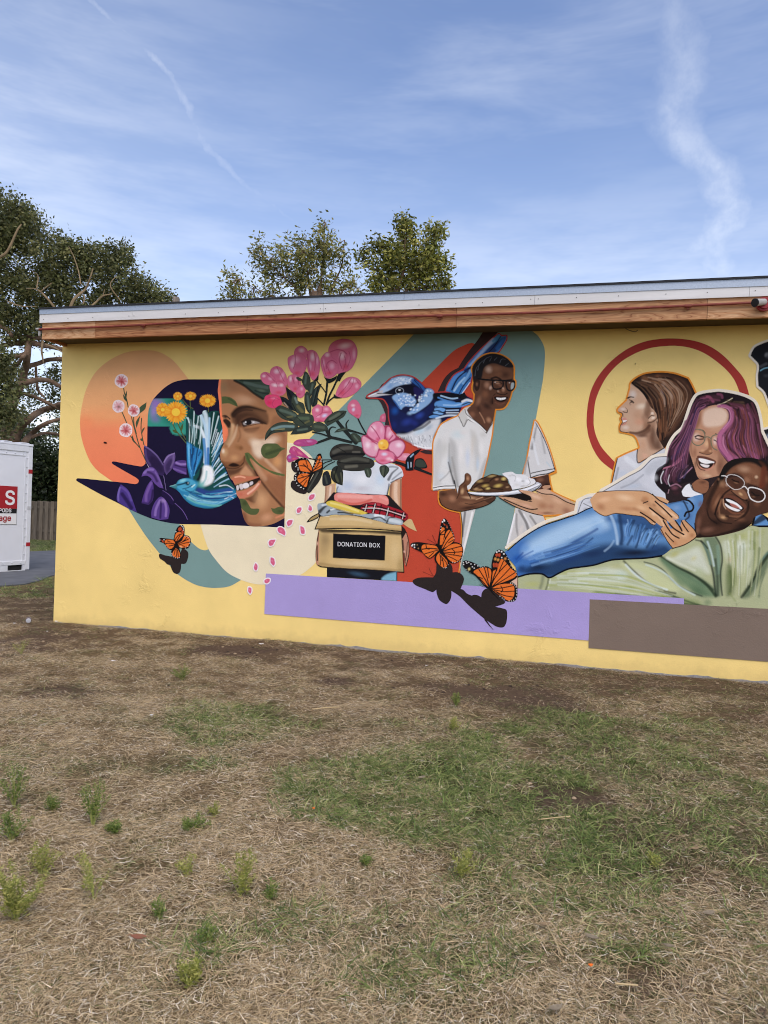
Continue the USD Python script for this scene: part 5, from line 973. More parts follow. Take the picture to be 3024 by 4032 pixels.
for x, y, c in ((120, 402, '#a08050'), (132, 440, '#c09060'), (440, 210, '#9a6a50')): f.b(c, x, y, 12, 12, 0, .9)
f.l('#1a1210', 3, '330,392 305,340 285,295').l('#1a1210', 3, '325,396 280,365 230,340')
f = butterfly('large orange monarch butterfly at the left end of the green cloth', I_, 10, '905,880! 870,870 800,790 740,730 690,705 640,660 610,605 625,577 660,572 720,590 780,620 806,652! 830,636 880,635 928,662! 930,600 945,530 970,480 1005,453 1045,460 1085,500 1120,570 1150,640 1190,680 1210,720 1200,760 1160,790 1128,810! 1165,815 1200,850 1212,910 1205,970 1180,1012 1120,1022 1060,1000 1000,950 920,890!',
    ['735,700 780,665 850,650 915,670 922,750 900,855! 850,830 800,770', '942,700 990,660 1030,562 1060,570 1140,660 1195,710 1180,750 1100,790 960,840 920,872!', '930,880! 1000,840 1110,825 1165,840 1175,900 1165,970 1120,1005 1060,980 990,930'],
    [('790,668 860,780 895,850', 8), ('850,652 880,760 900,850', 8), ('885,655 900,760', 7), ('745,715 840,810 890,870', 8), ('790,750 830,770', 7), ('935,700 915,870', 12), ('990,660 950,760 918,870', 10), ('1105,600 1010,700 950,790 920,870', 8), ('1135,650 1050,740 930,860', 7), ('1190,700 1080,770 950,850', 7), ('1060,575 1010,690', 7), ('930,880 1040,870 1165,845', 8), ('940,885 1060,910 1175,905', 7), ('960,900 1060,950 1165,970', 7), ('1030,850 1050,890 1035,915', 7), ('985,920 1070,985', 6)],
    [('622,595 650,585 680,592 705,610 745,615 625,615 660,600 780,630 720,640 740,655', 10), ('985,480 1010,468 1038,475 1063,500', 14), ('1040,540', 12), ('1095,530 1110,560 1125,590 1140,630 1160,655 1180,672 1195,700 1200,730', 6), ('1135,818 1160,825 1180,838 1195,860 1200,890 1203,915 1202,945 1192,980 1170,1005 1145,1012 1120,1012', 8), ('1020,960 1045,980 1065,992', 7), ('650,668 672,690 695,712', 7), ('850,640 830,650', 6)],
    ('900,870 950,935 1020,1005', (20, 3)), red=['970,510 990,495 998,512 985,530', '1000,505 1020,495 1025,515 1010,535', '945,605 960,600 962,640 948,640', '970,605 985,600 985,640 972,640', '990,610 1003,605 1003,640 992,640'])
for x, y, c in ((970, 555, '#E29A4E'), (1000, 565, '#E29A4E'), (1077, 553, '#D58A48'), (685, 665, '#E6D080')): f.b(c, x, y, 22, 26, 20, 1)
f.l('#15110f', 3, '850,855 825,835 800,822').l('#15110f', 3, '855,865 820,850 790,835')
# petals
for i, (x, y, t) in enumerate(((1465, 160, '1437,190! 1430,165 1450,135 1488,128! 1490,150 1470,180'), (1325, 303, '1305,330! 1298,300 1315,275 1345,272! 1348,295 1330,325'), (1440, 280, '1437,247! 1458,270 1460,300 1440,305 1425,290'), (1223, 445, '1205,475! 1190,440 1210,412 1252,408! 1245,440 1230,462'), (1130, 530, '1100,540 1090,505 1115,485 1155,505 1172,545 1165,575! 1130,555'), (1360, 515, '1337,475! 1370,490 1383,525 1380,557! 1350,555 1340,520'), (1030, 655, '1005,690! 992,655 1010,628 1065,622! 1050,655 1035,680'), (850, 915, '850,878! 870,905 862,950 845,953 832,920'), (1033, 858, '1015,815! 1048,830 1058,880 1045,905! 1015,870'), (973, 1073, '950,1090! 948,1065 975,1048 1002,1050! 1000,1075 975,1095'), (787, 1175, '775,1140! 800,1150 803,1185 790,1210! 770,1180'))):
    f = fig('painted_petal', 'pink falling petal with a white rim', *P_, 6, '#EEE3E2'); f.p('#D2607F', t).b('#E58FA4', x - 4, y - 6, 20, 14, 40, .7); f.edge('#F1E8E6', 13)
# person carrying the donation box
f = fig('painted_donor', 'figure in a white T-shirt carrying an open box of clothes', *E_, 2.2, '#1b1715')
f.p('#C79F80', '500,585! 500,660 490,770! 600,770! 612,560!').sl('#9c7055', 26, '505,600 500,700 495,765', .8).sl('#ead2bb', 24, '560,600 550,700 540,750', .8).p('#C99A78', '1205,560! 1335,500! 1330,700 1336,860! 1190,850!').sl('#8a5f47', 34, '1215,560 1205,700 1215,800', .8).sl('#e8c9ac', 40, '1270,560 1265,680 1280,800', .8).sl('#6f4936', 18, '1325,520 1322,700 1325,850', .7)
f.p('#D5D9DC', '560,420! 700,420! 1000,330! 1100,330! 1240,350! 1320,390 1350,460 1335,500 1260,530 1205,570! 1180,690! 620,680! 620,560!')
f.b('#b9c6d6', 740, 590, 110, 90, 0, .8).b('#aebfcf', 650, 640, 60, 60, 0, .7).b('#c4d6e2', 1100, 520, 90, 120, 0, .8).b('#eceded', 900, 520, 120, 90, 0, .7).b('#c9ccd0', 980, 420, 90, 60, 0, .6).b('#bfb9bd', 900, 620, 160, 50, 0, .5).b('#dce4e4', 1080, 620, 90, 60, 0, .6)
f.sl('#54585c', (30, 12), '1190,520 1230,450 1290,400', .85).sl('#35383b', (12, 24), '1195,570 1190,620 1180,680', .9).sl('#8d9196', 18, '1230,520 1290,470 1330,440', .8).sl('#3c4044', 12, '1215,555 1280,520 1335,495', .9).sl('#6a6e73', 20, '1150,400 1220,380 1290,390', .6).sl('#4a4d50', 14, '640,690 625,640 640,600', .7)
f.p('#1f1a1c', '590,660! 1190,690! 1340,850! 1400,900! 1400,940 1340,1000! 1200,1020! 620,900! 420,930! 430,780! 500,770!')
f.p('#E48C80', '600,720 605,685 650,665 800,672 1000,690 1130,690 1180,720 1190,780 1170,800! 1050,765 960,770 880,795! 780,795 680,775 610,745').sl('#f2b0a4', 40, '650,700 800,705 1000,715', .7).sl('#cf5f50', 26, '650,750 780,785 900,775 1000,740', .8).sl('#f0a79c', 26, '1100,710 1170,740', .6)
f.p('#9DA9AE', '415,800 440,778 510,785! 560,800 700,830 850,880 960,900! 1100,880 1200,920 1300,940 1345,980 1330,1015 1200,1000 1100,975 960,935 850,910 700,900 560,905 470,915 425,870').sl('#17191b', (40, 16), '440,870 480,830 520,800', .9).sl('#d4dde0', 22, '470,800 530,790', .8).sl('#20262a', 20, '520,880 580,840 660,850', .9).sl('#dfe6e6', 18, '560,850 640,835 760,870', .9).sl('#1b1e21', 18, '640,880 700,880 800,895', .9).sl('#e8eeee', 40, '1050,910 1130,930', .8).sl('#22262a', 16, '1000,950 1090,930 1160,970', .85).sl('#1b1e20', 16, '1170,990 1200,940 1260,930', .9).sl('#d0d9da', 40, '1210,960 1310,985', .8)
f.p('#D8BE4E', '515,790 520,765 560,752 620,760 750,805 900,860 960,885! 900,900 800,880 650,840 560,815').sl('#f0e08c', 22, '560,775 700,810 860,865', .7).sl('#9c8030', 14, '600,830 760,880 880,898', .7)
f.p('#9A1F2B', '890,840 930,790 1000,770 1090,775 1200,815 1330,860 1390,890 1400,925 1370,965! 1250,930 1100,900 960,880').sl('#c23a44', 40, '940,840 1010,800 1080,800', .7)
for t in ('920,860 940,795', '945,868 965,790', '1010,880 1035,785', '1030,885 1055,785', '1090,895 1110,800', '1160,910 1180,830', '1180,915 1198,835', '1250,925 1265,860', '1330,945 1345,880', '1355,950 1370,890'): f.l('#141012', 9, t, False)
for t in ('905,815 1000,800 1100,820 1200,850 1380,905', '900,850 1000,840 1100,855 1220,885 1370,935'): f.l('#141012', 10, t, False)
for t in ('932,862 952,795', '1020,882 1045,786', '1170,912 1188,832', '910,835 1100,838 1370,920', '1340,948 1356,885'): f.l('#d8ccc6', 5, t, False)
f.p('#CDAF78', '440,925! 520,925 640,910 800,915 950,945 1100,980 1200,1010 1328,1020! 1328,1085! 1100,1062 800,1050 540,1052! 388,1060! ').sl('#A98a58', 26, '420,1040 560,1035 800,1035 1320,1070', .6).sl('#ddc495', 30, '560,950 800,950 1000,985', .7)
f.p('#CDAE76', '432,1060! 1330,1085! 1357,1530! 1240,1525 900,1500 600,1478 470,1470 425,1450!').sp('#1c1814', 34, '440,1062 800,1062 1335,1090 1330,1125 900,1095 650,1100 470,1095', .95).b('#8a7350', 500, 1180, 110, 160, 0, .7).b('#a58a5e', 480, 1300, 100, 120, 0, .5).b('#e0c795', 900, 1440, 380, 60, 2, .7).b('#dcc08c', 1260, 1300, 90, 200, 0, .6).b('#9c8252', 1320, 1460, 60, 140, 0, .6).b('#b89a64', 480, 1420, 80, 60, 0, .5).sl('#8e7348', 40, '440,1440 700,1475 1340,1520', .5)
f.p('#a58e5c', '302,983! 350,930 425,890! 420,935 360,965').p('#CBB07C', '1345,1000! 1410,950 1445,960! 1498,1085! 1420,1050')
for t in ('388,1060 440,925', '388,1060 540,1055 800,1052 1100,1065 1330,1086', '302,983 350,930 425,890', '302,983 360,965 420,935', '432,1062 400,1300 405,1420 425,1455 470,1472 700,1490 1000,1505 1357,1531', '1330,1086 1345,1300 1357,1531'): f.l('#15120f', 9, t)
f.p('#C08a6c', '432,1065! 405,1200 402,1420 425,1455! 432,1300!').sl('#20150f', 14, '425,1100 412,1250 415,1400', .9).b('#e0b094', 415, 1215, 14, 34, 0, .9).p('#241a16', '1330,1020! 1370,1060 1385,1100! 1340,1180!').p('#B9836A', '1340,1170! 1385,1090! 1410,1200 1412,1330 1380,1465! 1365,1440! 1350,1300!').sl('#2a1a14', 12, '1345,1180 1355,1300 1370,1430', .9).sl('#2a1a14', 8, '1395,1200 1385,1330 1372,1400', .9).b('#e6b8a0', 1362, 1305, 16, 20, 0, .9).l('#15110f', 7, '1385,1095 1410,1200 1412,1330 1380,1465')
f.p('#111013', '588,1110! 1155,1133! 1147,1400! 585,1372!')
f.p('#16161c', '520,1478! 800,1495 1280,1525! 1280,1625! 520,1580!').b('#3f5f78', 860, 1550, 160, 40, 10, .6).sp('#7FB3C6', 30, '1120,1590 1180,1550 1280,1525! 1280,1625! 1120,1615', .95).l('#15120f', 7, '1280,1530 1280,1620')
# the lettering on the box
lt = meshkit.text_mesh('DONATION BOX', 1.0, .001, False); x0_, x1_ = lt.vertices[:, 0].min(), lt.vertices[:, 0].max()
pa, pb = np.array([1100 + 637 / CS, 1700 + 1245 / CS]), np.array([1100 + 1098 / CS, 1700 + 1260 / CS])
tx_ = (lt.vertices[:, 0] - x0_) / (x1_ - x0_); lv = pa + tx_[:, None] * (pb - pa) + np.stack([np.zeros(len(tx_)), -lt.vertices[:, 1] * 47 / CS], 1)
lw = on_wall_many(lv); lm = trimesh.Trimesh(np.stack([lw[:, 0], -.0063 - lt.vertices[:, 2], lw[:, 1]], 1), lt.faces, process=False)
plain('letter_white', (.72, .72, .71), .6); obj('painted_lettering', lm, 'letter_white', wall, label='white DONATION BOX lettering')
# bouquet
f = fig('painted_bouquet', 'pink blossoms, dark leaves and branches in place of the head', *D_, 2.6, '#1f2420')
for t, w in (('820,420 800,560 790,680 765,800', 22), ('930,480 880,600 820,720 790,810', 20), ('960,500 900,560', 16), ('690,560 740,620 790,690', 12), ('870,730 820,770 790,810', 16), ('690,740 740,790 770,830', 14), ('830,870 900,980 980,1080 1110,1225', (26, 44)), ('1130,955 1170,1040 1225,1135', 15), ('1030,1090 1110,1110 1210,1140', (30, 14)), ('790,1090 830,1160 900,1180 980,1200 1060,1220', (30, 30)), ('680,1230 760,1200 840,1170', (24, 30)), ('640,1110 740,1130 820,1160', 16), ('820,1140 820,1090 850,1055 890,1060', (26, 8)), ('1010,1060 1005,1020 1030,980', (20, 10)), ('1080,1130 1110,1180 1120,1215', 20), ('560,1370 600,1395 700,1412 850,1410', (16, 8)), ('750,1510 800,1470 880,1430', 10), ('740,1470 780,1440 850,1420', 10)): f.l('#232825', w, t)
def blossom(outline, lights, lines, base='#D6708C'):
    f.p('#B24868', outline); f.sp(base, 14, outline, .9)
    for x, y, rx, ry, rot, c in lights: f.b(c, x, y, rx, ry, rot, .85)
    for t, w in lines: f.sl('#A8385A', w, t, .8)
PK, WH, RD = '#EDB0C2', '#F4D2D8', '#CF4A62'
blossom('440,270 445,215 480,180 525,172 570,200 590,240 580,300 480,320', [(520, 220, 50, 40, 0, WH)], [])
blossom('368,315 390,285 440,265 500,250 550,280 578,330 575,400 545,470 505,510 445,490 400,450 375,390', [(460, 320, 70, 60, 20, PK), (420, 370, 40, 70, 0, WH), (470, 470, 60, 40, 0, RD), (530, 400, 30, 70, 0, '#D87A90')], [('450,270 450,360 430,420', 8)])
blossom('585,235 630,215 680,240 710,300 722,380 710,470 680,540 640,545 600,480 580,400 578,310', [(640, 290, 40, 70, 0, WH), (690, 330, 22, 80, 0, PK), (640, 480, 50, 50, 0, RD), (615, 390, 24, 70, 0, PK)], [('655,240 670,340 660,440', 7), ('585,260 600,400 620,500', 8)])
blossom('810,215 840,150 900,110 980,95 1060,110 1110,165 1128,240 1110,330 1060,420 980,465 900,470 850,400 820,300', [(990, 170, 110, 50, -10, WH), (1090, 260, 28, 90, 0, PK), (960, 280, 50, 70, 0, WH), (1000, 400, 60, 60, 30, RD), (1040, 320, 40, 90, 10, '#D98098')], [('830,240 900,215 970,225 1010,260', 10), ('950,250 930,330 960,420', 10), ('985,280 1000,350 970,440', 8), ('1035,230 1050,310 1020,400', 7)])
blossom('725,345 740,290 790,240 840,250 855,300 900,330 920,400 900,480 830,525 780,515 745,450', [(800, 270, 40, 36, 0, WH), (850, 390, 44, 56, 0, PK), (760, 360, 20, 70, 0, PK), (820, 470, 60, 40, 0, RD)], [('790,420 800,360 850,330 900,360', 9), ('800,400 830,470', 8), ('745,330 770,440 790,500', 8)])
blossom('175,470 190,420 240,392 290,405 330,450 358,510 360,600 300,610 240,570 180,520', [(250, 450, 50, 40, 0, WH), (310, 500, 34, 70, 20, PK), (280, 570, 50, 40, 0, RD)], [('250,400 290,480 330,560', 7)])
blossom('72,520 80,475 125,455 180,475 225,520 235,570 180,600 110,580', [(110, 500, 30, 24, 0, WH), (180, 530, 40, 30, 20, PK)], [('130,465 190,520 230,560', 7)])
blossom('170,610 190,575 240,560 300,565 345,610 350,670 310,710 240,715 190,690', [(230, 600, 60, 30, 10, '#F2D6DA'), (300, 600, 36, 30, 0, '#F2D6DA'), (270, 680, 70, 34, 0, RD)], [('245,570 260,620', 6)])
blossom('362,540 380,500 430,480 480,500 510,560 505,630 450,680 400,650 370,600', [(400, 530, 26, 50, 0, WH), (460, 530, 26, 40, 0, PK), (450, 640, 40, 40, 0, RD)], [('420,520 440,580', 8), ('480,510 490,600', 7)])
blossom('455,680 490,620 540,590 562,640 550,710 510,740 470,720', [(520, 640, 26, 34, 0, PK), (490, 700, 30, 26, 0, RD)], [])
blossom('115,760 130,715 190,700 260,710 300,750 305,800 260,845 190,848 135,815', [(220, 740, 60, 26, 0, '#E58098'), (170, 790, 50, 40, 0, '#D22F55')], [('150,740 220,730 280,760', 7), ('240,740 200,800 220,840', 6)], '#D8426A')
blossom('890,720 905,650 950,570 1010,520 1070,508 1130,525 1168,570 1160,630 1100,690 1020,730 940,738', [(1080, 550, 60, 36, 10, WH), (1120, 610, 30, 40, 0, PK), (960, 680, 60, 50, -30, RD), (1010, 590, 34, 70, 30, PK)], [('1060,530 1000,620 920,710', 9), ('1090,530 1060,620 960,720', 7), ('1110,540 1150,590', 6)])
blossom('1018,850 1030,800 1070,760 1115,762 1155,810 1172,880 1160,940 1130,960 1080,930 1035,895', [(1080, 820, 36, 26, 0, WH), (1085, 865, 26, 34, 20, '#D5DCF0'), (1120, 930, 40, 26, 0, RD), (1140, 850, 20, 50, 0, '#E06C88')], [])
blossom('632,870 660,830 700,808 750,830 800,822 840,860 848,930 800,990 740,998 660,990 640,930', [(690, 870, 34, 34, 0, WH), (790, 860, 40, 30, 0, PK), (770, 930, 50, 30, -20, '#D0D8F2'), (700, 940, 36, 24, 0, PK), (720, 985, 50, 20, 0, RD)], [('745,835 740,900 680,940', 8), ('740,900 830,890', 7)])
blossom('430,1235 470,1195 560,1185 650,1188 690,1215 650,1250 560,1265 480,1262', [(600, 1210, 60, 20, 0, '#C784B4'), (480, 1230, 50, 20, 0, '#C65A90')], [('560,1200 600,1240 650,1240', 7)], '#A9487E')
blossom('385,1330 400,1280 440,1262 490,1290 560,1350 600,1395 520,1380 430,1360', [(440, 1300, 30, 30, 0, '#D77A9C'), (500, 1340, 50, 20, 30, '#E08090')], [('440,1290 480,1350', 7)], '#B8487C')
blossom('358,1400 370,1360 410,1350 470,1375 490,1395 430,1425 380,1438', [(390, 1385, 26, 26, 0, '#A888C8'), (440, 1400, 40, 18, 0, '#E05A66')], [], '#A8487E')
for t in ('625,530! 660,545 705,485! 700,540 670,560', '760,500! 790,525 830,530 880,510 905,490! 890,540 830,575 800,570', '900,510! 940,470 1005,455! 960,510 930,560', '870,690! 900,720 960,740! 900,745 870,735', '690,735! 660,760 650,700'): f.p('#1b201e', t)
def lf(t, hi=(), dk=(), c='#3B4438'):
    f.p('#14171a', t); f.sp(c, 16, t, .92)
    for q, w, col in hi: f.sl(col, w, q, .75)
    for q, w in dk: f.sl('#101214', w, q, .9)
GN, LG, OL = '#5d6e60', '#7f9186', '#6d6a44'
lf('520,560! 540,490 565,450 610,510 615,600 580,660! 550,620', [('570,490 560,580', 22, GN)])
lf('462,520 480,512 520,530 530,550! 490,550')
lf('350,620! 420,670 470,720 480,800! 430,820 370,740', [], [('360,640 420,760', 20)], '#22272a')
lf('285,720! 350,740 430,810 470,890! 390,860 320,800', [('330,790 370,840', 14, '#b49a80')], [('310,750 420,850', 14)], '#20262a')
lf('410,790 420,720 450,712 480,770 540,800 560,880 550,930! 470,900 430,850', [('450,740 470,790', 24, LG), ('480,830 530,890', 34, OL)], [('420,800 460,880', 10)])
lf('555,700 580,660! 620,740 625,860 615,920! 570,860 550,780', [('585,720 600,860', 20, GN)], [('560,780 600,900', 8)])
lf('590,620 620,570 660,555 680,580 640,680 610,740! 595,690', [('640,590 620,680', 20, GN)])
lf('625,720 660,640 720,590 738,585! 700,700 690,800 640,840! 620,790', [('680,640 650,780', 18, '#48544a')], [('700,620 660,760 650,820', 12)], '#2c3430')
lf('232,855! 290,820 370,850 460,900! 490,960 420,990 320,970 260,920', [('290,870 380,900 450,930', 30, GN), ('360,950 420,940', 20, OL)], [('250,870 350,950 430,985', 8)])
lf('425,1000! 480,920 560,905 640,930 650,1010 600,1060! 500,1050', [('490,960 590,960', 34, '#5a6a50'), ('560,1010 600,990', 20, OL)], [('470,950 560,1030', 8)])
lf('120,1203! 130,1130 180,1060 260,1010 370,1000 470,1030 480,1080! 400,1100 300,1110 200,1130', [('200,1080 300,1050 430,1050', 28, '#7e9a98'), ('230,1090 330,1075', 18, '#8c8a60')], [('140,1180 200,1100 300,1095', 10)])
lf('398,1137! 440,1080 520,1045 610,1045 640,1090! 560,1120 470,1130', [('480,1090 580,1075', 22, GN)], [], '#2f3833')
lf('625,1060 650,1015 720,1000 790,1040 810,1080! 760,1100 670,1105', [('670,1050 760,1060', 30, '#56604e')], [])
lf('765,1000! 800,950 880,890 960,875 1012,880! 980,940 900,990 800,1045!', [('830,970 930,910', 30, '#66705e')], [('800,1000 900,960 980,900', 10)])
lf('875,1115! 920,1075 1000,1060 1030,1080! 960,1100', [('920,1095 1000,1075', 10, GN)])
lf('1058,1150 1065,1125 1110,1125 1160,1160 1170,1210 1120,1225! 1080,1190', [('1090,1150 1130,1200', 18, GN)])
lf('828,1370 835,1310 880,1260 960,1235 1060,1245 1180,1280 1220,1340 1150,1390 1000,1400 870,1415', [('870,1330 960,1290 1060,1280', 40, '#5b5a50'), ('1080,1330 1150,1330', 24, '#6a675c')], [('840,1380 950,1350 1200,1350', 26), ('900,1270 1000,1330', 8)], '#312f2a')
lf('905,1460 920,1410 1000,1370 1110,1365 1230,1385 1300,1420 1310,1470 1240,1520 1100,1535 970,1520', [('960,1430 1100,1400 1240,1420', 34, '#55554a'), ('1000,1490 1120,1480', 30, '#6d6a5c')], [('920,1440 1040,1450 1260,1450', 12)], '#33322c')
f.at(*E_)
lf('300,650 310,600 350,510 400,430 460,405 475,430 440,530 380,610 330,665', [('420,450 350,580 320,640', 22, '#54564c')], [('460,410 380,540 310,660', 8)], '#2b2b27')
lf('468,530 480,450 530,430 560,500 570,560! 530,585 480,585', [('500,480 520,560', 20, '#4a5044')], [], '#23272a')
lf('560,480 580,400 640,370 690,420 695,520 690,585! 640,570 590,540', [('600,440 640,540', 26, '#55573f'), ('670,450 690,560', 16, '#5a5a48')], [('630,390 600,500 640,570', 12)], '#2b2e28')
lf('925,410 960,395 1000,410 1005,460 985,500! 950,490', [('960,420 975,480', 18, '#5d6656')])
lf('1090,400 1110,370 1160,365 1195,400 1190,440 1140,505! 1105,460', [('1130,400 1130,470', 26, '#59604e')], [('1160,375 1140,490', 7)])
f.p('#D9899B', '1285,290 1320,245 1370,235 1425,245 1400,290 1370,315! 1320,310').b('#E9B2BE', 1370, 270, 40, 26, 0, .9)
f.l('#1c2222', (34, 30), '1240,325 1330,350 1400,380 1500,400').l('#1c2222', (34, 22), '1480,395 1570,430 1660,465').p('#14171a', '1475,380 1480,310 1520,288 1570,300 1610,370 1600,395 1540,400').sp('#3d443a', 14, '1485,370 1490,315 1530,300 1575,320 1600,375 1540,390', .9)
f.at(*D_)
f.p('#A33A5C', '1170,1190 1180,1150 1225,1145! 1240,1080 1290,1010 1370,990 1420,1040 1440,1035 1490,1050 1520,1110 1560,1160 1620,1200 1650,1250 1640,1310 1600,1370 1560,1400! 1530,1430 1470,1450 1400,1465 1340,1440 1315,1390! 1260,1380 1210,1340 1180,1270')
for t, c in (('1235,1130 1255,1060 1310,1005 1375,1000 1420,1060 1430,1150 1390,1220 1300,1190', '#E08FA8'), ('1440,1160 1450,1060 1490,1065 1520,1120 1540,1170 1470,1210', '#E292AA'), ('1180,1190 1195,1155 1260,1190 1350,1230 1360,1290 1320,1370 1250,1360 1200,1310', '#DFA0B2'), ('1320,1400 1350,1320 1420,1310 1500,1330 1530,1400 1470,1440 1400,1455', '#DD7E98'), ('1470,1280 1500,1220 1590,1200 1640,1250 1620,1320 1560,1380 1500,1330', '#E0A0B4')): f.sp(c, 16, t, .97)
for x, y, rx, ry, rot, c in ((1300, 1070, 50, 60, 30, '#F0CFD8'), (1390, 1090, 26, 60, 0, '#EAB4C4'), (1480, 1130, 30, 50, 20, '#F0CAD4'), (1240, 1250, 50, 60, 0, '#F2DCE0'), (1330, 1280, 30, 50, 0, '#E9CFC6'), (1580, 1250, 60, 46, 0, '#F2DEE4'), (1420, 1350, 50, 30, 0, '#D8DDEE'), (1470, 1400, 50, 30, 0, '#EFC9D2'), (1400, 1420, 60, 26, 0, '#C9506a'), (1350, 1190, 40, 40, 0, '#C94468'), (1450, 1190, 40, 30, 0, '#C7486a'), (1300, 1215, 50, 20, 0, '#CC4668')): f.b(c, x, y, rx, ry, rot, .85)
for t in ('1370,1180 1330,1110 1280,1050', '1420,1190 1430,1100 1430,1050', '1340,1240 1280,1200 1230,1150', '1360,1300 1340,1370 1310,1395', '1450,1310 1510,1330 1560,1390', '1470,1200 1510,1150'): f.sl('#A5345c', 12, t, .85)
f.sp('#EFB84A', 14, '1352,1240 1370,1205 1410,1188 1450,1205 1466,1250 1450,1290 1400,1300 1365,1285').b('#F6DE8C', 1390, 1230, 30, 24, 0, .9).b('#CE7a1e', 1415, 1275, 30, 16, 0, .8)
f.b('#f0ece8', 1505, 1418, 26, 20, 0, .9)
f.p('#C5627c', '1368,985! 1380,930 1432,900! 1436,990 1400,1000', True).b('#DD8aa0', 1405, 950, 20, 30, 0, .8)
# fairy wren with its painted shadow
f = fig('painted_shadow', 'dark painted shadow band behind the blue wren', *F_, 2.8, grid=4)
f.p('#38292A', '1400,0! 1570,0! 1500,80 1350,240 1200,400! 1080,480 1010,600 980,670! 895,670! 960,540 1030,460 1120,410! 1160,340 1250,210 1330,110')
f = fig('painted_shadow', 'dark painted shadow under the beak and throat of the wren', *F_, 2.8, grid=4)
f.p('#38292A', '105,740 250,640 290,590 350,560! 400,720! 320,760! 350,860 372,920 380,1040! 320,1030! 330,940 310,870 280,800 245,755!')
f = fig('painted_shadow', 'short dark painted shadow of the branch beside the wren', *F_, 2.8, grid=4)
f.p('#38292A', '700,1320! 760,1305 840,1320! 840,1352! 760,1345')
f = fig('painted_wren', 'large blue wren with cocked tail outlined in red', *F_, 3.2, '#B23B33', grid=2.1)
f.p('#15193a', '130,725 200,680 280,640 330,580 390,530 470,500 550,498 630,520 700,570 760,630! 820,640 860,690! 1000,680 1150,690! 1270,750! 1275,800 1160,830! 1120,930! 1000,960! 920,1040 860,1150! 840,1290! 760,1290 680,1270! 560,1200 470,1150 400,1080! 370,960 365,850 340,790 300,745 220,735')
f.p('#3f78b4', '985,665! 1010,590 1080,490 1180,440! 1240,350 1360,220 1480,110 1560,45! 1590,70! 1640,65! 1635,110 1560,230! 1400,330 1290,400! 1250,560! 1150,700!')
f.edge('#B23B33', 15)
f.sp('#23305F', 24, '1200,430 1330,330 1450,190 1560,110 1630,80 1600,160 1520,240 1400,320 1290,400 1230,470', .9).sl('#A9C2E4', (20, 44), '1240,390 1330,290 1430,180 1500,110', .85).sl('#4f93c9', 30, '1500,120 1560,60', .9).sl('#12142c', 10, '1580,70 1500,190 1380,310', .9).sl('#3568b0', 34, '1540,200 1610,100', .8).sl('#101226', 8, '1550,240 1400,330 1290,420', .8)
f.sl('#5c92d0', 34, '1010,640 1080,520 1170,470', .9).sl('#A6CBEA', 22, '1075,660 1130,580 1190,520', .9).sl('#141a38', 16, '1050,650 1110,530 1200,450', .95).sl('#141a38', 12, '1130,690 1180,600 1250,520', .95).sl('#7fb0dc', 26, '1170,580 1220,500 1250,440', .9).sl('#c8dcee', 10, '1160,690 1210,620 1245,570', .9).sl('#0f1424', 16, '1190,440 1215,430 1260,400', .9).b('#1c2a66', 1200, 430, 40, 30, -40, .8)
f.sp('#A9C4DE', 26, '260,650 330,590 400,530 480,505 560,505 630,530 600,580 520,600 430,620 380,650 330,690 290,690', .97).b('#D9E6F2', 520, 540, 70, 30, 10, .8).b('#6f9bcb', 380, 610, 70, 40, -35, .7)
rr = np.random.default_rng(3)
for x, y in rr.uniform((380, 515), (620, 590), (42, 2)): f.b('#E6F0F8' if rr.uniform() < .6 else '#7fa5d0', x, y, 17, 13, -20, .8)
f.sp('#2E5C9E', 18, '620,530 700,575 755,635 745,680 690,620 610,570', .9).sl('#12173a', 10, '640,545 690,600 740,670', .8).sl('#12173a', 10, '600,560 660,610 720,690', .8)
f.sp('#0E1020', 16, '300,690 390,650 470,610 560,590 640,610 740,680 720,740 690,800 640,860 600,860 640,760 560,690 460,700 430,720', .98).sp('#232055', 20, '640,620 740,660 730,730 680,760 640,690', .8)
f.sp('#C4C2C4', 10, '132,722 230,675 300,655 300,690 400,700 300,712 200,728', .97).sl('#1b1b20', 9, '240,690 300,688 390,697', .95).sl('#f0eeec', 10, '150,718 220,690', .9)
f.b('#0b0c12', 482, 660, 44, 44, 0, 1).l('#8e99a6', 4, '482,626 515,640 525,665 508,690 480,696 450,688 437,662 452,636 482,626', False).b('#eef2f4', 480, 652, 22, 14, 0, 1)
f.sp('#8FB4DC', 22, '400,730 470,690 560,690 640,740 660,780 620,830 540,830 490,860 450,800', .95)
for x, y in rr.uniform((470, 690), (650, 830), (44, 2)): f.b('#E4EEF6' if rr.uniform() < .6 else '#5580bc', x, y, 18, 14, 30, .85)
f.sl('#2b5fa8', 14, '420,770 480,850', .8).sl('#6fa0d4', 14, '470,790 500,860', .8)
f.sp('#8EB3DA', 20, '770,640 830,645 855,690 820,780 740,850 640,910 600,890 640,840 700,780 740,700', .96)
for x, y in rr.uniform((-.5, -.5), (.5, .5), (46, 2)):
    t = rr.uniform(); X, Y = 800 - 190 * t + x * 70, 660 + 220 * t + y * 60; f.b('#E2EDF6' if rr.uniform() < .6 else '#5a8cc4', X, Y, 17, 15, 0, .85)
f.b('#9fc2e4', 590, 910, 46, 36, -20, .95)
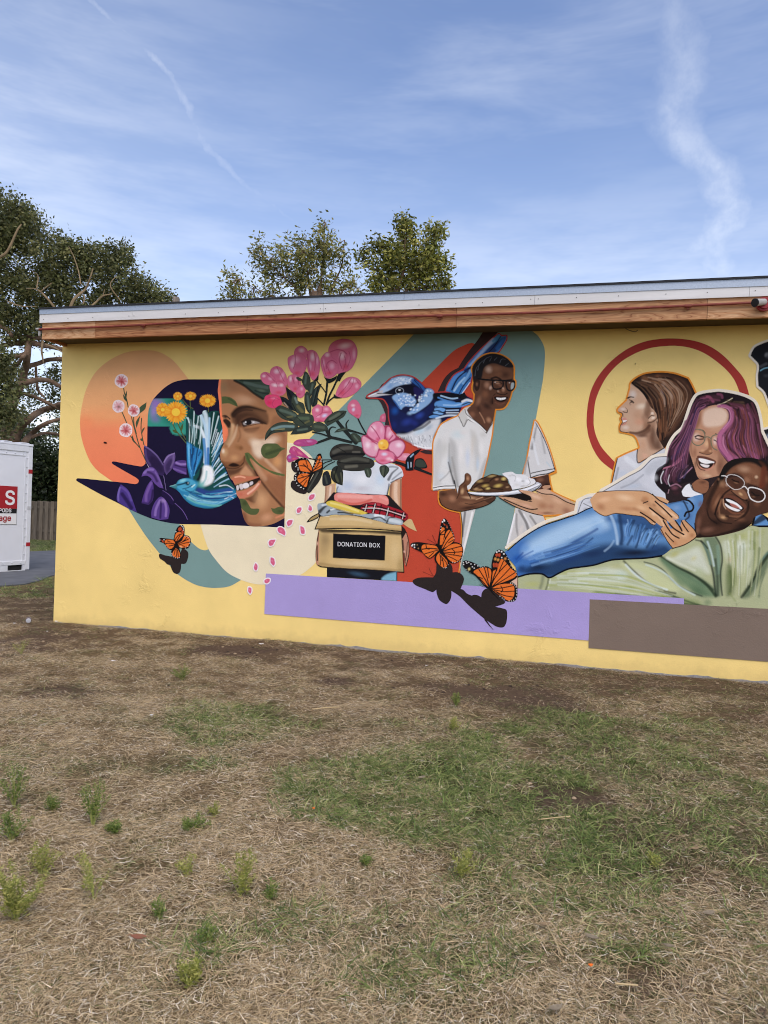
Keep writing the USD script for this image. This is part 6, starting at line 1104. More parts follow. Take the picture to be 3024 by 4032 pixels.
f.sp('#17204E', 40, '370,800 450,850 520,900 640,920 740,870 830,800 850,860 780,960 760,1040 650,1080 560,1140 470,1130 400,1060 370,940', .9).b('#2A3C8A', 560, 1000, 100, 60, -20, .8).b('#1f57a8', 430, 880, 60, 70, 20, .7).b('#30499c', 700, 930, 80, 50, -30, .8).b('#24307a', 640, 1010, 70, 50, 20, .7).b('#0d1024', 720, 1050, 90, 50, -20, .8).b('#1d2a68', 420, 1030, 50, 70, 10, .7).b('#0b0d18', 520, 1120, 80, 40, 10, .8)
f.sp('#0c0e14', 14, '850,690 1000,685 1140,700 1200,700 1180,740 1000,750 870,760', .95).sp('#5E97D2', 16, '880,780 1000,760 1150,790 1250,760 1270,790 1140,840 1000,850 900,840 860,820', .95)
f.sl('#0c0e16', 18, '860,700 950,740 1060,780 1150,770', .95).sl('#a9cbe8', 16, '930,715 1040,745 1110,740', .9).sl('#4f86c4', 18, '900,735 980,765 1080,790', .9).sl('#0d1018', 14, '880,830 1000,850 1130,850', .95).sl('#98c0e6', 18, '960,815 1080,820 1160,800', .9)
f.sp('#6FA4DA', 10, '870,840 930,830 980,860 960,890 900,880 860,870', .95).sp('#7DB0E2', 10, '840,890 900,870 960,900 940,920 870,915', .95).sp('#5F94CE', 10, '800,940 860,920 930,930 920,960 830,965', .95)
for t in ('860,850 930,838 985,862 960,895 900,890', '835,895 900,875 960,905', '800,935 860,915 940,935', '780,970 850,960 930,965', '770,1000 850,985', '990,860 1000,890 1120,890', '990,905 1110,915'): f.sl('#0d1226', 11, t, .9)
f.sl('#aac8e4', 14, '990,875 1120,870', .85).sl('#d9e4ec', 12, '990,900 1120,900', .85).sl('#c9d7e2', 20, '880,960 1000,930 1110,930', .9)
f.sl('#dfe3e6', 26, '1165,780 1215,760 1265,775', .9).sl('#10131a', 12, '1160,815 1230,790 1275,795', .9).p('#11141a', '1140,700! 1190,680! 1195,705! 1215,720! 1190,745! 1150,760!')
f.sp('#D3D5D6', 40, '560,1130 700,1060 800,990 920,970 900,1060 850,1160 840,1290 700,1275 560,1195 450,1140', .97).b('#B9D3E0', 700, 1100, 110, 50, -25, .8).b('#8fa3b2', 800, 1060, 80, 40, -40, .7).b('#9a9ca0', 560, 1190, 80, 40, 30, .7).sl('#16181c', 26, '640,1090 730,1060 810,1000', .7)
for x, y in rr.uniform((480, 1140), (830, 1270), (46, 2)):
    if y > 1100 + (x - 480) * .1: f.sl('#6d6e72' if rr.uniform() < .55 else '#f2f2f0', (7, 3), f'{x:.0f},{y:.0f} {x + 10:.0f},{y + 34:.0f}', .7)
f.sl('#f4f4f2', 16, '640,1250 740,1280 830,1285', .8)
f.p('#12161c', '545,1440 560,1390 600,1350 660,1310 720,1290! 690,1330 650,1370 640,1440 635,1525! 580,1530 545,1515').sl('#9fc0d8', 14, '600,1380 630,1350', .9).sl('#7fa6c4', 12, '570,1440 575,1500', .9).sl('#cfd8de', 10, '605,1440 605,1490', .9)
f.l('#B23B33', 8, '650,1370 640,1440 638,1525', False)
# man with the plate
f = fig('painted_man', 'smiling man in glasses and white polo shirt holding a plate of food, outlined in orange', *G_c, 5.2, '#D98A2E', grid=2.0)
f.p('#5c3e2e', '600,380 580,280 620,210 690,150 770,122 850,125 920,150 980,190 1020,240 1030,290! 1028,400 1045,420 1040,480 1005,530! 990,590 970,640 940,690 900,715 828,718! 805,860! 740,985! 560,850! 500,740! 560,690 600,650 610,560! 585,500')
f.p('#DAD9D4', '430,800! 500,720 560,690! 520,730 580,820 680,910 735,985! 805,860! 790,1000! 745,1230! 690,1450! 640,1560! 420,1640! 400,1570! 390,1590! 150,1590! 160,1400 160,1100 190,1000 240,900 320,850')
f.p('#D0CFCC', '1262,850! 1290,880 1340,980 1400,1120 1450,1270 1482,1390! 1400,1430 1215,1470! 1135,1435! 1180,1280! 1210,1100!')
f.edge('#DC8A30', 17)
f.at(*H_)
f.p('#C9C6C0', '585,740! 755,700! 610,1250! 578,1390! 590,1200 600,900').sl('#5f5d5c', 24, '640,740 620,900 610,1000', .8).sl('#efeee8', 22, '720,740 660,1000 610,1200', .8).l('#DC8A30', 12, '585,740 603,900 596,1100 585,1280 572,1390').l('#1a1614', 6, '594,740 610,900 603,1100 592,1280')
f.p('#C9C6C1', '1190,690! 1500,780! 1540,910! 1400,960! 1080,1130!').sl('#6c6a68', 30, '1230,720 1300,840 1330,940', .8).sl('#77746f', 24, '1350,780 1420,880 1450,930', .7).sl('#EDECEA', 26, '1180,760 1140,930 1100,1080', .8).sl('#8b8884', 24, '1200,760 1200,900 1220,1000', .7).sl('#d9d0c6', 40, '1260,900 1230,1000', .7).sl('#e6e4e0', 20, '1280,760 1370,920', .6).l('#DC8A30', 12, '1500,783 1530,860 1548,915').l('#DC8A30', 12, '1500,783 1600,776 1665,778')
f.at(*G_c)
# hair and head
f.sp('#1b1a1c', 16, '585,400 580,290 620,205 690,150 770,120 850,122 930,150 990,200 1028,262 960,270 900,250 820,225 750,240 700,290 690,370 660,400 600,430', .98)
for t in ('640,300 660,230 720,180', '700,220 730,170 790,145', '770,200 790,160', '880,220 900,180 940,180', '940,250 980,220', '610,360 620,290 650,240', '820,190 850,160'): f.sl('#62656a', (7, 3), t, .75)
f.sp('#6b4632', 26, '690,390 720,290 780,240 880,255 1000,290 1020,380 900,400 800,380', .9).b('#C6A48C', 760, 290, 60, 60, 30, .85).b('#8A6046', 840, 280, 90, 50, 0, .6).b('#2c1c16', 940, 350, 80, 60, 0, .6).b('#7d5138', 870, 340, 60, 36, 0, .6).sl('#1d1310', 20, '790,390 840,375 890,400', .9).sl('#1d1310', 16, '950,410 1010,400', .8)
f.sp('#553728', 30, '680,430 800,430 940,430 1020,440 1000,560 960,660 900,712 830,710 760,660 700,580', .8).b('#A87C62', 740, 460, 50, 60, 0, .8).b('#D1B09a', 780, 490, 26, 36, 20, .8).b('#8a5a40', 720, 560, 60, 70, 0, .6).b('#6b4330', 880, 680, 70, 26, 0, .6)
f.sp('#2b1b16', 8, '600,410 640,395 665,420 655,500 625,525 600,480', .9).b('#8d6048', 632, 450, 22, 36, 0, .9).sl('#3a241b', 8, '615,430 640,430 645,480', .9)
f.l('#131112', 15, '645,392 720,402 810,408 1025,418 1040,440', False).l('#151213', 13, '808,410 798,450 812,495 850,505 900,490 918,450 912,415', False).l('#151213', 13, '950,415 948,460 965,510 1000,522 1030,500 1042,460 1036,425', False)
f.b('#b5896c', 850, 435, 46, 26, 10, .8).b('#eadfd8', 830, 430, 14, 9, 0, .9).b('#7a4f3b', 880, 465, 36, 22, 20, .8).sl('#1f1411', 8, '820,440 870,430 905,445', .8).sp('#A8B6B4', 8, '1005,440 1035,440 1028,490 1000,505', .8).b('#e6dcd6', 985, 436, 12, 8, 0, .9)
f.b('#A87A5E', 920, 510, 30, 40, 10, .9).b('#d0ab92', 915, 495, 12, 16, 0, .9).b('#8d6249', 868, 535, 26, 22, 0, .8).b('#cdb9a6', 860, 525, 10, 10, 0, .9).sl('#1d110d', 10, '845,545 880,560 930,565 960,550', .9)
f.sl('#21130f', (8, 16), '830,555 800,600 800,660', .8).sp('#5b3628', 8, '800,590 850,570 960,590 985,570 960,630 900,660 840,640', .8).sp('#1c100d', 6, '815,590 880,585 970,590 945,628 900,645 850,635', .95).sp('#F1EDE9', 5, '842,598 890,600 945,597 935,615 890,624 852,616', 1.0)
for t in ('870,598 872,620', '897,600 898,624', '920,600 920,620'): f.sl('#b5aaa6', 3, t, .8)
f.sl('#6f4634', 14, '830,650 880,668 930,655', .8).b('#2a1915', 790, 640, 40, 60, 10, .6)
f.sp('#5B3B2C', 40, '620,560 700,620 780,690 820,720 805,850 740,960 640,870 540,760 590,680', .8).b('#2a1a15', 740, 690, 80, 50, 30, .8).b('#2c1b16', 650, 720, 40, 90, -20, .6).b('#B08262', 760, 840, 40, 50, -20, .8).b('#9c6e52', 650, 630, 40, 90, 20, .6).sl('#a97d60', 14, '660,760 700,830 715,870', .7).b('#8d5f47', 580, 780, 50, 50, 30, .7)
# shirt
f.sp('#C9C7C0', 10, '430,800 480,725 540,700 510,760 530,830 490,910 465,890', .95).sl('#16130f', 7, '432,800 470,880 490,912 530,840 560,850 650,900 735,985', .9).sl('#16130f', 7, '500,725 520,780 600,840 690,910 735,960', .9).sl('#EDECE6', 14, '570,845 660,905 725,965', .8).sl('#16130f', 7, '735,985 770,920 805,870', .9).sl('#8c8a82', 16, '520,840 500,890', .7)
f.sp('#A9A8A4', 70, '330,1050 400,1100 420,1300 440,1560 380,1560 340,1350', .75).sp('#B5B4AF', 60, '170,1150 230,1050 260,1200 220,1400 240,1560 160,1560', .55).sp('#B0AEA8', 60, '560,950 640,1050 660,1250 620,1400 600,1200', .5).sp('#9fa09f', 40, '640,1480 700,1300 740,1250 690,1450 620,1580', .6)
for x, y, rx, ry, c, o in ((420, 1000, 120, 80, '#C8D6D6', .7), (250, 980, 60, 80, '#d8dad6', .6), (280, 1150, 60, 140, '#BEBDB4', .6), (600, 1050, 50, 140, '#C9C5BA', .7), (680, 1150, 50, 120, '#E8E7E2', .7), (530, 1250, 40, 160, '#C6D0DE', .7), (460, 1200, 40, 160, '#E8E4DE', .7), (640, 1320, 30, 120, '#B8CFE0', .6), (580, 1150, 26, 160, '#cfc4b4', .5), (210, 1300, 40, 130, '#d6d2c8', .5), (330, 1300, 40, 120, '#BCC6CE', .6), (240, 1450, 70, 60, '#C9D2D6', .6), (700, 1000, 60, 50, '#bfbcb2', .5), (480, 980, 60, 40, '#D9D0C8', .5)): f.b(c, x, y, rx, ry, 0, o)
f.sl('#7e7d78', (10, 26), '330,1100 330,1250 350,1400', .55, 30).sl('#3b3a3a', (10, 22), '320,1300 345,1400 385,1530', .85, 18).sl('#9a9892', 26, '360,1250 390,1400 420,1560', .7, 26).sl('#1b1816', 12, '385,1500 400,1570 415,1630', .9).sl('#55534f', 14, '230,1500 300,1440 330,1400', .4, 20)
f.p('#E4E2DC', '155,1565! 250,1552 388,1550! 392,1592! 270,1595 155,1612!').l('#1b1715', 6, '155,1580 250,1562 388,1556', False).l('#3a3632', 5, '158,1605 280,1592 392,1592', False)
f.sl('#6f6d6b', (10, 30), '1280,900 1260,1000 1230,1150', .75, 26).sl('#33302e', 12, '1185,1280 1200,1380 1215,1460', .9).sl('#8d8b88', 20, '1330,990 1350,1100 1370,1200', .6, 26).sl('#E2E5E6', 26, '1240,1050 1270,1200 1300,1320', .6).sl('#A9C4D0', 14, '1390,1300 1430,1350', .5).sl('#a19d98', 26, '1190,1250 1160,1350 1150,1420', .7).l('#2a2522', 6, '1220,1420 1330,1395 1450,1375 1478,1370', False).l('#1b1715', 8, '1215,1470 1300,1440 1400,1425 1482,1392', False).l('#1b1715', 5, '1270,870 1330,980 1400,1140 1480,1385', False)
f.p('#4a2f24', '1222,1480! 1420,1430! 1428,1520 1448,1610! 1330,1620 1260,1560!').b('#8a5f48', 1320, 1490, 60, 40, 0, .7).b('#120d0b', 1390, 1560, 50, 60, 0, .9).b('#1a1210', 1250, 1480, 40, 26, -20, .8).l('#DC8A30', 14, '1420,1435 1432,1520 1455,1610', True).l('#DC8A30', 14, '1482,1395 1495,1410 1425,1438', True)
# left arm and hand
f.at(*H_)
f.p('#6a4632', '358,510! 530,490! 560,540! 578,455 630,400 638,330 665,312 700,340 708,390 690,430 660,460 690,540! 780,560 845,565 935,560 975,575 960,610 880,660 780,690 680,715 580,728 460,700 380,650 358,590').l('#DC8A30', 14, '350,515 350,600 375,662 460,712 580,742').l('#1a120e', 7, '360,590 385,655 460,702 580,728 680,715 790,690 890,655 965,605')
f.b('#A9785A', 500, 590, 70, 60, 20, .8).b('#7a5038', 430, 600, 60, 60, 0, .8).b('#2a1812', 400, 540, 70, 40, 0, .7).b('#C9A276', 610, 510, 30, 50, 10, .9).b('#B98a66', 670, 370, 26, 40, 0, .9).b('#c29a74', 690, 580, 120, 26, 5, .9).b('#8a5f44', 650, 640, 130, 40, -5, .8).b('#2b1812', 680, 690, 150, 30, -8, .8).sl('#1c110d', 12, '660,500 690,560 700,585', .9).sl('#1c110d', 8, '640,640 720,650 850,610', .8).sl('#1a100c', 10, '575,460 580,520 550,590', .7).sl('#c59d78', 10, '760,600 830,575', .8).sl('#1a100c', 8, '640,330 640,400 590,450', .7).b('#3b241a', 640, 450, 30, 40, 20, .6).sl('#C09674', 10, '850,600 940,570', .7)
f.p('#241814', '850,565! 980,560! 990,595! 900,640! 850,610!', False, .6)
# plate and food
f.p('#C9CBCF', '672,530 690,515! 900,520 1140,500 1300,470 1400,430 1420,410! 1465,430 1460,460 1400,500 1260,540 1050,560 850,562 740,552').sl('#F0F1F2', 18, '700,525 900,540 1140,520 1330,480 1440,440', .9).sl('#6d7278', 10, '690,540 850,556 1060,552 1260,530 1420,480', .8).l('#17140f', 7, '690,512 900,522 1140,502 1300,470 1410,420', False).l('#17140f', 7, '672,530 740,553 850,563 1050,561 1260,541 1400,500 1465,440').sl('#44484c', 8, '1330,500 1440,450', .8)
f.p('#DEDEDD', '1040,320! 1080,305 1150,298 1190,320 1280,330 1340,365 1390,380 1402,420 1300,465 1145,495! 1110,380!').b('#F6F6F5', 1220, 380, 60, 34, 10, .9).b('#8d8b88', 1270, 400, 30, 20, 0, .6).b('#F8F8F7', 1320, 400, 44, 30, 0, .9).b('#b9b6b0', 1130, 340, 40, 20, 0, .6).b('#a8a49c', 1270, 455, 50, 16, -10, .7).b('#c9c6c0', 1200, 440, 50, 26, 0, .6).sl('#9d9a95', 9, '1150,330 1190,350 1180,400', .5).sl('#8f8c88', 8, '1330,370 1350,420 1310,450', .6)
f.p('#4A3222', '692,500! 730,440 790,385 860,355 930,325 1000,335 1040,338 1095,365 1112,420 1140,460 1148,505 1080,515 960,522 800,518 715,508').l('#15100c', 6, '692,500 730,440 790,385 860,355 930,325 1000,335')
for x, y, rx, ry, c in ((800, 400, 60, 26, '#A98A54'), (930, 345, 70, 22, '#B59A62'), (1060, 375, 40, 30, '#D6BF70'), (985, 380, 34, 22, '#A87C58'), (860, 450, 60, 26, '#C2A458'), (1000, 450, 70, 30, '#D0B464'), (890, 480, 40, 20, '#D9C070'), (760, 485, 44, 24, '#B89468'), (1100, 465, 30, 16, '#A88660'), (800, 495, 60, 18, '#A37e50'), (960, 490, 60, 22, '#5a3d28')): f.b(c, x, y, rx, ry, -10, .9)
for t in ('740,470 800,430 900,415', '910,400 960,360 1030,350', '920,470 960,480 1050,490', '1040,400 1100,410', '820,470 850,500'): f.sl('#22150e', 13, t, .8)
# receiving hand and forearm
f = fig('painted_hand', 'pale hand and forearm reaching in from the right to take the plate', *M_, 6, '#2a1a14', grid=2.0)
f.p('#BF9472', '-105,285! -60,275 60,300 170,330! 250,330! 240,290 150,250 118,225 140,218 250,235 330,260 440,270 520,300! 640,350 745,380! 715,530! 600,490 480,495 380,498 250,470 120,420 0,360 -90,305').p('#C7A183', '300,225! 380,210 470,225 600,290 745,375! 640,350 520,300 440,270 340,262').p('#B58A6c', '375,185! 400,170 455,168 465,190 420,210 385,205')
f.b('#E2BC9C', 300, 290, 120, 40, 20, .8).b('#9A6748', 380, 390, 90, 60, 10, .7).b('#D6AC8A', 540, 340, 110, 40, 25, .8).b('#8d5a44', 640, 450, 80, 60, 30, .7).b('#D9A98C', 200, 390, 110, 30, 20, .8).b('#7a4a36', 430, 470, 120, 24, 0, .7).b('#d8ae8e', 50, 330, 100, 18, 15, .8).b('#a06a50', 470, 400, 60, 50, 0, .5).b('#D08a70', 350, 470, 60, 20, 0, .5)
f.p('#15100e', '-60,285! 60,270! 150,255! 240,290 258,325! 170,332! 60,306!').p('#BF9472', '-100,290! 60,302 170,332! 250,332! 200,360 60,330!', False).b('#E8B8A0', 145, 232, 30, 13, 5, .95)
for t, w in (('-105,285 60,300 170,330 260,345', 6), ('-90,305 0,360 120,420 250,470 380,498 480,495 600,490 715,530', 8), ('-40,320 60,365 160,405 250,430 320,425', 9), ('118,225 150,250 240,290 255,325', 6), ('300,225 380,260 500,275 640,350 745,385', 7), ('190,330 230,325 250,345', 5)): f.l('#1c1310', w, t)
f.l('#DC8A30', 12, '470,225 600,290 760,355').l('#DC8A30', 12, '385,500 480,497 600,493 712,545')
# woman in profile
f = fig('painted_profile_woman', 'brown haired woman in profile inside the red ring, outlined in orange', *J_, 3, '#DC8A30', grid=2.0)
f.p('#C3A084', '650,580 640,640 605,770! 540,830 508,865 515,888 550,905! 553,935 540,965 555,1000! 533,1040 535,1100! 620,1118 680,1140 720,1190 750,1280! 720,1320 720,1440! 860,1370 1010,1290! 980,1000! 900,700! 720,560!')
f.p('#2b1d18', '650,575! 700,530 780,488 870,470 1000,465 1130,482 1265,530! 1310,610 1350,700! 1300,850 1180,1080 1060,1220 1010,1290! 960,1200 925,1120 940,1000 920,900 860,830 800,720 740,650 690,610')
f.p('#CACBCE', '500,1400! 600,1350 725,1300! 715,1370 725,1445! 800,1410 900,1350 1010,1285! 1060,1360! 1100,1700! 440,1700! 455,1600 480,1480')
f.edge('#DC8A30', 20)
f.sp('#8d6850', 50, '760,940 860,860 920,1000 900,1200 980,1290 860,1300 800,1150 700,1130 780,1060', .7).b('#D6CBC0', 670, 700, 60, 70, 0, .8).b('#E0CDB4', 760, 830, 90, 50, -10, .9).b('#b98f70', 720, 930, 90, 90, 0, .7).b('#C98F70', 740, 1000, 90, 60, 0, .6).b('#8b6248', 830, 1050, 80, 80, 30, .7).b('#D9C6B4', 590, 1060, 60, 40, 0, .9).b('#DAC8BC', 560, 860, 50, 26, 0, .9).b('#6e4b38', 850, 800, 60, 110, 10, .6).sl('#4a3126', 26, '640,1115 720,1120 800,1090 850,1040', .75).b('#c49676', 780, 1250, 60, 110, 0, .6).b('#D7A68A', 800, 1370, 60, 50, 0, .7).b('#7d5440', 880, 1180, 60, 120, 0, .6).b('#5b3b2e', 780, 1150, 80, 30, 0, .7).b('#6a4635', 940, 1240, 50, 80, 0, .6)
f.sl('#201714', (18, 8), '615,740 640,728 675,730', .95).sl('#251a16', 10, '630,760 660,770 680,790', .9).sl('#3a2d28', 8, '635,800 645,785 675,795', .9).b('#5a4a42', 655, 778, 14, 12, 0, .9).b('#8d7260', 640, 810, 20, 20, 0, .6)
f.sl('#3a2a22', 5, '560,885 600,895 608,870 590,845', .85).sl('#6a4c3c', 8, '560,910 570,940', .5).sp('#C4897C', 6, '545,965 580,950 605,975 560,980', .9).sp('#E8E0DC', 4, '555,985 600,980 595,998 555,1000', .95).sp('#C07f70', 6, '535,1030 580,1010 605,995 590,1025 545,1040', .9).sl('#2b1d18', 5, '545,1030 580,1005 607,990', .9).l('#2b1d18', 5, '515,890 550,905 553,935 540,965 555,1000 533,1040 535,1100 620,1118', False)
f.sp('#C9A78C', 6, '850,940 880,890 900,920 890,950 920,925 920,955 870,988 840,985', .9).sl('#241814', 10, '840,960 870,930 900,935', .9).sl('#3a261e', 12, '930,900 930,960 880,1000 830,1010', .8)
f.sp('#6E4A34', 90, '760,520 900,500 1050,500 1220,560 1290,680 1240,860 1130,1050 1030,1130 990,900 930,740 840,620', .75).sp('#8d6448', 60, '1000,540 1140,560 1220,680 1160,800 1080,720', .6)
for t, w, c, o in (('700,580 800,590 900,660 950,760', 40, '#5B4636', .7), ('790,520 880,560 960,640 1000,760', 46, '#7A5236', .7), ('940,520 1040,600 1080,740 1070,900', 60, '#7d5238', .8), ('1000,590 1060,650 1090,740', 46, '#B59A84', .7), ('1120,560 1180,640 1210,760', 60, '#7a543c', .7), ('1150,620 1200,720', 34, '#A4866c', .6), ('980,640 1010,720 1020,800', 26, '#8d7a78', .6), ('960,760 990,900 980,1100', 34, '#7d5338', .7), ('1100,760 1110,900 1080,1050', 60, '#6a4632', .7), ('1200,780 1160,920 1100,1060', 50, '#53382b', .6), ('890,560 960,570', 30, '#8a6040', .6), ('960,980 970,1100 960,1200', 20, '#8a5638', .7), ('1240,620 1290,700', 26, '#4a3328', .7)): f.sl(c, w, t, o, w * .8)
for t in ('840,640 900,720 930,860', '960,600 1020,720 1040,880 1040,1000', '1060,900 1050,1050', '1150,800 1120,950 1060,1100', '700,600 780,680 860,800', '930,1000 1000,1200'): f.sl('#150e0c', 16, t, .7)
strands(f, '700,575 800,640 890,760 930,920 955,1100', '900,485 1150,505 1300,640 1300,780 1120,1060', 60, ['#1a100d', '#3d281e', '#6d4a34', '#8d6648', '#2a1a14', '#A98a70', '#5a3c2a'], 16, .6, 5, 9)
strands(f, '930,900 950,1050 975,1200', '1120,800 1090,1000 1030,1200', 20, ['#140d0b', '#2b1b15', '#53382b', '#7d5338'], 14, .6, 6, 8)
f.sp('#140e0c', 26, '650,585 740,650 810,730 860,830 840,720 760,620 700,570', .7).sp('#5a3b2c', 40, '620,1110 720,1125 800,1085 840,1020 860,1100 760,1160 690,1140', .75).sp('#4e3428', 50, '880,1050 940,1150 990,1280 900,1290 860,1180', .6).sp('#6e4c38', 40, '830,760 860,860 830,960 790,880', .6)
f.b('#E9D8C4', 880, 905, 26, 22, 0, .9).b('#E9D8C4', 890, 955, 34, 22, -20, .9).sl('#140e0c', 8, '600,742 640,728 680,732', .9).b('#15100e', 655, 780, 26, 12, 0, .95).sl('#2a1c16', 7, '560,890 604,898 610,872', .9)
f.sl('#17120f', 11, '720,1300 712,1370 725,1445 800,1410 900,1350 1005,1285', .95).sl('#8f9297', 24, '510,1500 495,1560 480,1620', .7).sl('#E2E5E6', 60, '600,1400 700,1480', .6).b('#B9C4D0', 560, 1560, 80, 60, 0, .6).b('#BDC3CC', 850, 1450, 80, 40, -20, .6).l('#1b1614', 7, '500,1400 480,1480 455,1600 440,1660', False)
# laughing woman with the pink streaked hair, and her sleeve
f = fig('painted_laughing_woman', 'laughing woman with round glasses and pink streaked dark hair, outlined in cream', *K_, 7, '#E6DCC8', grid=2.0)
f.p('#CDCFD3', '560,1095! 400,1120 270,1240 130,1320 0,1400! -145,1480! -150,1520! -300,1540! -400,1590! -430,1760! -120,1760! -80,1700! 600,1700! 700,1500! 640,1200!')
f.p('#1c1418', '560,1100! 570,1050 590,980 650,880 740,790 790,660 830,540 880,450 940,420 1050,402 1150,398 1330,430 1460,480 1520,540 1560,680 1580,830! 1659,1000! 1659,1180! 1500,1130 1300,1140 1180,1240 1100,1340 1000,1400 880,1420 800,1500 880,1640 820,1659 760,1560 640,1560 540,1500 440,1400 425,1320 460,1230 540,1180')
f.edge('#E6DCC8', 34)
f.p('#B98A6c', '930,600 1000,560 1100,540 1180,570 1230,640 1200,760 1120,840 1110,1000 1180,1120 1230,1180! 1160,1300 1080,1350 980,1358 900,1330 860,1220 830,1130 800,1000 850,800 890,680')
f.sp('#DCC0A8', 50, '960,620 1050,570 1150,570 1220,640 1180,740 1080,780 960,760', .95).b('#c69c7c', 1080, 800, 110, 50, 0, .6).b('#7d5440', 900, 720, 40, 120, 15, .7).b('#8a5e46', 860, 1060, 40, 100, 0, .7).b('#C79c7a', 960, 1290, 70, 50, 0, .9).b('#D9B692', 1000, 1310, 60, 30, 0, .8).b('#6a4232', 1140, 1200, 50, 110, 10, .7).b('#9a684c', 1090, 1040, 50, 70, 0, .6).b('#5b3a2c', 870, 1180, 26, 70, 0, .6)
f.sp('#8d6048', 30, '880,700 930,610 900,760 870,820 830,960 840,1100 815,1050 820,900', .7).sp('#7d5440', 40, '1120,1000 1180,1110 1220,1190 1140,1310 1100,1240 1110,1120', .6).sp('#5e3a2a', 26, '900,1320 980,1350 1080,1345 1160,1290 1100,1360 980,1375', .7).b('#D9AE84', 990, 960, 40, 60, 15, .9).sp('#7d5034', 16, '1000,900 1035,930 1050,1040 1020,1075 960,1070 910,1050 960,1040 1010,1000', .7).b('#D0A078', 945, 1035, 36, 26, 0, .9).b('#cf9d74', 1030, 1040, 26, 22, 0, .9).sl('#2b1a14', 9, '910,1055 960,1072 1020,1076 1050,1058', .8)
f.b('#E4CDBE', 880, 890, 60, 70, 0, .8).b('#E4CDBE', 1080, 930, 34, 70, 0, .8).sl('#1f1412', 16, '865,885 900,872 960,890', .95).sl('#3a2420', 14, '870,900 910,912 955,908', .9).sl('#1f1412', 12, '1070,920 1090,930 1110,950', .95).sl('#2b1b16', 10, '910,810 950,815 975,845', .8).sl('#2b1b16', 8, '1085,850 1110,860', .8)
f.l('#6f6d58', 9, '820,870 835,820 880,803 940,815 970,860 965,930 930,970 880,978 835,945 820,880', False).l('#6f6d58', 9, '1100,860 1050,880 1038,930 1055,1000 1100,1030', False).l('#6f6d58', 9, '968,895 1000,885 1040,905', False)
f.sp('#5a3328', 10, '885,1100 940,1095 1010,1110 1090,1150 1070,1200 1020,1240 960,1240 910,1200', .95).sp('#F2EDE8', 7, '905,1120 960,1125 1030,1145 1075,1160 1040,1180 960,1175 915,1150', 1.0).sp('#1a0f0d', 6, '905,1160 980,1180 1060,1170 1030,1220 960,1225 920,1200', .95).sp('#EFE6E0', 7, '920,1180 980,1188 1020,1195 1000,1220 950,1210', .95).sp('#C98a72', 9, '905,1200 960,1232 1030,1222 1070,1180 1060,1220 1010,1250 950,1248', .85).sl('#3b2019', 12, '880,1120 890,1190 920,1235 970,1250', .8)
f.p('#2a1f20', '540,1500! 700,1400! 1000,1340! 1160,1300! 1000,1560! 880,1660! 560,1640!').p('#8d5f45', '830,1400! 900,1350 1000,1370 1010,1440 980,1490 920,1500 860,1470', False).b('#5a392a', 950, 1380, 70, 30, 0, .8).p('#E4E4E4', '720,1480! 760,1420 810,1400 850,1470 940,1510! 820,1540! 740,1530', False).sl('#17120f', 8, '810,1400 845,1465 930,1502', .9)
f.sp('#5a3444', 60, '830,600 760,780 700,900 600,1020 600,1180 500,1300 560,1380 700,1300 780,1160 800,1000 850,780', .8).sp('#6a3d44', 70, '1240,560 1400,540 1520,640 1580,880 1640,1080 1400,1100 1280,960 1250,780', .8).sp('#4a2c34', 40, '900,470 1050,430 1160,440 1080,520 960,540', .7)
for t, w, c, o in (('890,560 860,680 830,780 740,900 680,1040', 40, '#4A3A6A', .8), ('860,660 840,780 760,880', 26, '#A5566F', .85), ('930,470 1010,450 1060,500', 30, '#8F4a62', .8), ('960,520 1040,480 1130,490', 20, '#6a3a4c', .7), ('1110,420 1150,430 1160,460', 26, '#7a4058', .7), ('740,930 660,1040 620,1120', 34, '#5d4a70', .8), ('690,990 640,1070', 20, '#B0606f', .8), ('750,1060 680,1140 600,1210', 22, '#A5607a', .8), ('720,1130 640,1190 500,1240 470,1300', 16, '#B97488', .8), ('560,1230 530,1330 560,1400', 14, '#A5748a', .7), ('830,1220 760,1290 700,1340', 12, '#B98aa0', .7), ('760,1200 700,1300 690,1360', 40, '#352840', .7), ('640,1250 620,1330 660,1390', 40, '#4a2a34', .7), ('780,1240 740,1330', 20, '#46405e', .7)): f.sl(c, w, t, o)
for t, w, c, o in (('1120,550 1200,555 1260,600 1260,700 1180,800 1130,880 1140,1000 1250,1130', (30, 60), '#AD6486', .95), ('1160,900 1200,1020 1320,1120', 40, '#A05a78', .85), ('1230,620 1240,700 1180,790', 10, '#5a4a78', .6), ('1270,760 1230,880 1280,1000 1400,1090', 40, '#7D4468', .9), ('1300,820 1290,900 1380,1010 1540,1110', 50, '#96506a', .85), ('1420,600 1430,720 1440,800', 60, '#9A4f6c', .85), ('1440,580 1480,640 1520,720', 30, '#8a5068', .7), ('1340,600 1300,700 1310,800', 50, '#3a2226', .8), ('1450,830 1480,960 1560,1060', 50, '#7A3F34', .7), ('1500,700 1540,850 1600,990', 40, '#3a2220', .8), ('1250,800 1220,900', 16, '#C98aa4', .6), ('1180,860 1170,960 1220,1060', 14, '#C98aa4', .6), ('1380,980 1440,1060', 14, '#C98aa4', .5), ('1220,500 1300,520 1380,520', 40, '#5b4634', .8), ('1290,470 1240,540', 20, '#12100f', .8), ('1270,465 1190,510 1110,540', 10, '#CFC2A0', .9)): f.sl(c, w, t, o)
strands(f, '1000,560 900,600 862,760 805,940 770,1100 740,1320', '1000,415 880,465 800,650 700,850 585,1000 545,1220', 70, ['#1b1116', '#5a3448', '#7a4a60', '#3a2c50', '#955c76', '#120c0e', '#4a2a38'], 15, .65, 7, 8)
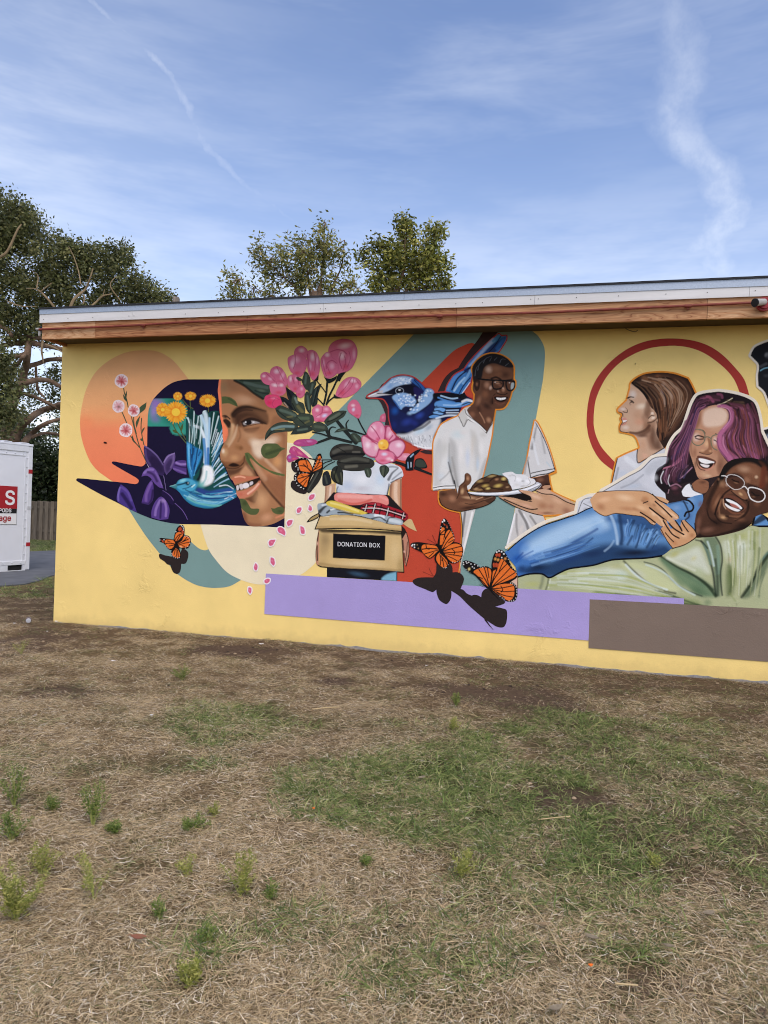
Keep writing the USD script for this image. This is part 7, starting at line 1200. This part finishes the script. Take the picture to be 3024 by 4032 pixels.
strands(f, '1130,555 1240,610 1250,760 1165,880 1190,1010 1290,1130', '1200,485 1480,525 1555,700 1590,900 1640,1060 1640,1140', 80, ['#33202a', '#6a3a4c', '#8a5068', '#A9688A', '#5a2f3a', '#1d1216', '#7a4030', '#4a2632'], 20, .62, 8, 9, .05)
strands(f, '820,1180 760,1260 700,1340', '560,1220 500,1300 560,1440', 24, ['#120c0e', '#5a3448', '#8a6070', '#33222c'], 14, .65, 9, 8)
f.sl('#AD6486', (26, 50), '1120,550 1200,555 1262,610 1262,710 1190,800 1135,880 1145,1000 1250,1125', .8).sl('#C98aa8', 10, '1150,560 1230,590 1250,690 1170,800', .7).sl('#6d3a58', 12, '1110,900 1120,1000 1210,1120', .7)
f.p('#1d1316', '430,1320 470,1230! 540,1180 500,1260 470,1330 500,1420 560,1480! 480,1440', False).sl('#D7D6D6', 12, '520,1260 490,1330 500,1390', .9).sl('#cfc9cc', 10, '585,1300 570,1370 590,1420', .8)
f.b('#7A4A56', 640, 1440, 60, 40, 0, .8).b('#3a2026', 660, 1490, 60, 50, 0, .7).sl('#9d7080', 14, '600,1420 660,1400 710,1430', .8).sl('#b08a90', 9, '570,1500 580,1460', .8)
f.sp('#AEB2B8', 60, '560,1120 420,1150 320,1240 360,1300 500,1200', .6).sp('#B4B7BC', 60, '0,1420 200,1340 300,1420 500,1560 300,1560 0,1560', .5).sl('#8a8d94', 20, '300,1300 180,1390 60,1440', .5).sl('#16120f', 8, '555,1100 410,1120 280,1240 130,1322 0,1400 -145,1485', .9).b('#B4C0CE', 200, 1420, 120, 40, -10, .6).b('#E4E6E8', 420, 1330, 60, 60, 0, .5)
f.sl('#16120f', 7, '-145,1485 -230,1540 -330,1560 -370,1600 -420,1740', .9).b('#9a9da2', -250, 1590, 80, 30, -10, .7).sl('#2a2725', 9, '-150,1530 -200,1600 -240,1650', .8).sl('#3a3735', 8, '-350,1610 -260,1650 -140,1670', .8).b('#75787c', -320, 1680, 50, 40, 0, .6)
# her hand
f = fig('painted_hand', "hand of the laughing woman resting on the blue sleeve", *L_, 9, '#2a1a14', grid=2.0)
f.p('#CE9F74', '-280,600! -200,520 -140,515 0,505! 200,505 330,515 420,560! 520,580 580,620! 560,650! 470,605! 600,700 680,770 690,800 650,820 610,790! 660,850 655,875 610,870 560,830! 545,890 530,915 500,895 440,850! 430,870 410,880 380,860 300,790 180,770 0,750! -120,780 -230,720')
f.b('#E8C49C', 100, 580, 150, 60, 10, .8).b('#B4794e', 330, 590, 60, 40, 30, .7).b('#E2B98E', 280, 690, 90, 40, 20, .7).b('#B07a54', 130, 700, 150, 40, 5, .7).b('#A06a48', -160, 680, 80, 60, 30, .7).b('#e5bc94', 520, 740, 60, 26, 40, .8).b('#E9C6a0', 410, 760, 40, 26, 40, .7).b('#E4BA92', 620, 760, 50, 20, 35, .8).b('#8a5a3c', 420, 660, 40, 24, 40, .6).b('#9a6a48', 300, 620, 50, 24, 30, .6).b('#e0b48c', -120, 600, 110, 50, -10, .8)
f.sl('#8a5a3c', 40, '300,600 420,700 540,820', .35, 36).sl('#9a6644', 30, '200,700 330,760 420,850', .4, 30).sl('#eccaa4', 18, '460,640 560,720 650,790', .5, 18).sl('#eccaa4', 16, '380,720 470,790 520,870', .5, 16)
for t, w in (('-200,520 -140,513 0,503 200,503 330,513 420,560', 6), ('-230,720 -120,780 0,752 180,772 300,792 380,862 425,878', 6), ('430,620 520,700 610,790', 12), ('370,690 460,760 550,830', 14), ('270,740 350,790 430,850', 12), ('400,540 470,605 560,650', 10), ('300,640 350,620', 8), ('500,895 545,890', 7), ('610,870 658,862', 7), ('690,800 680,770 600,700', 6)): f.l('#231511', w, t)
for x, y, r in ((412, 862, 16), (520, 888, 18), (635, 853, 18), (665, 795, 20)): f.b('#ECC8AC', x, y, r, r * .7, 40, .95)
f.p('#C9976c', '490,920 540,880! 520,830 545,825 600,920! 620,900 580,850! 650,830! 700,900! 720,830 760,830 850,920! 880,980 860,1020! 750,1090 620,1130! 560,1050 500,960').b('#E4B98e', 740, 980, 70, 60, 30, .8).b('#B4774c', 640, 1070, 60, 40, 30, .6).b('#E0B288', 620, 980, 50, 60, -30, .6).b('#9a6440', 830, 990, 40, 40, 0, .6)
for t, w in (('520,830 560,900 620,980 690,1020', 12), ('580,860 640,920 740,980', 14), ('650,830 700,900 720,940', 14), ('715,830 740,880 790,950', 10), ('490,920 560,1050 620,1130', 7), ('620,1132 750,1092 865,1020 880,980 850,920 760,830', 8), ('540,960 590,1020 630,1060', 8)): f.l('#231511', w, t)
# laughing man lying down
f = fig('painted_laughing_man', 'laughing bearded man in thin white glasses lying in blue denim', *L_, 7.5, '#14100f', grid=2.0)
f.p('#5C88B6', '-1215,1180! -1000,1010 -800,890 -600,820 -430,762! -300,700 -160,650 0,600! 300,600! 500,640! 580,640! 740,610! 860,560 950,545! 960,700! 870,860! 880,990! 600,1140! 500,1210 330,1235 0,1250 -100,1270! -230,1310 -360,1330 -500,1350 -600,1390 -720,1450! -800,1410 -940,1410 -1060,1440! -1090,1330!')
f.p('#0f0e10', '1500,760! 1600,760! 1659,800! 1659,900! 1560,900! 1480,880!').p('#5f8fbf', '1500,880! 1530,770! 1600,770 1659,850! 1659,880! ')
f.p('#4a3023', '860,860! 880,750 940,650 960,560! 1050,440! 1130,330 1180,230 1260,170 1360,150 1500,150 1600,180 1659,210! 1659,740! 1580,760 1500,800 1480,860! 1380,930 1100,1000 880,1012!')
f.p('#17120f', '1100,400! 1160,270 1230,190 1340,150 1500,148 1659,205! 1659,290! 1500,215 1350,215 1250,260 1180,360 1120,460!', False)
f.sp('#7A5038', 40, '1200,340 1280,250 1400,200 1520,215 1600,300 1570,440 1440,430 1380,340 1300,310', .9).b('#B08A6c', 1400, 270, 110, 60, 10, .8).b('#D9B894', 1530, 355, 30, 30, 0, .8).b('#8a5f45', 1500, 300, 90, 60, 0, .6).sp('#6a3320', 30, '1590,250 1640,260 1630,440 1560,480 1570,380', .8).b('#8d6043', 1640, 380, 26, 70, 0, .7).b('#A87a5c', 1430, 390, 60, 50, 40, .6)
f.sp('#6d4631', 40, '1130,440 1250,420 1300,520 1200,560 1150,640 1100,740 1040,700 1060,560', .8).b('#A27858', 1160, 430, 60, 60, 30, .7).b('#C2A08a', 1210, 440, 26, 30, 0, .6).b('#9d7052', 1100, 620, 30, 120, 25, .7).b('#7a4f38', 1540, 640, 60, 60, 0, .6).b('#b0855f', 1165, 790, 70, 40, 20, .85).b('#C99f72', 1170, 795, 34, 20, 0, .8).b('#8a5c42', 1330, 800, 120, 50, 20, .6).b('#5f3c2a', 1420, 740, 60, 60, 0, .6)
f.sl('#1a0f0c', 20, '1260,480 1180,540 1120,640 1080,760', .8).sl('#1a0f0c', 18, '1450,620 1420,740 1330,800 1200,780', .7).b('#170f0c', 1100, 850, 120, 60, 20, .7).b('#120c0a', 1380, 880, 160, 60, -20, .8).sl('#1b100d', 16, '990,700 1020,800 1100,860', .8)
f.sp('#8A6045', 12, '1290,490 1340,480 1400,500 1440,580 1400,600 1330,560 1270,520', .9).b('#CFA878', 1360, 540, 40, 22, 35, .9).sl('#1c110e', 12, '1260,510 1320,560 1380,600 1430,610', .85).b('#2b1914', 1300, 490, 60, 20, 10, .6).sl('#2b1914', 26, '1210,340 1300,330 1380,380', .7).sl('#2b1914', 20, '1440,430 1530,460', .6)
f.sp('#4A2E22', 12, '1205,350 1290,335 1390,380 1390,470 1300,480 1220,430', .7).sp('#2E1C16', 12, '1450,490 1530,480 1620,540 1600,610 1500,590', .8).sl('#17100d', 14, '1265,380 1300,400 1340,410', .9).sl('#17100d', 14, '1480,520 1520,550 1560,555', .9).b('#9a7050', 1310, 420, 40, 12, 15, .6).b('#8a6044', 1500, 570, 34, 12, 15, .6)
f.sp('#120c0a', 26, '870,1005 860,900 900,760 890,880 930,980 1060,985 1300,920 1480,850 1580,770 1659,740 1659,800 1480,890 1200,975 950,1015', .85).sp('#1a100c', 30, '1060,460 1130,340 1110,470 1040,600 1000,720 960,700', .6)
f.sl('#120b09', 14, '1170,570 1110,660 1085,760 1140,840 1260,860', .75, 14).sl('#120b09', 12, '1420,600 1450,690 1400,780 1300,830', .7, 14).sl('#9d7050', 16, '1150,600 1125,690 1130,760', .6, 18).sl('#8a5f44', 16, '1240,780 1330,790 1390,750', .6, 16)
f.sp('#2b1914', 16, '1195,350 1300,330 1385,372 1300,352 1215,368', .8).sp('#2b1914', 16, '1440,440 1530,455 1630,520 1540,480 1450,468', .7).sp('#5e3424', 40, '1560,180 1640,240 1650,420 1610,500 1590,380 1600,260', .5)
f.l('#CFC8C0', 5, '1200,400 1205,360 1240,330 1320,340 1390,390 1398,440 1360,480 1290,490 1220,440 1200,400', False).l('#E6E2DB', 9, '1440,520 1450,475 1500,470 1590,500 1625,560 1600,610 1540,625 1470,590 1440,520', False).l('#DDD9D2', 8, '1155,342 1185,342 1215,355', False).l('#E6E2DB', 8, '1380,462 1410,460 1445,505', False)
f.sp('#6A4030', 12, '1170,580 1240,550 1330,580 1410,650 1420,690 1360,735 1260,720 1200,680 1170,630', .95).sp('#150c0a', 8, '1180,585 1260,590 1360,660 1395,700 1330,735 1240,700 1195,650', .97).sp('#F3F0EC', 7, '1200,595 1250,605 1320,640 1375,690 1360,705 1290,660 1215,620', 1.0).sp('#B0685a', 7, '1240,640 1300,655 1350,695 1280,685', .9).sp('#F0ECE8', 7, '1190,640 1240,670 1300,695 1355,715 1320,730 1250,705 1200,670', 1.0).sl('#c9a07c', 14, '1170,600 1175,660 1200,700', .7).sl('#7a4c36', 18, '1210,700 1270,745 1360,750', .8)
f.b('#7A5240', 900, 850, 50, 120, 10, .8).b('#5a3a2c', 960, 720, 50, 120, 15, .7).b('#8d6450', 890, 940, 40, 60, 0, .6).b('#8f6450', 1000, 930, 110, 50, -10, .5).b('#6b4635', 920, 650, 40, 60, 20, .6).sl('#140d0b', 12, '860,860 870,940 880,1010', .9).b('#a0745c', 1050, 430, 22, 36, 20, .8).b('#8a6048', 1120, 380, 20, 26, 0, .8)
# denim shading
f.sp('#3a6cb0', 120, '-1260,1150 -1000,1040 -800,1300 -760,1500 -1100,1500', .8)
f.sp('#A9C8E2', 130, '-960,1090 -760,960 -520,850 -300,790 -160,760 -80,900 -260,950 -460,1020 -640,1120 -860,1200 -1000,1200', .95)
f.sp('#173054', 110, '-1060,1380 -800,1310 -560,1220 -300,1130 -60,1080 300,1130 560,1090 620,1300 0,1330 -600,1460', .9)
f.sp('#24416e', 60, '60,740 300,760 480,880 560,1000 400,960 200,880 60,860', .8).sp('#6d9aca', 60, '90,960 300,940 440,1000 400,1060 200,1080 110,1080', .6)
for x, y, rx, ry, rot, c, o in ((-860, 1150, 180, 70, -20, '#9EC2E4', .8), (-980, 1130, 90, 80, -30, '#5d92cc', .6), (-1080, 1240, 110, 70, -30, '#2357A4', .85), (-420, 1080, 200, 60, -25, '#3F6294', .7), (-200, 900, 110, 120, -20, '#7fa8d2', .7), (-60, 800, 90, 60, -20, '#3a5c8c', .7), (-500, 1250, 260, 60, -15, '#1F3A66', .9), (-850, 1340, 200, 60, -10, '#14243c', .9), (-250, 1190, 200, 60, -10, '#1b2f52', .85), (-1020, 1350, 70, 60, 0, '#1c3560', .8), (200, 1000, 160, 100, -20, '#4A78AE', .6), (100, 950, 60, 120, 20, '#6a9ad0', .6), (300, 1060, 70, 110, 20, '#6a9acc', .6), (200, 1180, 300, 60, -3, '#10182a', .9), (420, 1120, 120, 60, -20, '#22406c', .8), (450, 960, 60, 70, 0, '#6f9cc8', .5), (60, 840, 160, 50, 10, '#2a4874', .7), (330, 880, 140, 40, 15, '#2e5078', .7), (820, 610, 80, 60, 0, '#7ea2c8', .7), (660, 690, 80, 50, 0, '#7f9fc6', .7), (800, 780, 60, 90, 10, '#4a6a98', .7), (700, 830, 60, 40, 0, '#3a5680', .6)): f.b(c, x, y, rx, ry, rot, o)
for t, w, c, o in (('-700,1230 -480,1080 -300,980 -200,920', 26, '#2F4F86', .7), ('-640,1260 -420,1150 -250,1020', 20, '#26406e', .7), ('-500,1010 -300,900 -140,830', 26, '#b4d0e4', .45), ('-60,760 -20,850 10,980 20,1080', 30, '#b6d0e4', .6), ('40,770 60,900 70,1000 60,1080', 40, '#233a5c', .9), ('-20,1050 -60,1110 -120,1160', 22, '#9dbcd8', .5), ('130,820 140,900 110,1000', 14, '#8fb2d6', .5), ('370,930 360,1000 330,1060', 14, '#8fb2d6', .5), ('180,1000 130,1090', 26, '#1f3452', .7), ('270,1010 220,1120', 26, '#1e3350', .7), ('400,1020 340,1120', 26, '#1d3048', .7), ('480,1000 430,1080', 22, '#86aed4', .6), ('-1010,1180 -1080,1250', 20, '#1d4488', .6), ('-900,1160 -1010,1220 -1090,1290', 18, '#2a58a0', .6), ('740,620 780,700 800,780 760,820', 18, '#1b1416', .85), ('580,650 700,620 780,640', 16, '#22304a', .6)): f.sl(c, w, t, o, w * .8)
strands(f, '-960,1220 -640,1120 -320,1010', '-900,1330 -500,1220 -180,1100', 40, ['#2f558c', '#5d8cc4', '#7fa9d4', '#1d3a66', '#3f6ca8'], 22, .45, 10, 10)
strands(f, '120,800 95,900 70,1080', '540,980 480,1040 420,1140', 36, ['#1d3452', '#5f92c8', '#86b0da', '#2a4a78', '#16263c', '#4a7ab0'], 20, .55, 11, 8)
f.l('#10131a', 11, '-1172,1152 -1000,1010 -800,890 -600,820 -430,762 -300,700 -160,650', True).l('#0d0f14', 16, '500,1212 330,1237 0,1252 -100,1272 -230,1312 -360,1332 -500,1352 -600,1392 -720,1450 -800,1410 -940,1410 -1060,1442', True)
f.l('#E6DCC8', 34, '-1190,1122 -1010,985 -810,862 -610,792 -440,735')
f.l('#14100f', 18, '740,600 800,615 845,670 830,720 770,740 750,780', False)
# green cloth
f = fig('painted_green_cloth', 'large folded green garment under the blue denim sleeve', *L_, 4, '#A9B07C', grid=2.6)
f.p('#AFB48A', '-1060,1430! -720,1400! -300,1300! 0,1230! 500,1200! 640,1130! 860,1020! 1000,1000! 1300,930 1480,880 1659,860! 1800,840! 1800,1900! 1659,1860! 500,1800! 0,1760! -500,1700! -1060,1580!')
f.sp('#7f8f58', 90, '-200,1560 100,1600 500,1640 900,1700 900,1800 -200,1760', .8).sp('#5f7d5c', 70, '470,1230 700,1340 900,1440 1060,1560 1080,1660 900,1640 760,1540 600,1400', .85).sp('#D3D8C4', 80, '560,1240 740,1180 900,1120 980,1260 1020,1400 900,1360 740,1290', .8).sp('#CFD6C0', 90, '1180,1060 1400,1040 1500,1180 1380,1400 1250,1300 1190,1180', .75).sp('#C9CE9c', 70, '60,1290 300,1300 520,1420 700,1580 560,1600 300,1500 120,1390', .7).sp('#56663c', 70, '1210,1320 1290,1340 1280,1620 1200,1640', .7).sp('#4d6248', 60, '1659,1180 1659,1330 1480,1640 1380,1660 1480,1460', .8).sp('#8a9a5c', 60, '1440,1050 1530,1060 1490,1300 1420,1400', .6).sp('#d4dcc8', 80, '-420,1390 -150,1350 20,1340 120,1440 0,1500 -300,1480', .7).sp('#4f6a52', 60, '950,1040 1090,1010 1150,1200 1140,1640 1080,1640 1050,1300', .75)
for x, y, rx, ry, rot, c, o in ((-300, 1420, 180, 60, -10, '#C9D3BE', .8), (60, 1420, 120, 70, 0, '#C3D2C0', .8), (-620, 1440, 150, 50, 0, '#C2C9AC', .7), (-380, 1480, 80, 50, -20, '#B4B958', .5), (-50, 1540, 160, 40, 5, '#8E9A50', .7), (150, 1560, 120, 50, 20, '#7d9048', .7), (-900, 1520, 150, 50, 0, '#B6B86c', .6), (760, 1260, 160, 90, -30, '#BFC4AC', .8), (640, 1200, 90, 50, -30, '#B2AE5c', .6), (850, 1240, 60, 40, -30, '#c9c27a', .5), (900, 1400, 110, 110, 0, '#B4BE98', .7), (1280, 1130, 130, 80, 0, '#C6CDB8', .8), (1400, 1000, 200, 70, -15, '#A9AE6A', .7), (1550, 960, 120, 60, -10, '#9fa45c', .6), (1450, 1240, 120, 130, 20, '#B9BE90', .7), (1260, 1450, 80, 160, 0, '#6a7a48', .7), (1380, 1350, 60, 160, 0, '#C9CBA0', .6), (1250, 1250, 60, 60, 0, '#BCA070', .5), (250, 1400, 140, 60, 25, '#C6C9B0', .7), (500, 1560, 160, 60, 30, '#C2C48e', .7), (900, 1600, 160, 90, 30, '#4F6A4C', .7), (700, 1500, 160, 60, 40, '#6B8360', .7), (300, 1700, 300, 50, 4, '#A3A868', .6), (-100, 1650, 300, 40, 5, '#8fa05c', .6), (0, 1330, 120, 50, 0, '#B5B47c', .6), (1550, 1650, 90, 120, 20, '#A3AC84', .6), (1000, 1720, 80, 60, 0, '#5a7450', .6)): f.b(c, x, y, rx, ry, rot, o)
for t, w, c, o in (('90,1270 200,1380 340,1500 520,1590 650,1620', 22, '#2a3026', .75), ('110,1310 220,1420 380,1520 560,1580', 20, '#D5E2DC', .8), ('310,1280 420,1310 520,1370 640,1500 780,1590 940,1650', 14, '#38433a', .8), ('330,1310 440,1350 560,1420 700,1550 860,1640', 18, '#C9DAD0', .7), ('490,1220 640,1320 800,1400 940,1480 1060,1580', 30, '#31402f', .8), ('520,1260 660,1360 820,1450 960,1540', 40, '#5f7a5c', .7), ('930,1050 980,1130 1020,1250 1060,1400 1080,1560 1090,1640', 22, '#1f2a24', .85), ('1000,1060 1040,1180 1070,1320', 20, '#C9DCD4', .75), ('960,1080 1000,1180 1030,1300', 26, '#6f8c78', .7), ('1090,1010 1140,1100 1160,1250 1140,1400 1150,1560 1160,1640', 18, '#1e2a24', .85), ('1110,1110 1120,1250 1110,1400', 34, '#7f9a84', .7), ('1250,1380 1260,1500 1240,1620', 30, '#46552e', .6), ('1490,1060 1500,1200 1460,1330', 26, '#5d6a44', .6), ('1659,1190 1560,1330 1480,1500 1370,1660', 30, '#263024', .85), ('1659,1170 1560,1290', 26, '#5a7a6c', .7), ('1620,1400 1570,1560 1560,1660', 18, '#5f6f52', .6), ('0,1620 250,1640 640,1660', 18, '#49603c', .6), ('-140,1650 0,1670 260,1690', 16, '#3e5434', .6), ('-730,1440 -740,1520 -760,1580', 18, '#4a5240', .7), ('-790,1430 -800,1500 -820,1560', 34, '#6a725a', .6), ('-700,1430 -730,1560', 12, '#d8dcc4', .7), ('870,1040 940,1060 1000,1130', 16, '#232a22', .8), ('430,1590 600,1640 760,1700 940,1760', 22, '#30402e', .7), ('600,1700 800,1740 1000,1760', 20, '#2c3a2a', .7), ('1240,1620 1300,1700', 20, '#8a955c', .5)): f.sl(c, w, t, o, w)
f.sl('#22301f', (10, 34), '500,1225 660,1330 840,1420 990,1530 1090,1650', .8, 22).sl('#e2e6d2', 26, '560,1235 700,1300 860,1370', .5, 30).sl('#24301f', (30, 12), '1659,1210 1560,1360 1470,1530 1390,1650', .7, 18).sl('#1c241c', 26, '1085,1250 1105,1420 1110,1640', .6, 24).sl('#dfe6d6', 30, '1210,1060 1330,1110 1450,1100', .5, 36).sl('#3b4d30', 30, '-60,1640 250,1660 600,1690', .6, 26)
strands(f, '1190,1020 1220,1250 1230,1640', '1610,920 1600,1200 1540,1640', 46, ['#ccd0b8', '#8f985c', '#a9ae7c', '#dadcc8', '#6d7a4c', '#b8bd8a'], 26, .45, 12, 12)
strands(f, '-720,1420 -300,1400 100,1410 480,1560', '-720,1540 -300,1580 200,1650 700,1740', 46, ['#ccd4c0', '#9aa45c', '#b4b96c', '#d5dccf', '#7d8d52', '#c2c79a'], 26, .45, 13, 12)
f.l('#151310', 8, '880,1012 1000,1000 1300,930 1480,880 1659,862', False).l('#DCE2D2', 10, '-1060,1440 -1060,1560', False, .0).l('#14110f', 8, '-1070,1440 -1066,1580', True)
f.p('#D8B5A0', '-1130,1440! -1075,1430! -1072,1560! -1130,1500', True)
# dark figure cut by the frame on the right
f = fig('painted_dark_figure', 'part of a dark grey figure outlined in cream at the right edge', *K_, 3, '#E3DACA', grid=2.6)
f.p('#1B1C20', '1660,-150! 1580,-120 1510,-80 1470,0! 1510,40 1555,90 1560,150 1550,220 1555,330! 1620,390 1655,470 1700,600! 1820,700! 1900,400! 1900,-200!')
f.p('#1a1b1f', '1590,820! 1659,800! 1800,760! 1800,1000! 1659,1000!').edge('#E3DACA', 26)
f.b('#5A5C60', 1660, 0, 60, 50, 20, .8).b('#8a8c8e', 1640, -10, 26, 40, 30, .6).sl('#6FA3B4', 14, '1575,165 1620,140 1680,130', .9).b('#3a3c40', 1640, 220, 50, 30, 0, .8).b('#8c9aa4', 1640, 900, 40, 60, 0, .8).b('#aeb9c0', 1690, 880, 60, 60, 0, .7).sl('#55585c', 30, '1580,120 1640,90', .5)

f = fig('paint_chip', 'small dark speck on the painted sun', *A_, 9, '#3a1d16', grid=1.5); f.p('#3a1d16', '438,1084 452,1076 474,1084 476,1094 455,1097')
f = fig('paint_chip', 'small dark speck inside the red ring', *J_, 9, '#33281c', grid=1.5); f.p('#33281c', '690,374 693,362 699,360 698,372 693,378')
clip = Polygon([(232, 1300), (3400, 1150), (3400, 2760), (206, 2470)])
LV = sorted({f.level for f in FIGS})
for f_ in FIGS: f_.rank = LV.index(f_.level)
for f_ in sorted(FIGS, key=lambda f: f.level): f_.build(wall, clip)
